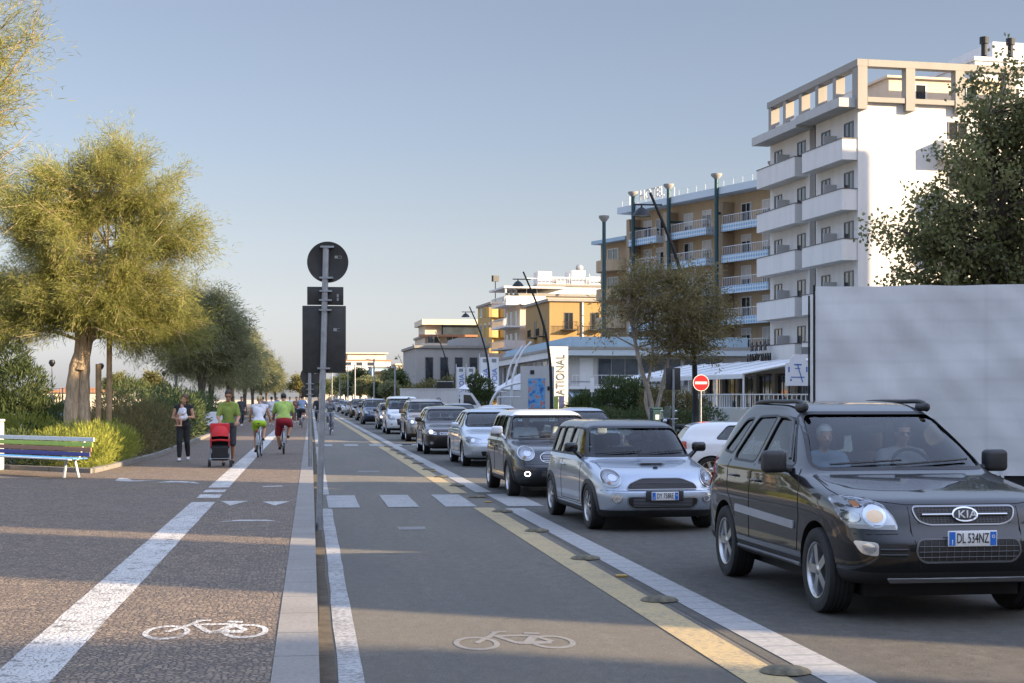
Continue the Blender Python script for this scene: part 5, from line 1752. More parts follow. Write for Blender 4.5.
Q = "cars queuing in the traffic lane"
c1, _ = build_car(SUV); set_car(c1, 4.98, 11.39, .018)
c2, _ = build_car(MINI); set_car(c2, 4.51, 19.78, .04)
c3, _ = build_car(COUNTRY); set_car(c3, 4.36, 26.75, .018)
c4, _ = build_car(SEDAN); set_car(c4, 4.72, 38.9, .02)
c5, _ = build_car(HATCH); set_car(c5, 4.33, 47.7, .01)
c6, _ = build_car(BIGSUV); set_car(c6, 4.66, 61.6, .01)
c7, _ = build_car(VAN); set_car(c7, 4.5, 74.8, .01)
for c in (c1, c2, c3, c4, c5, c6, c7): c['group'] = Q
more = [(c5, "paint_dark_brown", "paint_anthracite", 4.50, 85.8, "dark hatchback with a lit headlamp right behind the white van"), (c6, "paint_grey", "paint_dark_blue", 4.25, 102.5, "dark blue off-roader two places behind the white van"),
        (c4, "paint_silver", "paint_black", 4.35, 120, "black saloon far up the queue beyond the dark blue off-roader"), (c6, "paint_grey", "paint_black", 4.3, 136, "small dark car near the far end of the queue"), (c5, "paint_dark_brown", "paint_grey", 4.2, 152, "small dark car near the far end of the queue"),
        (c4, "paint_silver", "paint_silver", 4.2, 170, "small silver car in the far end of the queue"), (c5, "paint_dark_brown", "paint_black", 4.1, 195, "small dark car near the far end of the queue"), (c6, "paint_grey", "paint_grey", 4.0, 222, "small dark car near the far end of the queue"),
        (c4, "paint_silver", "paint_anthracite", 3.9, 255, "small dark car near the far end of the queue"), (c5, "paint_dark_brown", "paint_white", 3.9, 285, "tiny white car at the far end of the queue"), (c6, "paint_grey", "paint_black", 3.9, 320, "small dark car near the far end of the queue")]
for src, old, new, x, y, lab in more:
    o = copy_tree(src); recolour(o, old, new); set_car(o, x, y, .005); o['label'] = lab
    if y > 90: dim(o)
P2 = "cars standing in the second lane"
for src, old, new, x, y, lab in ((c4, "paint_silver", "paint_silver", 6.55, 52.6, "silver car whose roof shows just behind the silver saloon"), (c4, "paint_silver", "paint_white", 7.5, 60.5, "white car whose roof shows left of the white-roofed crossover"),
                                 (c4, "paint_silver", "paint_silver_blue", 7.75, 42.2, "pale blue car whose roof shows between the crossover and the silver-blue estate car"), (c5, "paint_dark_brown", "paint_dark_blue", 7.2, 74, "dark car behind the brown hatchback, in the second lane"),
                                 (c5, "paint_dark_brown", "paint_anthracite", 7.3, 88, "dark car in the second lane just in front of the white lorry"), (c4, "paint_silver", "paint_blue", 7.0, 130, "small blue car in the second lane left of the white lorry")):
    o = copy_tree(src); recolour(o, old, new); dim(o); set_car(o, x, y, 0); o['label'] = lab; o['group'] = P2
# white hatchback turning out of the side street, seen from its side
o = copy_tree(c5); recolour(o, "paint_dark_brown", "paint_white"); set_car(o, 11.6, 31.9, R(83)); o.scale = (.96, .98, .84)
o['label'] = "white hatchback turning out of the side street, between silver-blue estate and black car"; o['group'] = "cars turning in from the side street"
for ch in list(o.children_recursive):
    for sl in ch.material_slots:
        if sl.material == M_["lamp_lit_white"]: sl.link = 'OBJECT'; sl.material = M_["lamp_bowl"]
# blue car parked by the beach
o = copy_tree(c5); recolour(o, "paint_dark_brown", "paint_blue"); p = at(128, 75); set_car(o, p.x, p.y, R(70)); o.location.z = -.35
o['label'] = "bright blue car parked on the beach side behind the shrubs"; o['group'] = "cars parked by the beach"
for ch in list(o.children_recursive):
    for sl in ch.material_slots:
        if sl.material == M_["lamp_lit_white"]: sl.link = 'OBJECT'; sl.material = M_["lamp_bowl"]
# ------------------------------------------------------------------ buildings (local: facade towards the road at x=0 facing -X, +Y runs up the road, end wall at y=0)
def part(root, name, mat, fill, smooth=None):
    mb = MB(); fill(mb); return mb.build(name, mat, root, smooth)


_WIN = {}


def window(root, x, y, z, w, h, face='l', frame="white_metal", pane="dark_pane", kind="window", mull=1, shutter=0.0):
    """a framed window standing proud of the wall by 3 cm with a recessed pane; face l: in a wall facing -X, f: facing -Y"""
    key = (round(w, 2), round(h, 2), frame, pane, mull, round(shutter, 2))
    if key not in _WIN:
        f = MB(); t = .07
        for a, b in (((-w / 2, -h / 2), (-w / 2 + t, h / 2)), ((w / 2 - t, -h / 2), (w / 2, h / 2))): f.bb((a[0], -.05, a[1]), (b[0], .02, b[1]))
        for a, b in (((-w / 2 + t, h / 2 - t), (w / 2 - t, h / 2)), ((-w / 2 + t, -h / 2), (w / 2 - t, -h / 2 + t))): f.bb((a[0], -.05, a[1]), (b[0], .02, b[1]))
        for k in range(mull):
            xm = -w / 2 + w * (k + 1) / (mull + 1)
            f.bb((xm - .03, -.045, -h / 2 + t), (xm + .03, .02, h / 2 - t))
        f.bb((-w / 2 - .06, -.12, -h / 2 - .06), (w / 2 + .06, .02, -h / 2 - .003))
        g = MB(); g.add([(-w / 2 + t, -.012, -h / 2 + t), (w / 2 - t, -.012, -h / 2 + t), (w / 2 - t, -.012, h / 2 - t), (-w / 2 + t, -.012, h / 2 - t)], [(0, 1, 2, 3)])
        sme = None
        if shutter:
            s = MB(); hs = (h - 2 * t) * shutter
            s.bb((-w / 2 + t + .005, -.035, h / 2 - t - hs), (w / 2 - t - .005, -.014, h / 2 - t - .004)); sme = s.mesh("shutter"); sme.materials.append(M_["shutter"])
        fm, gm = f.mesh("window"), g.mesh("pane"); fm.materials.append(M_[frame]); gm.materials.append(M_[pane])
        _WIN[key] = (fm, gm, sme)
    fm, gm, sme = _WIN[key]
    o = bpy.data.objects.new(kind, fm); col.objects.link(o); o.parent = root
    o.location = (x, y, z)
    o.rotation_euler = (0, 0, -PI / 2 if face == 'l' else 0)
    c = bpy.data.objects.new("pane", gm); col.objects.link(c); c.parent = o
    if sme:
        c = bpy.data.objects.new("shutter", sme); col.objects.link(c); c.parent = o
    return o


def rail(mb, x0, y0, x1, y1, z, h=1.0, n=None, mi=0, t=.045):
    """a balustrade from (x0,y0) to (x1,y1) standing at z"""
    d = Vector((x1 - x0, y1 - y0)); L = d.length; a = math.atan2(d.y, d.x); n = n or max(2, int(L / .28))
    c = ((x0 + x1) / 2, (y0 + y1) / 2)
    mb.box((c[0], c[1], z + h), (L, t, t), a, mi); mb.box((c[0], c[1], z + .08), (L, t * .8, t * .8), a, mi)
    for i in range(n + 1):
        q = i / n
        mb.box((x0 + d.x * q, y0 + d.y * q, z + h / 2), (t * .6, t * .6, h - .02), a, mi)


# ---- the white hotel with solid balconies
p = at(858, 95)
H = empty("hotel", (p.x, p.y, .1), R(5.2), "tall white hotel with solid balconies and a tan roof frame", "hotel")
FL = [4.1, 7.15, 10.2, 13.25, 16.3]
LEN, DEP = 14.1, 15.0
part(H, "wall", M_["wall_white"], lambda m: (m.bb((0, 0, 0), (DEP, 6.3, 19.6)), m.bb((.35, 6.3, 0), (DEP, 7.3, 19.6)), m.bb((0, 7.3, 0), (DEP, LEN, 19.6))))
part(H, "stair_glazing", M_["dark_pane"], lambda m: m.bb((.30, 6.45, 4.2), (.347, 7.15, 19.2)))
for fz in FL:
    for y0, y1 in ((.06, 6.2), (7.4, LEN)):
        def bal(m, y0=y0, y1=y1, fz=fz):
            x = -1.0
            m.bb((x, y0, fz - .18), (-.003, y1, fz)); m.bb((x, y0, fz), (x + .12, y1, fz + 1.08)); m.bb((x + .122, y0, fz + .002), (-.003, y0 + .12, fz + 1.08)); m.bb((x + .122, y1 - .12, fz + .002), (-.003, y1, fz + 1.08))
        b = part(H, "balcony", M_["wall_white"], bal)
        part(b, "parapet_cap", M_["trim_grey"], lambda m, y0=y0, y1=y1, fz=fz: (m.bb((-1.03, y0 - .03, fz + 1.085), (-.85, y1 + .03, fz + 1.14)), m.bb((-.848, y0 - .03, fz + 1.085), (-.003, y0 + .15, fz + 1.14))))
        part(b, "partition", M_["wall_lightgrey"], lambda m, y0=y0, y1=y1, fz=fz: m.bb((-.9, (y0 + y1) / 2 - .05, fz + .002), (-.003, (y0 + y1) / 2 + .05, fz + 1.75)))
        for yy in (y0 + 1.2, y1 - 1.5): window(H, -.002, yy, fz + 1.2, 1.3, 2.2, 'l', "trim_grey", "dark_pane")
# canopy slab and frame of the roof terrace
part(H, "roof_slab", M_["wall_lightgrey"], lambda m: (m.bb((-1.25, -.02, 19.3), (-.003, 6.6, 19.85)), m.bb((-1.25, 6.61, 19.15), (-.003, LEN + .3, 19.7)), m.bb((0, 0, 19.605), (DEP, LEN, 19.85))))
def frame(m):
    z0, z1 = 19.86, 21.75
    for y in (.25, 3.1, 5.8, 8.5, 11.2, 13.8): m.bb((-.15, y - .25, z0), (.45, y + .25, z1))
    m.bb((-.2, -.35, z1), (.5, LEN + .1, z1 + .42))
    for x in (3.3, 6.6, 10.0, 13.6): m.bb((x - .3, -.35, z0 - .7), (x + .3, .25, z1))
    m.bb((-.16, -.34, z0 - .7), (.46, -.003, z1 - .002))
    m.bb((.502, -.36, z1), (DEP, .3, z1 + .42))
    m.bb((.5, -.3, z0 - .25), (DEP, -.01, z0 + .05))
part(H, "roof_frame", M_["frame_tan"], frame)
part(H, "terrace_wall", M_["wall_white"], lambda m: m.bb((.15, .1, 19.86), (.25, LEN, 20.45)))
part(H, "penthouse", M_["wall_beige"], lambda m: (m.bb((3.2, 2.4, 19.86), (12, LEN - .5, 21.7)), m.bb((3.0, 2.2, 21.705), (12.2, LEN - .4, 21.85))))
for x in (5.0, 8.5): window(H, x, 2.398, 20.75, 1.5, 1.3, 'f', "white_metal", "dark_pane")
# balconies on the end wall, mostly behind the poplar
for fz in (7.15, 10.2, 13.25, 16.3):
    b = part(H, "balcony", M_["wall_white"], lambda m, fz=fz: (m.bb((5.2, -1.0, fz - .1), (11, -.003, fz + .1)), m.bb((5.2, -1.0, fz + .1), (5.32, -.003, fz + 1.1)), m.bb((5.322, -1.0, fz + .1), (11, -.88, fz + 1.1))))
    for x in (6.6, 9.4): window(H, x, -.002, fz + 1.25, 1.3, 2.2, 'f', "trim_grey", "dark_pane")
# ground floor: glazed dining room, awning, terrace with balustrade
part(H, "dining_room", M_["wall_beige"], lambda m: [m.bb((-3.2, y, .3), (-2.9, y + .5, 3.2)) for y in (-1, 2.2, 5.4, 8.6, 11.8, 15, 18.2, 21.4)] + [m.bb((-2.9, -1, .0), (-.1, 22, .3)), m.bb((-3.2, -1, 3.2), (-.01, 22, 3.5))])
for y in (.85, 4.05, 7.25, 10.45, 13.65, 16.85, 20.05): window(H, -2.95, y, 1.75, 2.6, 2.7, 'l', "trim_grey", "sky_pane", "window", 2)
def awn(m):
    a, b = -8.2, -3.0
    vs = [(a, -2.0, 3.05), (a, 22.5, 3.05), (b, 22.5, 4.05), (b, -2.0, 4.05)]
    m.add(vs + [(x, y, z - .06) for x, y, z in vs], [(0, 1, 2, 3)[::-1], (4, 5, 6, 7), (0, 4, 5, 1), (1, 5, 6, 2), (2, 6, 7, 3), (3, 7, 4, 0)])
    m.bb((a - .02, -2, 2.78), (a + .02, 22.5, 3.0))
aw = part(H, "awning", M_["canvas_white"], awn)
part(aw, "awning_arm", M_["white_metal"], lambda m: [m.tube([(-8.18, y, 3.06), (-3.0, y, 4.08)], .05, 6) for y in np.linspace(-2, 22.5, 8)] + [m.tube([(-8.1, y, .4), (-8.1, y, 3.0)], .06, 8) for y in np.linspace(-1.9, 22.4, 6)])
part(H, "terrace", M_["wall_lightgrey"], lambda m: m.bb((-9.3, -3, 0), (-3.25, 24, 1.0)))
part(H, "balustrade", M_["white_metal"], lambda m: (rail(m, -9.2, -2.9, -9.2, 23.9, 1.0, .85, 90, 0, .07), rail(m, -9.2, -2.9, -3.5, -2.9, 1.0, .85, 20, 0, .07)))
# roof lettering above the awning, stars over it
sg = part(H, "sign_frame", M_["black_metal"], lambda m: (m.bb((-1.32, 10.2, 3.75), (-1.26, 15.0, 3.81)), [m.bb((-1.30, y, 3.6), (-1.26, y + .05, 4.6)) for y in (10.8, 12.6, 14.4)]))
me = text_mesh("NATIONAL", 1.05, .05, width=.86, shear=.12); me.transform(Matrix.Translation((-1.42, 12.6, 4.28)) @ FACE_LEFT); link_mesh("sign_lettering", me, M_["ink_black"], sg)
def stars(m):
    for k in range(4):
        yc = 13.9 - k * .8
        pl = [(yc + (.36 if i % 2 == 0 else .15) * math.sin(PI * i / 5), 5.15 + (.36 if i % 2 == 0 else .15) * math.cos(PI * i / 5)) for i in range(10)]
        m.prism(pl, -1.46, -1.38, 0, None, 'x')
part(sg, "sign_star", M_["ink_black"], stars)

# ---- white block with vents behind the hotel
p = at(975, 118)
B = empty("tower_block", (p.x, p.y, 0), R(5), "plain white block with two roof vents rising above the hotel at the right edge", "apartment block")
part(B, "wall", M_["wall_white"], lambda m: (m.bb((0, 0, 0), (16, 16, 27.2)), m.bb((-.12, -.12, 27.205), (16.1, 16.1, 27.5))))
part(B, "stair_tower", M_["wall_white"], lambda m: m.bb((2.6, 2, 27.505), (10, 9, 29.2)))
for x in (1.2, 3.4): part(B, "roof_vent", M_["black_metal"], lambda m, x=x: (m.lathe([(0, 28.9), (.34, 28.9), (.34, 28.4), (.22, 28.35), (.22, 27.5)], 14, 0, Matrix.Translation((x, .8, .3)))))
for z in (24.5, 21.5, 18.5):
    for x in (3, 8): window(B, x, -.002, z, 1.4, 1.6, 'f', "white_metal", "dark_pane")

# ---- brown hotel with blue scalloped balconies
p0, p1 = at(775, 146), at(632, 168)
ang = math.atan2(p1.y - p0.y, p1.x - p0.x)
Bh = empty("hotel", (p0.x, p0.y, .1), ang - PI / 2, "tan hotel with blue and white scalloped balconies and teal columns", "hotel")
BL = math.hypot(p1.x - p0.x, p1.y - p0.y)
part(Bh, "wall", M_["wall_tan"], lambda m: m.bb((0, -12, 0), (14, BL, 21.3)))
part(Bh, "cornice", M_["blue_scallop"], lambda m: (m.bb((-1.7, -12, 21.31), (-.003, BL + .3, 22.0)),))
part(Bh, "roof", M_["roof_gravel"], lambda m: m.bb((0, -12, 21.305), (14, BL, 21.5)))
part(Bh, "roof_rail", M_["white_metal"], lambda m: rail(m, -1.2, -12, -1.2, BL, 22.0, .7, 24, 0, .022))
bays = [(-9.5, -3.2), (-.9, 6.3), (9.0, 16.0), (17.9, 23.1)]
for k in range(6):
    fz = 3.1 + 3.0 * k
    for bi, (y0, y1) in enumerate(bays):
        b = part(Bh, "balcony", M_["wall_tan"], lambda m, y0=y0, y1=y1, fz=fz: m.bb((-1.5, y0, fz - .2), (-.003, y1, fz)))
        part(b, "balcony_trim", M_["blue_scallop"], lambda m, y0=y0, y1=y1, fz=fz: (m.bb((-1.56, y0 - .04, fz - .45), (-1.503, y1 + .04, fz + .28)), m.bb((-1.5, y0 - .06, fz - .45), (-.003, y0 - .003, fz + .28))))
        part(b, "balcony_rail", M_["white_metal"], lambda m, y0=y0, y1=y1, fz=fz: (rail(m, -1.45, y0, -1.45, y1, fz + .2, .9, None, 0, .05), rail(m, -1.45, y0, -.02, y0, fz + .15, .9, 4, 0, .05)))
        window(Bh, -.002, y0 + (y1 - y0) * .28, fz + 1.15, 1.6, 2.2, 'l', "white_metal", "dark_pane", "window", 1, (k * 7 + bi * 3) % 4 * .22)
        window(Bh, -.002, y0 + (y1 - y0) * .74, fz + 1.15, 1.6, 2.2, 'l', "white_metal", "dark_pane", "window", 1, (k * 5 + bi * 2) % 3 * .3)
        part(b, "partition", M_["wall_tan_dark"], lambda m, y1=y1, fz=fz: m.bb((-1.4, y1 + .1, fz - .45), (-.003, y1 + .7, fz + 2.5)))
for y in (-2.2, 6.75, 15.05, 21.75):
    part(Bh, "column", M_["teal_metal"], lambda m, y=y: (m.tube([(-1.85, y, 0), (-1.85, y, 22.9)], .20, 12), m.tube([(-1.85, y, 19.5), (-.1, y, 19.5)], .12, 6)))
for y in (-2.2, 6.75, 15.05, 21.75): part(Bh, "column_cap", M_["frame_tan"], lambda m, y=y: m.lathe([(.22, 22.8), (.52, 23.1), (.55, 23.3), (0, 23.35)], 18, 0, Matrix.Translation((-1.85, y, 0))), 40)
def letters_rack(m):
    m.tube([(-.6, BL - .5, 21.9), (-.6, BL - .5, 23.2)], .06, 6); m.tube([(-.6, BL - 9, 21.9), (-.6, BL - 9, 23.2)], .06, 6); m.tube([(-.6, BL, 22.2), (-.6, BL - 9.4, 22.2)], .06, 6)
rk = part(Bh, "sign_frame", M_["white_metal"], letters_rack)
me = text_mesh("HOTEL", 1.5, .06); me.transform(Matrix.Translation((-.75, BL - 5, 22.95)) @ FACE_LEFT); link_mesh("sign_lettering", me, M_["wall_lightgrey"], rk)
# glazed ground-floor veranda in front
part(Bh, "veranda", M_["shop_glass"], lambda m: m.bb((-5.5, -10, .3), (-5.45, BL - 2, 3.6)))
part(Bh, "veranda_frame", M_["white_metal"], lambda m: [m.bb((-5.58, y, .1), (-5.42, y + .12, 3.6)) for y in np.linspace(-10, BL - 2, 16)] + [m.bb((-5.7, -10.2, 3.61), (-.01, BL - 1.8, 3.9))])
part(Bh, "veranda_trim", M_["blue_scallop"], lambda m: m.bb((-5.76, -10.2, 3.5), (-5.702, BL - 1.8, 4.0)))
# rounded left wing
pw = at(624, 170)
Wg = empty("hotel_wing", (pw.x, pw.y, .1), ang - PI / 2, "rounded tan wing with bowed solid balconies at the left end of the brown hotel", "hotel wing")
part(Wg, "wall", M_["wall_tan_dark"], lambda m: m.bb((-.4, -2, 0), (10, 4.2, 18.6)))
for k in range(5):
    fz = 3.2 + 3.1 * k
    def bow(m, fz=fz):
        pl = [(-.4, -1.8)] + [(-.4 - 1.9 * math.sin(PI * i / 10), -1.8 + 5.6 * (1 - math.cos(PI * i / 10)) / 2) for i in range(1, 10)] + [(-.4, 3.8)]
        m.prism(pl, fz - .2, fz + 1.0)
    part(Wg, "balcony", M_["wall_tan"], bow)
    window(Wg, -.402, 1.6, fz + 1.75, 2.2, 1.3, 'l', "white_metal", "dark_pane")
part(Wg, "roof_slab", M_["fascia_blue"], lambda m: m.bb((-1.4, -2.4, 18.61), (10, 4.6, 19.0)))
pm = at(604, 140)
T = empty("mast", (pm.x, pm.y, .1), 0, "tall free-standing teal mast with a disc cap, left of the brown hotel", "mast")
part(T, "pole", M_["teal_metal"], lambda m: m.tube([(0, 0, 0), (0, 0, 17.6)], [.19, .16], 14), 60)
part(T, "cap", M_["frame_tan"], lambda m: m.lathe([(.18, 17.4), (.46, 17.75), (.48, 17.95), (0, 18.0)], 20), 40)
part(T, "bracket", M_["black_metal"], lambda m: m.bb((-.5, -.5, 6.2), (.5, .5, 7.0)))

# ---- long two-storey hall with the blue roof edge
p0, p1 = at(568, 135), at(497, 184)
ang = math.atan2(p1.y - p0.y, p1.x - p0.x)
I = empty("restaurant_building", (p0.x, p0.y, .1), ang - PI / 2, "low two-storey building with a pale blue roof edge and a row of tall windows", "restaurant")
IL = math.hypot(p1.x - p0.x, p1.y - p0.y)
part(I, "wall", M_["wall_lightgrey"], lambda m: (m.bb((0, .0, 0), (16, IL, 5.4)), m.bb((2.2, 0.01, 5.4), (16, IL - 4, 5.8))))
part(I, "eaves", M_["frame_tan"], lambda m: m.bb((-1.0, -1.0, 5.81), (16.5, IL + .5, 6.05)))
part(I, "eaves_trim", M_["blue_scallop"], lambda m: (m.bb((-.95, -.95, 5.3), (16.4, -.85, 5.8)),))
part(I, "eaves_board", M_["wall_white"], lambda m: m.bb((-.9, -.84, 5.2), (-.8, IL, 5.8)))
def roofedge(m):
    m.bb((.2, .2, 6.06), (16, IL - 6, 6.95)); m.bb((-.3, -.3, 6.06), (.19, IL - 8, 6.5))
part(I, "roof_edge", M_["fascia_blue"], roofedge)
for i in range(13):
    y = 1.9 + i * (IL - 4) / 12.5
    window(I, -.002, y, 3.9, 2.5, 2.5, 'l', "white_metal", "dark_pane", "window", 1, .4 if i % 3 == 1 else 0)
window(I, 1.6, -.002, 3.9, 1.2, 2.4, 'f', "white_metal", "white_metal", "door", 0)
for x, w in ((4.4, 3.6), (8.2, 3.6), (12.0, 3.6)): window(I, x, -.002, 3.9, w, 2.4, 'f', "grey_metal", "sky_pane", "window", 2)
part(I, "balcony_rail", M_["white_metal"], lambda m: (rail(m, .2, -1.0, 9, -1.0, 2.7, .9, 24, 0, .05), m.bb((0, -1.1, 2.4), (9.2, -.003, 2.68))))
part(I, "awning", M_["fascia_blue"], lambda m: m.add([(0, -.05, 2.2), (6, -.05, 2.2), (6, -2.2, 1.7), (0, -2.2, 1.7)], [(0, 1, 2, 3)]))
# white pylon with vertical lettering
pp = at(558.5, 128)
PY = empty("sign_pylon", (pp.x, pp.y, .1), R(0), "white pylon with large upright grey letters beside the low restaurant", "sign pylon")
part(PY, "panel", M_["wall_white"], lambda m: m.rbox((0, .2, 2.9), (1.6, .3, 5.9), .03))
me = text_mesh("NATIONAL", 1.0, .02, spacing=1.0, width=.74); me.transform(Matrix.Translation((.22, .02, 3.25)) @ FACE_FRONT @ Matrix.Rotation(PI / 2, 4, 'Z') @ Matrix.Diagonal((1.05, 1, 1, 1)))
link_mesh("sign_lettering", me, M_["grey_metal"], PY)
# tents and entrance arch between the banners
pt = at(505, 150)
TE = empty("pavilion_tent", (pt.x, pt.y, .1), 0, "white peaked pavilion canopy in front of the low restaurant", "tent")
def tent(m):
    for cx in (-2.0, 1.6):
        vs = [(cx - 2.4, -2, 2.5), (cx + 1.9, -2, 2.2), (cx + 1.9, 2, 2.2), (cx - 2.4, 2, 2.5), (cx - .2, 0, 4.0)]
        m.add(vs, [(0, 1, 4), (1, 2, 4), (2, 3, 4), (3, 0, 4)])
part(TE, "canopy", M_["canvas_white"], tent)
part(TE, "post", M_["white_metal"], lambda m: [m.tube([(x, y, 0), (x, y, 2.4)], .05, 6) for x in (-4.3, -.2, 3.4) for y in (-1.9, 1.9)])
pa = at(520, 118)
AR = empty("entrance_arch", (pa.x, pa.y, .1), 0, "white curved tubular arch with a canopy, left of the colourful poster", "arch")
part(AR, "arch_tube", M_["white_metal"], lambda m: (m.tube(catmull([(-2.3, 0, .2), (-2.2, 0, 1.3), (-1.5, 0, 2.3), (-.2, 0, 2.75), (.6, 0, 2.75)], 5), .09, 8), m.tube(catmull([(-.6, .3, .2), (-.55, .3, 3.0), (.1, .3, 4.9), (.9, .3, 5.9)], 5), .09, 8), m.tube(catmull([(-1.0, .6, 2.6), (-.6, .6, 4.2), (.3, .6, 5.6)], 5), .07, 8), m.tube([(-1.7, 0, .2), (-1.7, 0, 1.7), (.1, 0, 1.7), (.1, 0, .2)], .08, 8)), 60)
part(AR, "gate_box", M_["wall_lightgrey"], lambda m: m.bb((.25, .1, 0), (1.9, 1.2, 2.8)))
# poster hoarding
pq = at(537, 116)
PO = empty("poster_board", (pq.x, pq.y, .1), 0, "tall blue and red poster on a white hoarding", "poster")
part(PO, "panel", M_["wall_lightgrey"], lambda m: m.bb((-1.2, .05, 0), (1.3, .25, 4.0)))
def postermat():
    m, n, l, b = newmat("poster_print")
    v_ = coords(n, l, (1, 1, 1))
    s = n.new("ShaderNodeSeparateXYZ"); l.new(v_, s.inputs[0])
    c1 = ramp(n, l, noise(n, l, 2.0, 3, .5, v_), [(.35, (.03, .08, .32)), (.5, (.10, .35, .6)), (.6, (.45, .2, .15)), (.7, (.06, .12, .4))])
    l.new(c1, b.inputs["Base Color"]); b.inputs["Roughness"].default_value = .5
postermat()
pn = part(PO, "poster", M_["poster_print"], lambda m: m.bb((-.65, .02, .9), (.62, .047, 3.1)))
part(PO, "poster_foot", M_["roof_tile"], lambda m: m.bb((-.65, .02, .1), (.62, .046, .89)))
part(PO, "notice", M_["ink_black"], lambda m: (m.bb((.78, .02, 2.2), (1.1, .046, 2.5)), m.bb((-.5, .02, 3.4), (-.2, .046, 3.7))))
# lettered banners
for px, D, hh, lab in ((461, 168, 4.7, "left lettered white banner, the farther of the pair beside the dark bush"), (471, 168, 4.7, "plain-looking narrow white banner next to the farther lettered one"), (485, 150, 5.3, "white lettered banner crossed by the street lamp"), (494, 150, 5.3, "white lettered banner right of the one crossed by the street lamp")):
    pb = at(px, D)
    F = empty("banner", (pb.x, pb.y, .1), 0, lab, "banner", "white lettered banners")
    z0 = 1.5
    part(F, "banner_cloth", M_["canvas_white"], lambda m: m.rbox((0, 0, z0 + hh / 2 - .6), (.92, .03, hh - 1.3), .01))
    part(F, "pole", M_["white_metal"], lambda m: m.tube([(-.52, .02, 0), (-.52, .02, hh + .6)], .04, 8), 60)
    me = text_mesh("SAVOIA", .72, .006); me.transform(Matrix.Translation((.08, -.03, z0 + hh / 2 - .9)) @ FACE_FRONT @ Matrix.Rotation(PI / 2, 4, 'Z')); link_mesh("banner_lettering", me, M_["ink_blue"], F)
    part(F, "banner_crest", M_["grey_metal"], lambda m: m.bb((-.22, -.022, z0 + hh - 1.75), (.22, -.0155, z0 + hh - 1.4)))


# ---- ochre villa, balcony block, yellow bow-front, roof-top block
def block(name, px, D, w, d, h, mat, label, cat="building", rz=0.0, roofmat="roof_gravel"):
    p = at(px, D)
    r = empty(name, (p.x, p.y, .1), rz, label, cat)
    part(r, "wall", M_[mat], lambda m: m.bb((0, 0, 0), (w, d, h)))
    part(r, "roof", M_[roofmat], lambda m: m.bb((-.25, -.25, h + .003), (w + .25, d + .25, h + .35)))
    return r


V = block("villa", 549.5, 190, 11, 14, 13.4, "wall_ochre", "ochre yellow building with small iron balconies above the low restaurant", rz=R(4), roofmat="frame_tan")
for x, z in ((2.4, 11.0), (5.7, 11.0), (2.4, 7.5), (5.7, 7.5), (9.2, 11.0)):
    window(V, x, -.002, z, 1.1, 2.1, 'f', "trim_grey", "dark_pane", "window", 1)
    part(V, "balcony", M_["black_metal"], lambda m, x=x, z=z: (m.bb((x - 1.0, -.9, z - 1.15), (x + 1.0, -.003, z - 1.05)), rail(m, x - .95, -.85, x + .95, -.85, z - 1.05, .95, 12, 0, .05)))
for y in (3, 8):
    window(V, -.002, y, 10.3, 1.1, 2.0, 'l', "trim_grey", "dark_pane", "window", 1)
    part(V, "balcony", M_["black_metal"], lambda m, y=y: (m.bb((-.9, y - 1, 9.15), (-.003, y + 1, 9.25)), rail(m, -.85, y - 1, -.85, y + 1, 9.25, .95, 12, 0, .05)))
part(V, "downpipe", M_["wall_white"], lambda m: m.tube([(4.1, -.1, 0), (4.1, -.1, 13.3)], .12, 8), 60)
K = block("apartment_block", 520, 208, 12, 10, 15.2, "wall_beige", "cream block with long white railed balconies left of the ochre building", "apartment block", R(5))
for k in range(5):
    z = 2.4 + 2.95 * k
    b = part(K, "balcony", M_["wall_white"], lambda m, z=z: (m.bb((-2.0, -.4, z - .2), (-.003, 9.4, z)), m.bb((-2.0, -.42, z), (3.4, -.40, z + 1.0)) if k % 2 == 0 else None, m.bb((0.0, -1.0, z - .2), (3.4, -.421, z))))
    part(b, "balcony_rail", M_["white_metal"], lambda m, z=z: rail(m, -1.95, -.35, -1.95, 9.4, z, 1.0, 28, 0, .07))
    for y in (2.5, 5.5, 8.2): window(K, -.002, y, z + 1.1, 1.7, 2.0, 'l', "white_metal", "dark_pane", "window", 1, .35 if (k + int(y)) % 3 == 0 else 0)
    window(K, 1.6, -.002, z + 1.1, 1.5, 1.9, 'f', "white_metal", "dark_pane")
part(K, "roof_canopy", M_["wall_white"], lambda m: (m.bb((-2.4, -1.0, 16.2), (6, 9, 16.45)), m.bb((-2.2, -.8, 15.56), (-2.0, -.6, 16.2)), m.bb((5.6, -.8, 15.56), (5.8, -.6, 16.2))))
Y = block("apartment_block", 492, 232, 8, 12, 15.6, "wall_yellow", "yellow block with stacked bowed balconies left of the cream balcony block", "apartment block", R(4))
for k in range(5):
    z = 1.8 + 3.0 * k
    for cx in (-.2, 2.2): part(Y, "balcony", M_["wall_yellow"], lambda m, z=z, cx=cx: m.prism([(cx - 1.15, -.003)] + [(cx - 1.15 * math.cos(PI * i / 8), -.003 - 1.1 * math.sin(PI * i / 8)) for i in range(1, 8)] + [(cx + 1.15, -.003)], z - .2, z + 1.25))
    for y in (2, 5.5, 9): window(Y, -.002, y, z + 1.2, 1.4, 1.9, 'l', "white_metal", "dark_pane")
part(Y, "roof_lamp", M_["black_metal"], lambda m: (m.tube([(.6, .5, 15.9), (.6, .5, 19.0)], .07, 6), m.box((.6, .5, 19.4), (1.0, .5, .9), .4)))
U = block("tower_block", 538, 265, 13, 10, 20.6, "wall_white", "white block with cluttered roof plant behind the ochre building", "apartment block", R(3))
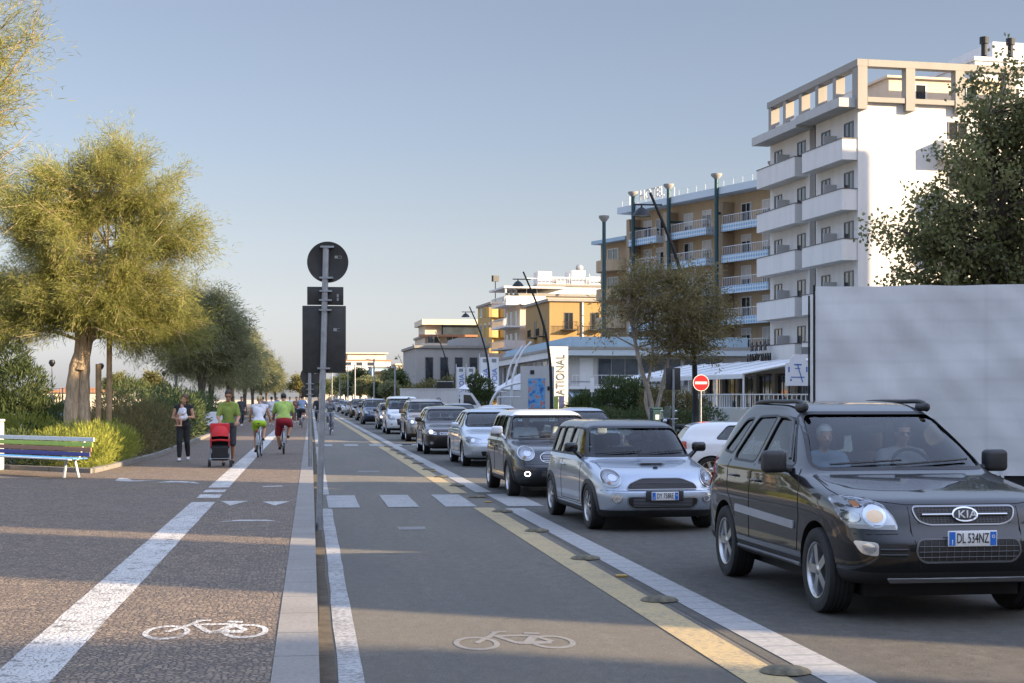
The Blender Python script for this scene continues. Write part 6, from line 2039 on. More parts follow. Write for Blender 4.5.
part(U, "roof_plant", M_["wall_white"], lambda m: (m.bb((.2, 1, 20.96), (2.6, 5, 23.2)), m.bb((3.4, .5, 20.96), (5.2, 5, 22.2)), m.bb((6.0, .6, 20.96), (8.4, 6, 23.4)), m.bb((9.4, 1, 20.96), (11.0, 4, 22.4))))
part(U, "roof_frame", M_["white_metal"], lambda m: (rail(m, 0, 0, 13, 0, 20.96, 1.2, 20, 0, .08), m.tube([(-2, .2, 21.9), (13, .2, 21.9)], .08, 6), [m.tube([(x, .2, 18), (x, .2, 22.8)], .07, 6) for x in (5.5, 9, 11.8)]))
part(U, "satellite_dish", M_["grey_metal"], lambda m: (m.lathe([(0, .12), (.4, .05), (.65, -.1)], 16, 0, Matrix.Translation((7.4, .8, 23.9)) @ Matrix.Rotation(R(80), 4, 'X')), m.tube([(7.4, 1, 23.3), (7.4, 1, 24)], .05, 6)))
for x in (1.6, 4.4, 7.2, 10): window(U, x, -.002, 18.6, 1.5, 1.6, 'f', "white_metal", "dark_pane")

# ---- grey hall with slot windows, hotel with glazed top floors behind it
G = block("modern_hall", 416, 205, 9.5, 18, 8.2, "wall_grey", "grey concrete hall with four tall dark slot windows", "hall", R(2))
for i in range(4): window(G, 1.75 + i * 1.95, -.002, 5.0, 1.05, 4.0, 'f', "trim_grey", "dark_pane", "window", 0)
part(G, "upper_storey", M_["wall_grey"], lambda m: (m.bb((5.6, .8, 8.56), (9.4, 12, 9.6)),))
part(G, "upper_band", M_["wall_beige"], lambda m: m.bb((9.6, .68, 5.6), (13.5, 3, 7.6)))
E_ = block("hotel", 425, 250, 12, 16, 11.4, "wall_beige", "beige hotel with banded terraces and a glazed top floor behind the grey hall", "hotel", R(2))
for k, z in enumerate((3.0, 6.2, 9.4)):
    b = part(E_, "balcony", M_["wall_cream"], lambda m, z=z: m.bb((-.8, -1.3, z - .2), (12.2, -.003, z + .95)))
    for x in (1.4, 4.4, 7.4, 10.4): window(E_, x, -.002, z + 1.75, 2.0, 1.5, 'f', "white_metal", "sky_pane", "window", 1)
part(E_, "glazed_floor", M_["sky_pane"], lambda m: m.bb((2.8, -.6, 11.76), (12, 10, 13.3)))
part(E_, "roof_band", M_["wall_cream"], lambda m: (m.bb((-.6, -1.2, 13.32), (12.4, 11, 14.2)), m.bb((0, 0, 11.76), (2.7, 10, 13.3))))
part(E_, "roof_tile_band", M_["roof_tile"], lambda m: m.bb((-1.0, -1.5, 11.4), (12.4, -.26, 11.75)))
me = text_mesh("HOTEL", .95, .05); me.transform(Matrix.Translation((9.6, -1.36, 9.9)) @ FACE_FRONT); link_mesh("sign_lettering", me, M_["ink_blue"], E_)

# ---- far blocks at the end of the road
FA = block("apartment_block", 343, 420, 13, 14, 11.6, "wall_white", "distant white apartment block with wraparound balconies at the end of the road", "apartment block", R(8), "roof_tile")
for k in range(4):
    z = 1.2 + 2.7 * k
    part(FA, "balcony", M_["wall_white"], lambda m, z=z: (m.bb((-1.6, -1.6, z - .2), (9.5, -.003, z + .95)), m.bb((-1.6, 0, z - .2), (-.003, 12, z + .95))))
    for x in (1.4, 4.4, 7.4): window(FA, x, -.002, z + 1.5, 1.8, 1.1, 'f', "white_metal", "dark_pane", "window", 0)
part(FA, "penthouse", M_["wall_cream"], lambda m: (m.bb((1.5, 1.5, 11.96), (12, 11, 13.6)), m.bb((.8, .8, 13.61), (12.5, 11.5, 13.9))))
FB = block("apartment_block", 372, 400, 6.5, 10, 9.4, "wall_blue", "distant bluish block between the white and the yellow one", "apartment block", R(3))
for z in (1.6, 4.4, 7.2):
    for x in (1.5, 4.3): window(FB, x, -.002, z + .6, 1.6, 1.6, 'f', "white_metal", "dark_pane")
FC = block("apartment_block", 378, 360, 8.6, 10, 7.4, "wall_yellow", "distant yellow house beyond the street trees", "house", R(2), "roof_tile")
for x in (2.0, 5.6): window(FC, x, -.002, 4.8, 1.4, 1.6, 'f', "white_metal", "dark_pane")
FD = block("apartment_block", 396, 350, 9, 10, 9.0, "wall_cream", "distant cream house with a flat roof left of the grey hall", "house", R(2), "wall_beige")
for z in (2.4, 5.8):
    for x in (2.0, 6.0): window(FD, x, -.002, z + .6, 1.5, 1.7, 'f', "white_metal", "dark_pane")
FE = block("apartment_block", 322, 480, 9, 10, 7.2, "wall_cream", "pale low block furthest away just right of the sign pole", "house", 0)
window(FE, 4, -.002, 4.4, 1.6, 1.6, 'f', "white_metal", "dark_pane")
# low beach buildings at the left
for px, D, w_, h_, m_, lab in ((24, 190, 10, 2.3, "wall_cream", "low beach building behind the fence at the far left"), (112, 230, 9, 2.4, "wall_cream", "low cream beach building to the right of the tamarisk trunks"), (62, 260, 8, 3.0, "wall_beige", "low beige beach hut seen left of the tamarisk trunks")):
    b = block("beach_building", px, D, w_, 5, h_, m_, lab, "beach building", 0, "roof_tile")
    window(b, w_ * .3, -.002, 1.5, 1.4, 1.2, 'f', "white_metal", "dark_pane"); window(b, w_ * .7, -.002, 1.5, 1.4, 1.2, 'f', "white_metal", "dark_pane")

# ---- unseen buildings added at right, spaced to shade the road between sun strips
PERP = Vector((.5, .866))
def roadside(name, x0, x1, y0, y1, h, mat, label):
    r = empty(name, (x0, y0, 0), 0, label, "building", "street buildings on the right, nearest the viewer")
    part(r, "wall", M_[mat], lambda m: m.bb((0, 0, 0), (x1 - x0, y1 - y0, h)))
    part(r, "roof", M_["roof_gravel"], lambda m: m.bb((.05, .05, h + .003), (x1 - x0 - .05, y1 - y0 - .05, h + .25)))
    for z in np.arange(1.8, h - 1.4, 3.1):
        for y in np.arange(2, y1 - y0 - 1.2, 3.6): window(r, -.002, y, z, 1.4, 1.7, 'l', "white_metal", "dark_pane")
    return r
roadside("shop_building", 20.5, 34, -60, -8.2, 13, "wall_cream", "cream street building nearest behind the viewer on the right")
roadside("shop_building", 20.5, 25, 1.33, 3.1, 13, "wall_beige", "narrow beige street building on the right beside the viewer")
roadside("shop_building", 20.5, 28, 6.5, 14.2, 13, "wall_lightgrey", "light grey street building on the right beside the viewer")
roadside("shop_building", 26.0, 40, 20.8, 40, 15, "wall_white", "white street building on the right just outside the view")
roadside("shop_building", 44, 60, 41, 76.5, 27, "wall_beige", "tall beige street building on the right beyond the trailer")
# ------------------------------------------------------------------ street furniture
# sign posts on the kerb, seen from behind
def sign_post(x, y, lean, label, full=True, s=1.0):
    r = empty("sign_post", (x, y, .0 if full else .106), 0, label, "road sign", "sign posts along the kerb")
    top = Vector((lean, 0, 3.72))
    part(r, "pole", M_["steel_galv"], lambda m: m.tube([(0, 0, 0), top], .042, 14), 60)
    def at_(z): return Vector((lean * z / 3.38, 0, z))
    def disc(z, rad):
        c = at_(z); M = Matrix.Translation((c.x + .02, .055, c.z)) @ Matrix.Rotation(PI / 2, 4, 'X')
        o = part(r, "round_sign", M_["sign_back"], lambda m: m.lathe([(0, .012), (rad - .012, .012), (rad, .016), (rad, -.012), (0, -.012)], 48, 0, M), 40)
        part(o, "clamp", M_["steel_galv"], lambda m: [m.bb((c.x + at_(zz - z).x - .085, -.05, zz - .012), (c.x + at_(zz - z).x + .095, .040, zz + .012)) for zz in (z - rad * .78, z + rad * .72)])
        part(o, "maker_label", M_["sign_edge"], lambda m: (m.bb((c.x + .11, .036, z + .05), (c.x + .15, .0415, z + .085)), [m.bb((c.x + .155 + a, .036, z + .05 + b), (c.x + .155 + a + w_, .0415, z + .05 + b + h_)) for a, b, w_, h_ in ((0, 0, .045, .005), (0, .03, .045, .005), (.04, .005, .005, .025))]))
    def board(z0, z1, w_, dx=0.0):
        c = at_((z0 + z1) / 2)
        o = part(r, "sign_board", M_["sign_back"], lambda m: m.rbox((c.x + dx, .055, (z0 + z1) / 2), (w_, .022, z1 - z0), .006), 40)
        part(o, "clamp", M_["steel_galv"], lambda m: [m.bb((at_(zz).x - .08, -.05, zz - .011), (at_(zz).x + .085, .042, zz + .011)) for zz in (z0 + .06, z1 - .06)])
        return o, c.x + dx
    if full:
        disc(3.53, .271)
        o, cx = board(2.965, 3.205, .475)
        part(o, "maker_label", M_["sign_edge"], lambda m: (m.bb((cx + .15, .036, 3.02), (cx + .175, .0415, 3.06)), m.bb((cx + .15, .036, 3.07), (cx + .175, .0415, 3.11))))
        o, cx = board(2.07, 2.955, .57)
        part(o, "maker_label", M_["sign_edge"], lambda m: (m.bb((cx + .12, .036, 2.62), (cx + .165, .0415, 2.66)), m.bb((cx + .17, .036, 2.62), (cx + .205, .0415, 2.625)), m.bb((cx + .17, .036, 2.655), (cx + .205, .0415, 2.66))))
    else:
        disc(2.16, .24); board(1.66, 1.90, .40)
    return r


sign_post(.105, 20.7, .09, "nearest sign post on the kerb, a round sign over two boards seen from behind")
sign_post(-.02, 37.6, -.02, "second sign post along the kerb with a round sign half hidden behind the first", False)
sign_post(-.05, 50, .02, "third slim sign post on the kerb, behind the first two", False)
sign_post(-.05, 66, .0, "farthest sign post on the kerb, just a dark stub behind the others", False)


def street_lamp(root):
    H_ = 10.0
    pts = [(0, 0, 0), (-.02, 0, 2.2), (-.12, 0, 4.2), (-.42, 0, 6.0), (-1.0, 0, 7.9), (-1.9, 0, H_)]
    c = catmull(pts, 6); n = len(c)
    part(root, "pole", M_["black_metal"], lambda m: m.tube(c, [.13 - .075 * i / (n - 1) for i in range(n)], 10), 60)
    part(root, "pole_base", M_["black_metal"], lambda m: m.lathe([(.24, 0), (.24, .5), (.16, .62), (.14, 1.0)], 16), 40)
    part(root, "arm", M_["black_metal"], lambda m: m.tube([(-1.4, 0, 9.5), (-2.6, 0, 9.5)], .035, 8), 60)
    part(root, "lamp_shade", M_["black_metal"], lambda m: m.lathe([(.03, 9.47), (.05, 9.38), (.12, 9.36), (.26, 9.24), (.37, 9.08), (.39, 9.03), (.35, 9.03), (.24, 9.18), (0, 9.24)], 24, 0, Matrix.Translation((-2.25, 0, 0))), 50)
    part(root, "lamp_glass", M_["sign_white"], lambda m: m.lathe([(0, 9.05), (.28, 9.08), (.33, 9.05)], 20, 0, Matrix.Translation((-2.25, 0, 0))), 50)


lp = empty("street_lamp", (0, 0, 0), 0, "", "street lamp", "curved black street lamps on the right")
street_lamp(lp)
for i, (px, D) in enumerate(((695.5, 64), (551.5, 104), (490, 143.5), (450, 196), (425, 243), (408, 300))):
    o = lp if i == 0 else copy_tree(lp)
    p = at(px, D); o.location = (p.x, p.y, .12)
    o['label'] = ["tallest curved black street lamp, in front of the pale-stemmed tree", "curved black street lamp beside the white lettered pylon", "curved black street lamp crossing a white banner", "curved black street lamp before the grey hall's slot windows",
                  "small curved black street lamp at the left corner of the grey hall", "tiny farthest curved street lamp before the yellow house"][i]

# straight lamps on the promenade and beach side
sl = empty("promenade_lamp", (0, 0, 0), 0, "", "street lamp", "straight lamps on the beach side")
part(sl, "pole", M_["grey_metal"], lambda m: m.tube([(0, 0, 0), (0, 0, 4.6)], [.06, .04], 8), 60)
part(sl, "lamp_head", M_["black_metal"], lambda m: m.lathe([(0, 5.1), (.18, 5.05), (.26, 4.85), (.14, 4.62), (.05, 4.55)], 14), 50)
for i, (px, D, s) in enumerate(((52, 95, .8), (101, 100, .78), (164, 120, .75))):
    o = sl if i == 0 else copy_tree(sl)
    p = at(px, D); o.location = (p.x, p.y, 0); o.scale = (s, s, s)
    o['label'] = ["grey lamp post left of the tamarisk trunks", "grey lamp post just right of the tamarisk stakes", "grey lamp post at the start of the dark tamarisk row"][i]
fp = empty("street_pole", (0, 0, 0), 0, "", "pole", "thin poles along the far road")
part(fp, "pole", M_["steel_galv"], lambda m: m.tube([(0, 0, 0), (0, 0, 6.5)], .09, 8), 60)
part(fp, "arm", M_["steel_galv"], lambda m: m.tube([(0, 0, 6.3), (-1.0, 0, 6.45)], .05, 6), 60)
for i, (px, D) in enumerate(((348, 210), (355, 195), (374, 180), (395, 160), (340, 260), (332, 300), (176, 96))):
    o = fp if i == 0 else copy_tree(fp)
    p = at(px, D); o.location = (p.x, p.y, .1); s = (.9, .9, .95, .75, 1, 1, .62)[i]; o.scale = (1, 1, s)
    o['label'] = "pale pole standing at the first dark tamarisk of the row" if i == 6 else "thin pale pole before the far street trees"

# stakes of the tamarisk
for i, (dx, h, t) in enumerate(((.55, 2.55, 0), (.82, 4.6, .03))):
    mb = MB(); mb.tube([(0, 0, 0), (t, 0, h)], .075, 9)
    o = mb.build("wooden_stake", M_["wood_stake"], None, 60); o.location = (-6.2 + dx, 42.95, .1)
    tag(o, ["short wooden stake beside the tamarisk trunks", "tall thin wooden stake right of the tamarisk trunks"][i], "stake", "wooden stakes supporting the tamarisk")

# bench with coloured slats
e0, e1 = Vector((-4.66, 32.85, .1)), Vector((-7.4, 36.1, .1))
d = (e1 - e0); bl = d.length
BN = empty("park_bench", tuple(e0), math.atan2(d.y, d.x), "long slatted bench with stripes of white, lime, brown, navy and light blue", "bench")
# local: x along, +y towards the viewer side
for nm, c in (("slat_white", (.62, .63, .63)), ("slat_lime", (.36, .50, .08)), ("slat_brown", (.32, .14, .08)), ("slat_navy", (.06, .05, .22)), ("slat_sky", (.13, .42, .66)), ("slat_blue", (.05, .16, .38))):
    simple(nm, c, .5, var=.1, vscale=5)
bslats = [("slat_white", .78, -.30), ("slat_lime", .675, -.265), ("slat_brown", .575, -.235), ("slat_navy", .475, -.20)]
for nm, z, y in bslats:
    part(BN, "slat", M_[nm], lambda m, z=z, y=y: m.rbox((bl / 2, y, z), (bl, .03, .088), .008, 0, None, 2))
for nm, y in (("slat_blue", -.10), ("slat_sky", .02), ("slat_sky", .14), ("slat_white", .26)):
    part(BN, "slat", M_[nm], lambda m, y=y: m.rbox((bl / 2, y, .40 + (.0 if y < .2 else -.015)), (bl, .105, .03), .008))
for x in (.42, bl - .4):
    part(BN, "leg", M_["white_metal"], lambda m, x=x: (m.tube([(x, .14, 0), (x, .08, .38)], .03, 8), m.tube([(x, -.20, 0), (x, -.10, .38)], .03, 8), m.tube([(x, -.20, .38), (x, -.365, .80)], .024, 8), m.tube([(x, -.2, .375), (x, .28, .375)], .026, 8)))
# grey post at the left edge
p = at(-7, 35.5)
mb = MB(); mb.rbox((0, 0, .55), (.42, .42, 1.1), .03); mb.rbox((0, 0, 1.13), (.46, .46, .06), .02)
o = mb.build("litter_bin", M_["wall_lightgrey"], None, 40); o.location = (p.x, p.y, .1); tag(o, "pale grey square litter bin at the left edge behind the bench", "litter bin")
# white bench further on
p = at(205, 70)
B2 = empty("park_bench", (p.x - .9, p.y, .1), R(-6), "white solid bench between the woman and the man", "bench")
part(B2, "seat", M_["white_metal"], lambda m: m.rbox((.9, 0, .42), (2.3, .5, .08), .02)); part(B2, "backrest", M_["white_metal"], lambda m: m.rbox((.9, .26, .72), (2.3, .06, .6), .02))
for x in (0, 1.8): part(B2, "leg", M_["white_metal"], lambda m, x=x: m.rbox((x, 0, .19), (.12, .46, .376), .02))

# beach fence, slide
pa_, pb_ = at(-25, 92), at(176, 118)
FN = empty("fence", (pa_.x, pa_.y, 0), math.atan2(pb_.y - pa_.y, pb_.x - pa_.x), "pale wire fence with tall posts between promenade and beach", "fence")
fl = math.hypot(pb_.x - pa_.x, pb_.y - pa_.y)
for i in range(9): part(FN, "post", M_["grey_metal"], lambda m, i=i: m.tube([(fl * i / 8, 0, 0), (fl * i / 8, 0, 2.4)], .05, 6))
part(FN, "wire", M_["steel_galv"], lambda m: [m.tube([(0, 0, z), (fl, 0, z)], .018, 4) for z in np.linspace(.2, 2.35, 8)] + [m.tube([(x, 0, .2), (x, 0, 2.35)], .012, 4) for x in np.linspace(.4, fl - .4, 60)])
p = at(55, 84)
SL = empty("playground_slide", (p.x, p.y, 0), R(10), "blue playground slide left of the tamarisk trunks", "slide")
simple("slide_blue", (.10, .26, .48), .4, var=.1)
part(SL, "chute", M_["slide_blue"], lambda m: m.prism([(-1.6, .15), (-1.2, .15), (1.1, 1.75), (1.1, 2.05), (-1.3, .5)], -.3, .3, 0, None, 'y'))
part(SL, "ladder", M_["grey_metal"], lambda m: (m.tube([(1.2, -.25, 0), (1.15, -.25, 2.3)], .04, 6), m.tube([(1.2, .25, 0), (1.15, .25, 2.3)], .04, 6), [m.tube([(1.18, -.25, z), (1.18, .25, z)], .03, 6) for z in (.4, .8, 1.2, 1.6)]))

# no-entry sign and the sign seen from behind
p = at(701, 58)
NE = empty("road_sign", (p.x, p.y, .12), 0, "red no-entry sign with a white bar on a grey post", "road sign")
part(NE, "pole", M_["steel_galv"], lambda m: m.tube([(0, .05, 0), (0, .05, 2.5)], .04, 10), 60)
MR = Matrix.Translation((0, 0, 2.18)) @ Matrix.Rotation(PI / 2, 4, 'X')
part(NE, "sign_disc", M_["sign_red"], lambda m: m.lathe([(0, .012), (.285, .012), (.285, -.01), (0, -.01)], 40, 0, MR), 40)
part(NE, "sign_rim", M_["sign_white"], lambda m: m.lathe([(.286, .012), (.305, .012), (.305, -.01), (.286, -.01)], 40, 0, MR, True), 40)
part(NE, "sign_bar", M_["sign_white"], lambda m: m.bb((-.225, -.017, 2.135), (.225, -.013, 2.225)))
p = at(673.5, 53)
SB = empty("road_sign", (p.x, p.y, .12), 0, "dark square sign seen from behind on a grey post, left of the no-entry sign", "road sign")
part(SB, "pole", M_["steel_galv"], lambda m: m.tube([(0, 0, 0), (0, 0, 2.6)], .042, 10), 60)
part(SB, "sign_board", M_["sign_back"], lambda m: m.rbox((.0, .06, 2.27), (.50, .03, .75), .01), 40)
# white arched sign board and small blue plate by the trailer
p = at(798, 46)
WB = empty("hanging_sign", (p.x, p.y, 0), 0, "white arched sign board with blue marks beside the trailer", "sign")
arch = [(-.38, -.45), (.38, -.45), (.38, .22)] + [(.26 * math.cos(q), .24 + .24 * math.sin(q)) for q in [PI * i / 10 for i in range(11)]] + [(-.38, .22)]
part(WB, "sign_panel", M_["sign_white"], lambda m: m.prism(arch, -.02, .02, 0, Matrix.Translation((0, 0, 2.55)), 'y'))
part(WB, "sign_marks", M_["ink_blue"], lambda m: (m.tube([(-.02, -.03, 2.72), (.14, -.03, 2.2)], .012, 5), m.bb((-.12, -.027, 2.70), (.10, -.0225, 2.74)), m.bb((-.22, -.027, 2.34), (.2, -.0225, 2.365)), m.bb((-.3, -.027, 2.5), (-.26, -.0225, 2.66)), m.bb((.24, -.027, 2.5), (.28, -.0225, 2.66)), m.bb((-.24, -.027, 2.24), (-.2, -.0225, 2.3)), m.bb((-.1, -.027, 2.60), (.06, -.0225, 2.62))))
part(WB, "pole", M_["black_metal"], lambda m: m.tube([(.50, .02, 0), (.50, .02, 3.7)], .05, 8), 60)
part(WB, "bracket", M_["black_metal"], lambda m: m.bb((.36, -.01, 2.3), (.5, .01, 2.34)))
part(WB, "street_plate", M_["grey_metal"], lambda m: m.bb((.10, -.02, 3.03), (.46, .0, 3.24)))
# dark panel sign in front of the grey hall
p = at(445, 150)
DP = empty("panel_sign", (p.x, p.y, .12), 0, "black illuminated-type panel sign on a pole above the lorry", "sign")
part(DP, "panel", M_["mesh_black"], lambda m: m.rbox((0, 0, 2.75), (1.5, .15, .85), .03)); part(DP, "panel_rim", M_["white_metal"], lambda m: (m.bb((-.8, -.08, 3.18), (.8, .08, 3.22)), m.bb((-.8, -.08, 2.28), (.8, .08, 2.32))))
part(DP, "pole", M_["black_metal"], lambda m: m.tube([(.4, .05, 0), (.4, .05, 2.4)], .06, 8), 60)
# white post sign and yellow-green placards
p = at(592, 88)
PS = empty("post_sign", (p.x, p.y, .12), 0, "slim grey post with a narrow plate left of the tall dark bush", "post")
part(PS, "pole", M_["steel_galv"], lambda m: m.tube([(0, 0, 0), (0, 0, 2.7)], .05, 8), 60); part(PS, "plate", M_["sign_white"], lambda m: m.bb((-.11, -.08, 1.95), (.11, -.055, 2.75))); part(PS, "arm", M_["steel_galv"], lambda m: m.bb((-1.2, -.02, 2.5), (0, .02, 2.56)))
simple("placard_lime", (.45, .55, .10), .5, var=.2); simple("placard_lilac", (.45, .36, .50), .5, var=.2)
for px, mt, lab in ((555.5, "placard_lime", "lime green placard at the foot of the white pylon"), (561.5, "placard_lilac", "pale lilac placard at the foot of the white pylon")):
    p = at(px, 118); PL = empty("placard", (p.x, p.y, .12), 0, lab, "placard", "placards by the pylon")
    part(PL, "panel", M_[mt], lambda m: m.bb((-.2, 0, .5), (.2, .03, 1.75))); part(PL, "leg", M_["black_metal"], lambda m: (m.bb((-.17, .0, 0), (-.13, .03, .497)), m.bb((.13, .0, 0), (.17, .03, .497))))
# blue-green bin
p = at(656, 60)
BI = empty("waste_bin", (p.x, p.y, .12), 0, "dark teal waste bin at the foot of the pale-stemmed tree", "bin")
part(BI, "bin_body", M_["teal_metal"], lambda m: m.rbox((0, 0, .72), (.36, .36, .9), .04)); part(BI, "lid", M_["teal_metal"], lambda m: m.rbox((0, 0, 1.22), (.44, .42, .08), .03)); part(BI, "post", M_["grey_metal"], lambda m: m.tube([(-.24, 0, 0), (-.24, 0, 1.25)], .035, 8)); part(BI, "sticker", M_["sign_white"], lambda m: m.bb((-.06, -.187, .8), (.08, -.183, .98)))
# parked scooter
p = at(676, 50)
SC = empty("motor_scooter", (p.x, p.y, .0), R(-55), "dark parked scooter with chrome headlamp in front of the flowering bush", "scooter")
part(SC, "body", M_["paint_black"], lambda m: (m.tube(catmull([(0, -.42, 1.0), (0, -.5, .62), (0, -.32, .32), (0, .1, .3), (0, .4, .55), (0, .85, .72)], 5), [.07] * 5 + [.16] * 8 + [.1] * 6 + [.15] * 6 + [.08], 10), m.rbox((0, .5, .62), (.3, .75, .3), .1), m.rbox((0, -.48, .85), (.42, .08, .5), .04)))
part(SC, "saddle", M_["seat_cloth"], lambda m: m.rbox((0, .45, .83), (.3, .75, .13), .06))
part(SC, "handlebar", M_["chrome"], lambda m: (m.tube([(-.34, -.3, 1.08), (0, -.42, 1.05), (.34, -.3, 1.08)], .018, 8), m.tube([(-.2, -.36, 1.05), (-.3, -.34, 1.3)], .01, 5), m.tube([(.2, -.36, 1.05), (.3, -.34, 1.3)], .01, 5), m.ball((-.3, -.34, 1.32), (.06, .02, .045)), m.ball((.3, -.34, 1.32), (.06, .02, .045))))
part(SC, "headlamp", M_["chrome"], lambda m: m.ball((0, -.52, 1.0), (.09, .06, .08)))
part(SC, "windshield", M_["clear_lens"], lambda m: m.add([(-.2, -.5, 1.05), (.2, -.5, 1.05), (.16, -.36, 1.5), (-.16, -.36, 1.5)], [(0, 1, 2, 3)]))
for y in (-.62, .72): part(SC, "wheel", M_["rubber"], lambda m, y=y: m.lathe([(.16 + .07 * math.cos(q), .06 * math.sin(q)) for q in [2 * PI * i / 10 for i in range(10)]], 24, 0, Matrix.Translation((0, y, .235)) @ Matrix.Rotation(PI / 2, 4, 'Y'), True), 60)

# tarpaulin trailer standing across behind the black car
p = at(815.5, 23)
TR = empty("box_trailer", (p.x, p.y, 0), -YAW - R(9), "large grey tarpaulin-covered trailer standing across the side street", "trailer")
TL, TZ0, TZ1 = 8.2, .62, 3.38
bm = bmesh.new()
def tarp(m):
    rng = random.Random(4)
    nx, nz = 90, 34
    def wob(u, v):
        return .03 * math.sin(u * 1.7 + 2 * math.sin(v * 2.1)) * math.sin(v * 2.2 + .4) + .014 * math.sin(u * 5.1 + v * 3) + .06 * max(0, math.sin(u * 1.15 + .6)) ** 8 * (1 - v / 2.9) + .012 * math.sin(u * 11 + 4 * v) * math.sin(v * 5)
    vs = []
    for j in range(nz + 1):
        for i in range(nx + 1):
            u, v = TL * i / nx, (TZ1 - TZ0) * j / nz
            edge = min(1, (TZ1 - TZ0 - v) / .25, u / .2 + .05)
            sag = -.012 * math.sin(u * 2.2) ** 2 - .003 * math.sin(u * 7.3) if j == nz else 0
            vs.append((u, -wob(u, v) * edge - .05, TZ0 + v + sag))
    fs = [(j * (nx + 1) + i, j * (nx + 1) + i + 1, (j + 1) * (nx + 1) + i + 1, (j + 1) * (nx + 1) + i) for j in range(nz) for i in range(nx)]
    m.add(vs, fs)
    m.bb((0.0, .04, TZ0), (TL, 2.45, TZ1 - .06))
part(TR, "tarpaulin", M_["tarpaulin"], tarp, 60)
part(TR, "frame", M_["black_metal"], lambda m: (m.bb((-.035, -.02, .5), (-.005, .05, TZ1 + .02)), m.bb((-.035, 2.4, .5), (-.005, 2.45, TZ1 + .02)), m.bb((0, .05, .45), (TL, 2.4, .6))))
part(TR, "strap", M_["white_metal"], lambda m: [m.bb((x, -.10, .5), (x + .04, -.085, .8)) for x in np.linspace(.4, TL - .4, 11)])
for x in (1.6, 2.7, TL - 1.2):
    for y in (.35, 2.1): part(TR, "wheel", M_["rubber"], lambda m, x=x, y=y: m.lathe([(.16, .1), (.30, .13), (.42, .1), (.42, -.1), (.30, -.13), (.16, -.1)], 28, 0, Matrix.Translation((x, y, .42)) @ Matrix.Rotation(PI / 2, 4, 'X'), True), 50)
# white lorry in the distance
p = at(400, 112)
LO = empty("lorry", (p.x, p.y, 0), R(-6), "white ribbed box lorry standing across the road behind the queue", "lorry")
def ribs(m):
    m.bb((0, 0, .75), (4.2, 2.2, 2.35))
    for x in np.linspace(.06, 4.14, 26): m.bb((x - .03, -.045, .78), (x + .03, -.003, 2.32))
    m.bb((-.03, -.06, 2.352), (4.23, 2.23, 2.42))
part(LO, "box_body", M_["wall_white"], ribs)
part(LO, "cab", M_["paint_white"], lambda m: m.prism([(4.3, .5), (5.75, .5), (5.8, 1.2), (5.15, 2.1), (4.3, 2.2)], .1, 2.1, 0, None, 'y'))
part(LO, "side_window", M_["dark_pane"], lambda m: m.prism([(4.55, 1.25), (5.5, 1.25), (5.05, 1.95), (4.55, 1.98)], .085, .098, 0, None, 'y'))
for x in (1.0, 5.0):
    for y in (.2, 2.0): part(LO, "wheel", M_["rubber"], lambda m, x=x, y=y: m.lathe([(.14, .1), (.3, .12), (.38, .1), (.38, -.1), (.3, -.12), (.14, -.1)], 22, 0, Matrix.Translation((x, y, .38)) @ Matrix.Rotation(PI / 2, 4, 'X'), True), 50)
# ------------------------------------------------------------------ people
def capsule(mb, a, b, ra, rb, n=14, mi=0, k=4):
    a, b = Vector(a), Vector(b)
    ax = (b - a).normalized() if (b - a).length > 1e-6 else Vector((0, 0, 1))
    u = ax.orthogonal().normalized(); w_ = ax.cross(u)
    rings = []
    for i in range(k + 1):
        t = PI / 2 * (1 - i / k); rings.append((a - ax * ra * math.sin(t), ra * math.cos(t)))
    for i in range(k + 1):
        t = PI / 2 * i / k; rings.append((b + ax * rb * math.sin(t), rb * math.cos(t)))
    vs, fs = [], []
    for c, r in rings:
        for j in range(n):
            q = 2 * PI * j / n
            vs.append(c + (u * math.cos(q) + w_ * math.sin(q)) * max(r, 1e-4))
    for i in range(len(rings) - 1):
        for j in range(n):
            fs.append((i * n + j, i * n + (j + 1) % n, (i + 1) * n + (j + 1) % n, (i + 1) * n + j))
    fs.append(tuple(range(n))[::-1]); fs.append(tuple((len(rings) - 1) * n + j for j in range(n)))
    mb.add(vs, fs, mi)
    return mb


STAND = dict(pel=(0, .02, .95), chest=(0, .03, 1.24), neck=(0, .02, 1.46), head=(0, -.02, 1.63), shL=(-.185, .03, 1.40), shR=(.185, .03, 1.40), elL=(-.24, .06, 1.12), elR=(.24, .06, 1.12), wrL=(-.25, -.04, .88), wrR=(.25, -.04, .88),
             hipL=(-.09, .02, .92), hipR=(.09, .02, .92), knL=(-.10, -.02, .50), knR=(.10, -.02, .50), anL=(-.10, .04, .09), anR=(.10, .04, .09), look=(0, -1, 0))


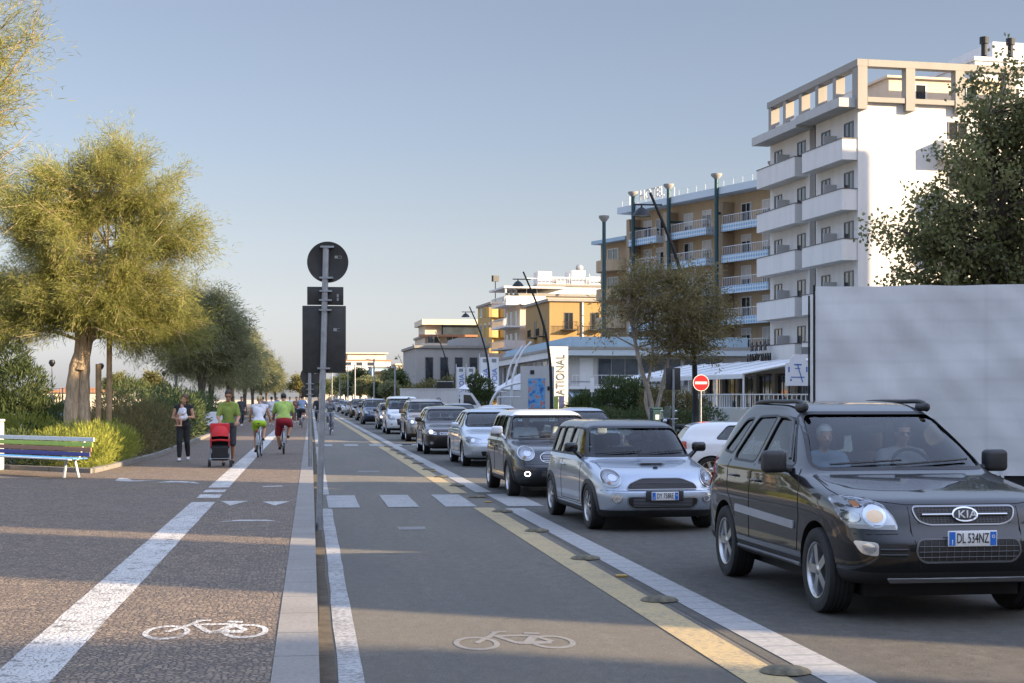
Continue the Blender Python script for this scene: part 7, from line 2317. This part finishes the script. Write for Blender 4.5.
def hand(mb, wr, direction, palm_n, side, curl=.6, s=1.0):
    """palm and five bent fingers from the wrist"""
    d = Vector(direction).normalized(); n = Vector(palm_n); n = (n - d * n.dot(d)).normalized(); t = d.cross(n) * side
    wr = Vector(wr)
    pc = wr + d * .05 * s
    for k in (-1, 0, 1): capsule(mb, wr + t * k * .018 * s, pc + d * .035 * s + t * k * .024 * s, .017 * s, .014 * s, 8, 0, 2)
    for i, L in enumerate((.066, .075, .070, .055)):
        b = pc + d * .035 * s + t * (.033 - .022 * i) * s
        q = b
        ang = 0.15
        for j, f in enumerate((.45, .32, .23)):
            ang += curl * (.5 + .5 * j)
            e = q + (d * math.cos(ang) + n * math.sin(ang)) * L * f * s * 1.15
            capsule(mb, q, e, (.0095 - .001 * j) * s, (.0085 - .001 * j) * s, 7, 0, 2); q = e
    b = wr + d * .02 * s + t * .028 * s
    m_ = b + (d * .7 + t * .6 + n * .35).normalized() * .04 * s
    capsule(mb, b, m_, .012 * s, .010 * s, 7, 0, 2); capsule(mb, m_, m_ + (d * .8 + t * .1 + n * .6).normalized() * .03 * s, .010 * s, .008 * s, 7, 0, 2)


def person(label, loc, rz, pose=None, s=1.0, top=None, bottom=None, shoe="plate_white", skin="skin", hair="hair_dark", hair_style="short", sleeve=.45, leg_len=1.0, female=False, group=None, voxel=.016, hands=True, shades=False, extra=None, name="person", build=1.0, holds=None, loose=.012):
    P = {k: Vector(v) for k, v in {**STAND, **(pose or {})}.items() if isinstance(v, tuple)}
    r = empty(name, loc, rz, label, "person", group)
    r.scale = (s, s, s)
    w_ = build * (.92 if female else 1.0)
    ax = (P['head'] - P['neck']).normalized()
    look = P['look']; look = (look - ax * look.dot(ax) * .6).normalized(); sd = look.cross(ax).normalized()
    def torso(mb, g):
        capsule(mb, P['pel'] + Vector((-.06, 0, 0)) * w_, P['pel'] + Vector((.06, 0, 0)) * w_, .125 * w_ + g, .125 * w_ + g)
        capsule(mb, P['pel'], P['chest'], (.125 if not female else .115) * w_ + g, .13 * w_ + g)
        for sx in (-1, 1):
            sh = P['shL'] if sx < 0 else P['shR']
            capsule(mb, P['chest'] + (sh - P['neck']) * .35, P['chest'] + (sh - P['chest']) * .55, .105 * w_ + g, .095 * w_ + g)
            capsule(mb, P['neck'].lerp(sh, .25) - (P['neck'] - P['chest']) * .12, sh, .07 * w_ + g, .062 * w_ + g)
            if female: capsule(mb, P['chest'] + look * .09 + sd * .07 * sx, P['chest'] + look * .105 + sd * .07 * sx, .06 + g, .05 + g)
    def arm(mb, side, g, f0=0.0, f1=1.0):
        sh, el, wr = P['sh' + side], P['el' + side], P['wr' + side]
        capsule(mb, sh, sh.lerp(el, min(1, f1 * 2)), .058 * w_ + g, (.058 - .014 * min(1, f1 * 2)) * w_ + g)
        if f1 > .5: capsule(mb, el, el.lerp(wr, (f1 - .5) * 2), .044 * w_ + g, (.044 - .014 * (f1 - .5) * 2) * w_ + g)
    def leg(mb, side, g, f1=1.0, flare=0.0):
        h, k, a = P['hip' + side], P['kn' + side], P['an' + side]
        capsule(mb, h, h.lerp(k, min(1, f1 * 2)), .092 * w_ + g, (.092 - .032 * min(1, f1 * 2)) * w_ + g + flare)
        if f1 > .5:
            t = (f1 - .5) * 2
            calf = k.lerp(a, min(t, .35)) + Vector((0, .012, 0))
            capsule(mb, k, calf, .058 * w_ + g, .057 * w_ + g + flare)
            if t > .35: capsule(mb, calf, k.lerp(a, t), .057 * w_ + g + flare, (.057 - .02 * (t - .35) / .65) * w_ + g + flare)
    b = MB()
    torso(b, 0)
    capsule(b, P['neck'] - ax * .06, P['neck'].lerp(P['head'], .6), .056 * w_, .052 * w_)
    h = P['head']
    Mh = Matrix((( sd.x, look.x, ax.x, h.x), (sd.y, look.y, ax.y, h.y), (sd.z, look.z, ax.z, h.z), (0, 0, 0, 1)))
    hd = MB()
    hd.ball((0, -.012, .035), (.074, .092, .092), 0, Mh, 18, 12); hd.ball((0, .022, -.03), (.060, .072, .082), 0, Mh, 16, 10); hd.ball((0, .055, -.085), (.034, .032, .03), 0, Mh, 10, 8)
    hd.tube([Mh @ Vector((0, .088, .012)), Mh @ Vector((0, .112, -.030))], [.010, .018], 8)
    for sx in (-1, 1): hd.ball((sx * .076, -.005, -.005), (.012, .022, .034), 0, Mh, 8, 6)
    b.add(hd.v, hd.f)
    for side in 'LR':
        arm(b, side, 0); leg(b, side, 0)
        a = P['an' + side]
        fd = Vector((0, -1, 0)) if 'foot' not in (pose or {}) else Vector(pose['foot']).normalized()
        capsule(b, a + Vector((0, 0, -.045)), a + fd * .14 + Vector((0, 0, -.055)), .036, .03)
    bm_ = remesh(b.mesh("body"), voxel, 2)
    # hands and face details stay part of the one body mesh
    ex = MB()
    if hands:
        for side, sx in (('L', -1), ('R', 1)):
            d_ = (P['wr' + side] - P['el' + side]).normalized()
            pn = Vector((-sx, 0, 0)) if abs(d_.x) < .8 else Vector((0, 0, -1))
            if (pose or {}).get('grip'): pn = Vector((0, -.3, -1))
            hand(ex, P['wr' + side], d_, pn, sx, .75 if (pose or {}).get('grip') else .35)
    nex = len(ex.f)
    for sx in (-1, 1): ex.ball((sx * .030, .083, .018), (.012, .008, .008), 1, Mh, 8, 6)
    ex.ball((0, .088, -.052), (.024, .008, .007), 2, Mh, 10, 6)
    base_v = [tuple(v.co) for v in bm_.vertices]; base_f = [tuple(p.vertices) for p in bm_.polygons]
    fin = MB(); fin.add(base_v, base_f, 0)
    o0 = len(fin.v); fin.v += ex.v; fin.f += [tuple(o0 + i for i in f) for f in ex.f]; fin.m += ex.m
    fin.build("body", [M_[skin], M_["eye_dark"], M_["lip"]], r, 180)
    def cloth(nm, fn, mat, vx=voxel):
        m = MB(); fn(m); me = remesh(m.mesh(nm), vx, 3)
        return link_mesh(nm, me, M_[mat], r, 180)
    if top:
        def tf(m):
            torso(m, loose)
            if sleeve > 0:
                for side in 'LR': arm(m, side, loose + .006, 0, sleeve)
        cloth("shirt", tf, top)
    if bottom:
        def bf(m):
            capsule(m, P['pel'] + Vector((-.055, 0, -.02)) * w_, P['pel'] + Vector((.055, 0, -.02)) * w_, .133 * w_ + loose, .133 * w_ + loose)
            for side in 'LR': leg(m, side, loose + .004, leg_len, .008 if leg_len < .6 else .004)
        cloth("trousers" if leg_len > .7 else "shorts", bf, bottom)
    fd = Vector((0, -1, 0)) if 'foot' not in (pose or {}) else Vector(pose['foot']).normalized()
    for side in 'LR':
        a = P['an' + side]; m = MB(); zo = Vector((0, 0, -.048))
        capsule(m, a + zo - fd * .02, a + zo + fd * .15 + Vector((0, 0, -.012)), .044, .034)
        link_mesh("shoe", remesh(m.mesh("shoe"), .012, 2), M_[shoe], r, 180)
    if hair:
        m = MB()
        m.ball((0, -.022, .045), (.083, .095, .094), 0, Mh, 18, 12)
        # cut away the face side
        keep = [f for f in m.f if not ((lambda c: (c.y > .030 and c.z < .075) or c.z < -.05)(Mh.inverted() @ (sum((Vector(m.v[i]) for i in f), Vector((0, 0, 0))) / len(f))))]
        m.f = keep; m.m = [0] * len(keep)
        if hair_style == "long":
            capsule(m, Mh @ Vector((0, -.07, .02)), Mh @ Vector((0, -.085, -.14)), .07, .05)
        if hair_style == "tail":
            m.ball((0, -.12, .04), (.035, .05, .04), 0, Mh, 10, 8); m.tube(catmull([Mh @ Vector((0, -.14, .04)), Mh @ Vector((0, -.17, -.03)), Mh @ Vector((0, -.14, -.13))], 4), [.03] * 5 + [.02] * 3 + [.008], 8)
        m.build("hair", M_[hair], r, 180)
    if shades:
        m = MB(); m.tube([Mh @ Vector((-.075, .02, .022)), Mh @ Vector((-.06, .088, .02)), Mh @ Vector((.06, .088, .02)), Mh @ Vector((.075, .02, .022))], .005, 6)
        for sx in (-1, 1): m.ball((sx * .032, .094, .014), (.026, .008, .018), 0, Mh, 10, 6)
        m.build("sunglasses", M_["ink_black"], r, 60)
    return r, P, Mh


simple("cloth_lime", (.20, .27, .055), .9, var=.12, vscale=9); simple("cloth_lime2", (.33, .46, .11), .9, var=.12, vscale=9); simple("cloth_neon", (.42, .66, .04), .85, var=.06)
simple("cloth_black", (.018, .018, .02), .9, var=.2); simple("cloth_white", (.62, .62, .66), .9, var=.06); simple("cloth_red", (.35, .02, .035), .85, var=.12); simple("cloth_grey", (.22, .23, .25), .9, var=.12)
simple("cloth_blue", (.20, .26, .36), .9, var=.12); simple("cloth_dark", (.045, .048, .055), .9, var=.2); simple("stroller_red", (.50, .015, .02), .75, var=.1); simple("cloth_rust", (.30, .12, .08), .9, var=.12)

ZP = .102
# man pushing the stroller
mp = dict(head=(0, -.10, 1.60), neck=(0, -.03, 1.45), chest=(0, .0, 1.24), shL=(-.165, -.02, 1.375), shR=(.165, -.02, 1.375), elL=(-.235, -.06, 1.11), elR=(.235, -.06, 1.11), wrL=(-.19, -.30, 1.0), wrR=(.19, -.30, 1.0), look=(0, -1, -.55), grip=True,
          knL=(-.11, -.10, .50), anL=(-.11, -.10, .09), knR=(.10, -.02, .50), anR=(.10, .20, .12))
man, _, _ = person("man in a lime T-shirt pushing the red stroller", (-2.0, 38.75, ZP), R(3), mp, 1.06, "cloth_lime", "cloth_dark", "cloth_black", "skin_tan", "hair_dark", sleeve=.40, leg_len=.5, shades=True, build=.98, loose=.008)
# woman carrying a baby
wp_ = dict(head=(.03, -.03, 1.60), look=(-.35, -1, -.25), elL=(-.27, .0, 1.12), wrL=(-.05, -.24, 1.10), elR=(.26, .0, 1.13), wrR=(-.02, -.26, 1.16), knL=(-.09, -.10, .50), anL=(-.09, -.12, .10), knR=(.09, .0, .5), anR=(.10, .16, .12))
woman, WP, _ = person("woman in black carrying a baby in white, walking beside the planting bed", (-3.28, 41.3, ZP), R(-3), wp_, 1.0, "cloth_black", "cloth_black", "cloth_white", "skin_tan", "hair_brown", "long", sleeve=0.0, leg_len=.94, female=True)
# the baby in her arms
bp_ = dict(pel=(0, .0, .62), chest=(0, -.02, .82), neck=(0, -.03, .98), head=(0, -.04, 1.14), shL=(-.15, -.02, .95), shR=(.15, -.02, .95), elL=(-.2, -.08, .78), elR=(.2, -.08, .78), wrL=(-.14, -.2, .7), wrR=(.14, -.2, .7), hipL=(-.09, 0, .58), hipR=(.09, 0, .58), knL=(-.12, -.25, .50), knR=(.12, -.25, .50), anL=(-.12, -.20, .24), anR=(.12, -.20, .24))
baby, _, _ = person("baby in a white top held in the woman's arms", (-3.27, 41.04, .93), R(-50), bp_, .54, "cloth_white", "cloth_white", "skin", "skin", "hair_brown", sleeve=.6, leg_len=.28, voxel=.022, hands=False, build=1.3)
bk = None

# stroller
ST = empty("pushchair", (-2.16, 38.0, ZP), R(4), "red and black pushchair with its hood up", "pushchair")
part(ST, "frame", M_["grey_metal"], lambda m: [(m.tube([(sx * .24, -.36, .12), (sx * .22, .02, .62), (sx * .20, .42, 1.02)], .014, 8), m.tube([(sx * .25, .36, .12), (sx * .22, -.05, .58)], .014, 8)) for sx in (-1, 1)] + [m.tube([(-.20, .42, 1.02), (.20, .42, 1.02)], .016, 8), m.tube([(-.24, -.3, .2), (.24, -.3, .2)], .012, 6)], 60)
def hood(m):
    n, k = 10, 12
    vs = []
    for i in range(n + 1):
        a = R(10) + R(125) * i / n
        for j in range(k + 1):
            q = PI * j / k
            rr_ = .30
            x = -.215 * math.cos(q); h_ = rr_ * math.sin(q) ** .6
            vs.append((x, .02 - h_ * math.cos(a) * .95 + .05, .66 + h_ * math.sin(a) + .02))
    m.add(vs, [(i * (k + 1) + j, i * (k + 1) + j + 1, (i + 1) * (k + 1) + j + 1, (i + 1) * (k + 1) + j) for i in range(n) for j in range(k)])
part(ST, "hood", M_["stroller_red"], lambda m: (hood(m), m.rbox((0, .20, .86), (.46, .06, .34), .03)), 60)
part(ST, "seat", M_["cloth_black"], lambda m: (m.rbox((0, -.02, .46), (.42, .34, .08), .03), m.rbox((0, .15, .66), (.40, .06, .40), .03), m.rbox((0, -.26, .34), (.38, .06, .26), .02)))
part(ST, "side_panel", M_["stroller_red"], lambda m: (m.rbox((-.22, -.02, .58), (.03, .34, .22), .012), m.rbox((.22, -.02, .58), (.03, .34, .22), .012), m.tube(catmull([(-.22, -.18, .62), (0, -.30, .64), (.22, -.18, .62)], 5), .022, 8)))
part(ST, "basket", M_["cloth_black"], lambda m: m.rbox((0, .02, .24), (.42, .5, .18), .04))
for sx in (-1, 1):
    for y in (-.38, .36):
        for k in ((-.02, .02) if y < 0 else (0,)): part(ST, "wheel", M_["rubber"], lambda m, sx=sx, y=y, k=k: m.lathe([(.0, .012), (.06, .014), (.085, .012), (.09, 0), (.085, -.012), (.06, -.014), (0, -.012)], 20, 0, Matrix.Translation((sx * .25 + k, y, .09)) @ Matrix.Rotation(PI / 2, 4, 'Y')), 40)

# bicycles (front towards -Y)
def bicycle(loc, rz, label, mat="black_metal", steer=0.0, group="bicycles on the move"):
    r = empty("bicycle", loc, rz, label, "bicycle", group)
    for y in (-.54, .52):
        M = Matrix.Translation((0, y, .345)) @ Matrix.Rotation(PI / 2, 4, 'Y')
        wv = MB(); wv.lathe([(.325 + .02 * math.cos(q), .02 * math.sin(q)) for q in [2 * PI * i / 8 for i in range(8)]], 32, 0, M, True)
        w0 = wv.build("wheel", M_["rubber"], r, 60)
        part(w0, "rim", M_["alloy"], lambda m, M=M: (m.lathe([(.305, .012), (.29, .012), (.29, -.012), (.305, -.012)], 32, 0, M, True), m.tube([M @ Vector((0, 0, -.05)), M @ Vector((0, 0, .05))], .02, 8), [m.tube([M @ Vector((.02 * math.cos(q), .02 * math.sin(q), (-1) ** i * .03)), M @ Vector((.29 * math.cos(q), .29 * math.sin(q), 0))], .003, 3) for i, q in enumerate([2 * PI * i / 16 for i in range(16)])]), 60)
    bb_, st, hd_, ra, fa = Vector((0, .08, .30)), Vector((0, .25, .80)), Vector((0, -.36, .86)), Vector((0, .52, .345)), Vector((0, -.54, .345))
    part(r, "frame", M_[mat], lambda m: (m.tube([bb_, st], .018, 8), m.tube([bb_, hd_ - Vector((0, -.01, .1))], .02, 8), m.tube([st - Vector((0, 0, .1)), hd_ - Vector((0, 0, .02))], .018, 8), m.tube([ra + Vector((.03, 0, 0)), bb_], .011, 6), m.tube([ra - Vector((.03, 0, 0)), bb_], .011, 6), m.tube([ra + Vector((.03, 0, 0)), st], .010, 6), m.tube([ra - Vector((.03, 0, 0)), st], .010, 6), m.tube([hd_, fa + Vector((.045, 0, 0))], .012, 6), m.tube([hd_, fa - Vector((.045, 0, 0))], .012, 6), m.tube([hd_, hd_ + Vector((0, .05, .18))], .015, 8)), 60)
    part(r, "handlebar", M_["chrome"], lambda m: m.tube(catmull([(-.29, -.16, 1.02), (-.22, -.28, 1.04), (0, -.31, 1.04), (.22, -.28, 1.04), (.29, -.16, 1.02)], 4), .012, 8), 60)
    part(r, "saddle", M_["seat_cloth"], lambda m: (m.ball((0, .30, .93), (.085, .13, .035)), m.tube([(0, .25, .8), (0, .27, .92)], .014, 8)), 60)
    part(r, "crank", M_["grey_metal"], lambda m: (m.tube([(.07, .08, .30), (.07, .02, .14)], .01, 6), m.tube([(-.07, .08, .30), (-.07, .14, .46)], .01, 6), m.bb((.07, -.02, .125), (.16, .06, .145)), m.bb((-.16, .1, .455), (-.07, .18, .475)), m.lathe([(.09, .01), (.09, -.01), (.0, -.01)], 20, 0, Matrix.Translation((.05, .08, .30)) @ Matrix.Rotation(PI / 2, 4, 'Y'))), 60)
    part(r, "mudguard", M_["grey_metal"], lambda m: m.add([(sx * .03, .52 + .37 * math.cos(q), .345 + .37 * math.sin(q)) for q in [PI * (.0 + .9 * i / 10) for i in range(11)] for sx in (-1, 1)], [(2 * i, 2 * i + 1, 2 * i + 3, 2 * i + 2) for i in range(10)]), 60)
    part(r, "tail_light", M_["lens_red"], lambda m: m.ball((0, .66, .74), (.03, .02, .03)), 60)
    return r


RIDE = dict(pel=(0, .30, 1.02), chest=(0, .16, 1.29), neck=(0, .06, 1.49), head=(0, -.01, 1.65), shL=(-.19, .08, 1.44), shR=(.19, .08, 1.44), elL=(-.27, -.0, 1.21), elR=(.27, -.0, 1.21), wrL=(-.285, -.14, 1.08), wrR=(.285, -.14, 1.08),
            hipL=(-.10, .26, .99), hipR=(.10, .26, .99), knL=(-.13, -.12, .86), anL=(-.11, .12, .545), knR=(.12, -.02, .58), anR=(.11, .04, .215), look=(0, -1, -.1), grip=True)
CG = "cyclists riding away along the promenade"
b1 = bicycle((-1.42, 44.2, ZP), R(180 - 3), "city bicycle ridden by the woman in neon shorts", "alloy")
person("woman cyclist in a white vest and neon yellow shorts, seen from behind", (-1.42, 44.2, ZP), R(180 - 3), {**RIDE, 'head': (.0, .02, 1.64)}, .97, "cloth_white", "cloth_neon", "cloth_black", "skin", "hair_blond", "tail", sleeve=0.0, leg_len=.18, female=True, group=CG)
b2 = bicycle((-.80, 46.4, ZP), R(180 + 2), "dark bicycle ridden by the man in the lime polo shirt", "black_metal")
person("man cyclist in a lime polo shirt and red shorts, seen from behind", (-.80, 46.4, ZP), R(180 + 2), {**RIDE, 'knL': (-.19, -.10, .84), 'anL': (-.13, .12, .545), 'knR': (.16, .0, .58)}, 1.0, "cloth_lime2", "cloth_red", "cloth_black", "skin_tan", "hair_dark", sleeve=.42, leg_len=.48, build=1.14, group=CG, loose=.02)
bicycle((-.50, 88, ZP), R(180), "bicycle of the far cyclist in pale blue", "black_metal")
person("far cyclist in a pale blue shirt riding away near the kerb", (-.50, 88, ZP), R(180), RIDE, 1.0, "cloth_blue", "cloth_dark", "cloth_black", "skin", "hair_dark", sleeve=.45, leg_len=.5, voxel=.024, hands=False, group=CG)
# cyclists in the road lane
bicycle((.90, 74.6, .01), R(0), "bicycle coming down the bike lane, nearest of the two", "black_metal")
person("cyclist in grey coming towards the viewer in the bike lane", (.90, 74.6, .01), R(0), RIDE, 1.0, "cloth_grey", "cloth_grey", "cloth_white", "skin", "hair_blond", sleeve=.9, leg_len=.9, female=True, voxel=.022, hands=False, group="cyclists in the bike lane")
bicycle((.42, 86, .01), R(0), "bicycle behind the leading one in the bike lane", "black_metal")
person("cyclist in dark clothes behind the grey one in the bike lane", (.42, 86, .01), R(0), RIDE, 1.05, "cloth_dark", "cloth_dark", "cloth_black", "skin", "hair_dark", sleeve=.9, leg_len=.95, voxel=.024, hands=False, group="cyclists in the bike lane")
# people further up the promenade
WALK = dict(knL=(-.10, -.12, .52), anL=(-.10, -.20, .10), knR=(.10, .02, .5), anR=(.10, .24, .14))
far = [(-2.95, 98, 180, "cloth_grey", "cloth_dark", "distant walker in a grey top, left of the one in white", "hair_dark", False, .9), (-2.35, 95, 180, "cloth_white", "cloth_white", "distant walker in white shorts and white top", "hair_dark", True, .42),
       (-.95, 104, 0, "cloth_rust", "cloth_dark", "distant walker in a rust-coloured top behind the lime cyclist", "hair_brown", True, .9), (-4.0, 92, 20, "cloth_dark", "cloth_dark", "distant figure in dark clothes near the planting bed", "hair_dark", False, .9),
       (-1.7, 128, 0, "cloth_white", "cloth_blue", "small distant walker in a white top at the end of the promenade", "hair_dark", False, .9), (-.6, 140, 0, "cloth_white", "cloth_dark", "small distant walker in white right next to the kerb", "hair_blond", True, .9), (-3.2, 150, 0, "cloth_blue", "cloth_dark", "tiny distant walker in blue under the dark trees", "hair_dark", False, .9)]
for x, y, a, t, b, lab, hr, fe, ll in far:
    person(lab, (x, y, ZP), R(a), WALK, .98, t, b, "cloth_white", "skin", hr, "short", .4, ll, fe, "people walking far up the promenade", .026, False)

# people in the cars
def seated(label, car, x, y, z, s, top, hair, style="short", skin="skin", drive=False, shades=False, fem=False):
    pose = dict(pel=(0, .05, .14), chest=(0, .10, .42), neck=(0, .08, .62), head=(0, .05, .78), shL=(-.185, .08, .56), shR=(.185, .08, .56), elL=(-.24, -.02, .34), elR=(.24, -.02, .34), wrL=(-.13, -.28, .40 if drive else .2), wrR=(.13, -.28, .40 if drive else .2),
                hipL=(-.09, 0, .11), hipR=(.09, 0, .11), knL=(-.11, -.40, .14), knR=(.11, -.40, .14), anL=(-.11, -.74, .12), anR=(.11, -.74, .12), grip=drive)
    M = Matrix.Translation(car.location) @ Matrix.Rotation(car.rotation_euler.z, 4, 'Z')
    person(label, M @ Vector((x, y, z)), car.rotation_euler.z, pose, s, top, "cloth_dark", "cloth_black", skin, hair, style, .8, .9, fem, "people sitting in the cars", .02, drive, shades)


seated("driver with sunglasses at the wheel of the black car", c1, .36, 2.13, .70, .92, "cloth_grey", "hair_dark", drive=True, shades=True)
seated("white-haired passenger in the front of the black car", c1, -.37, 2.13, .70, .88, "cloth_blue", "hair_white", "long", fem=True)
seated("driver of the silver-blue estate car, dim behind the windscreen", c2, .34, 1.98, .56, .88, "cloth_dark", "hair_blond", "long", drive=True, fem=True)
seated("driver of the crossover, lit face behind the windscreen", c3, .35, 2.0, .64, .9, "cloth_white", "hair_brown", "long", drive=True, fem=True)
seated("passenger in pale clothes in the front of the crossover", c3, -.36, 2.0, .64, .88, "cloth_white", "hair_dark", "short")
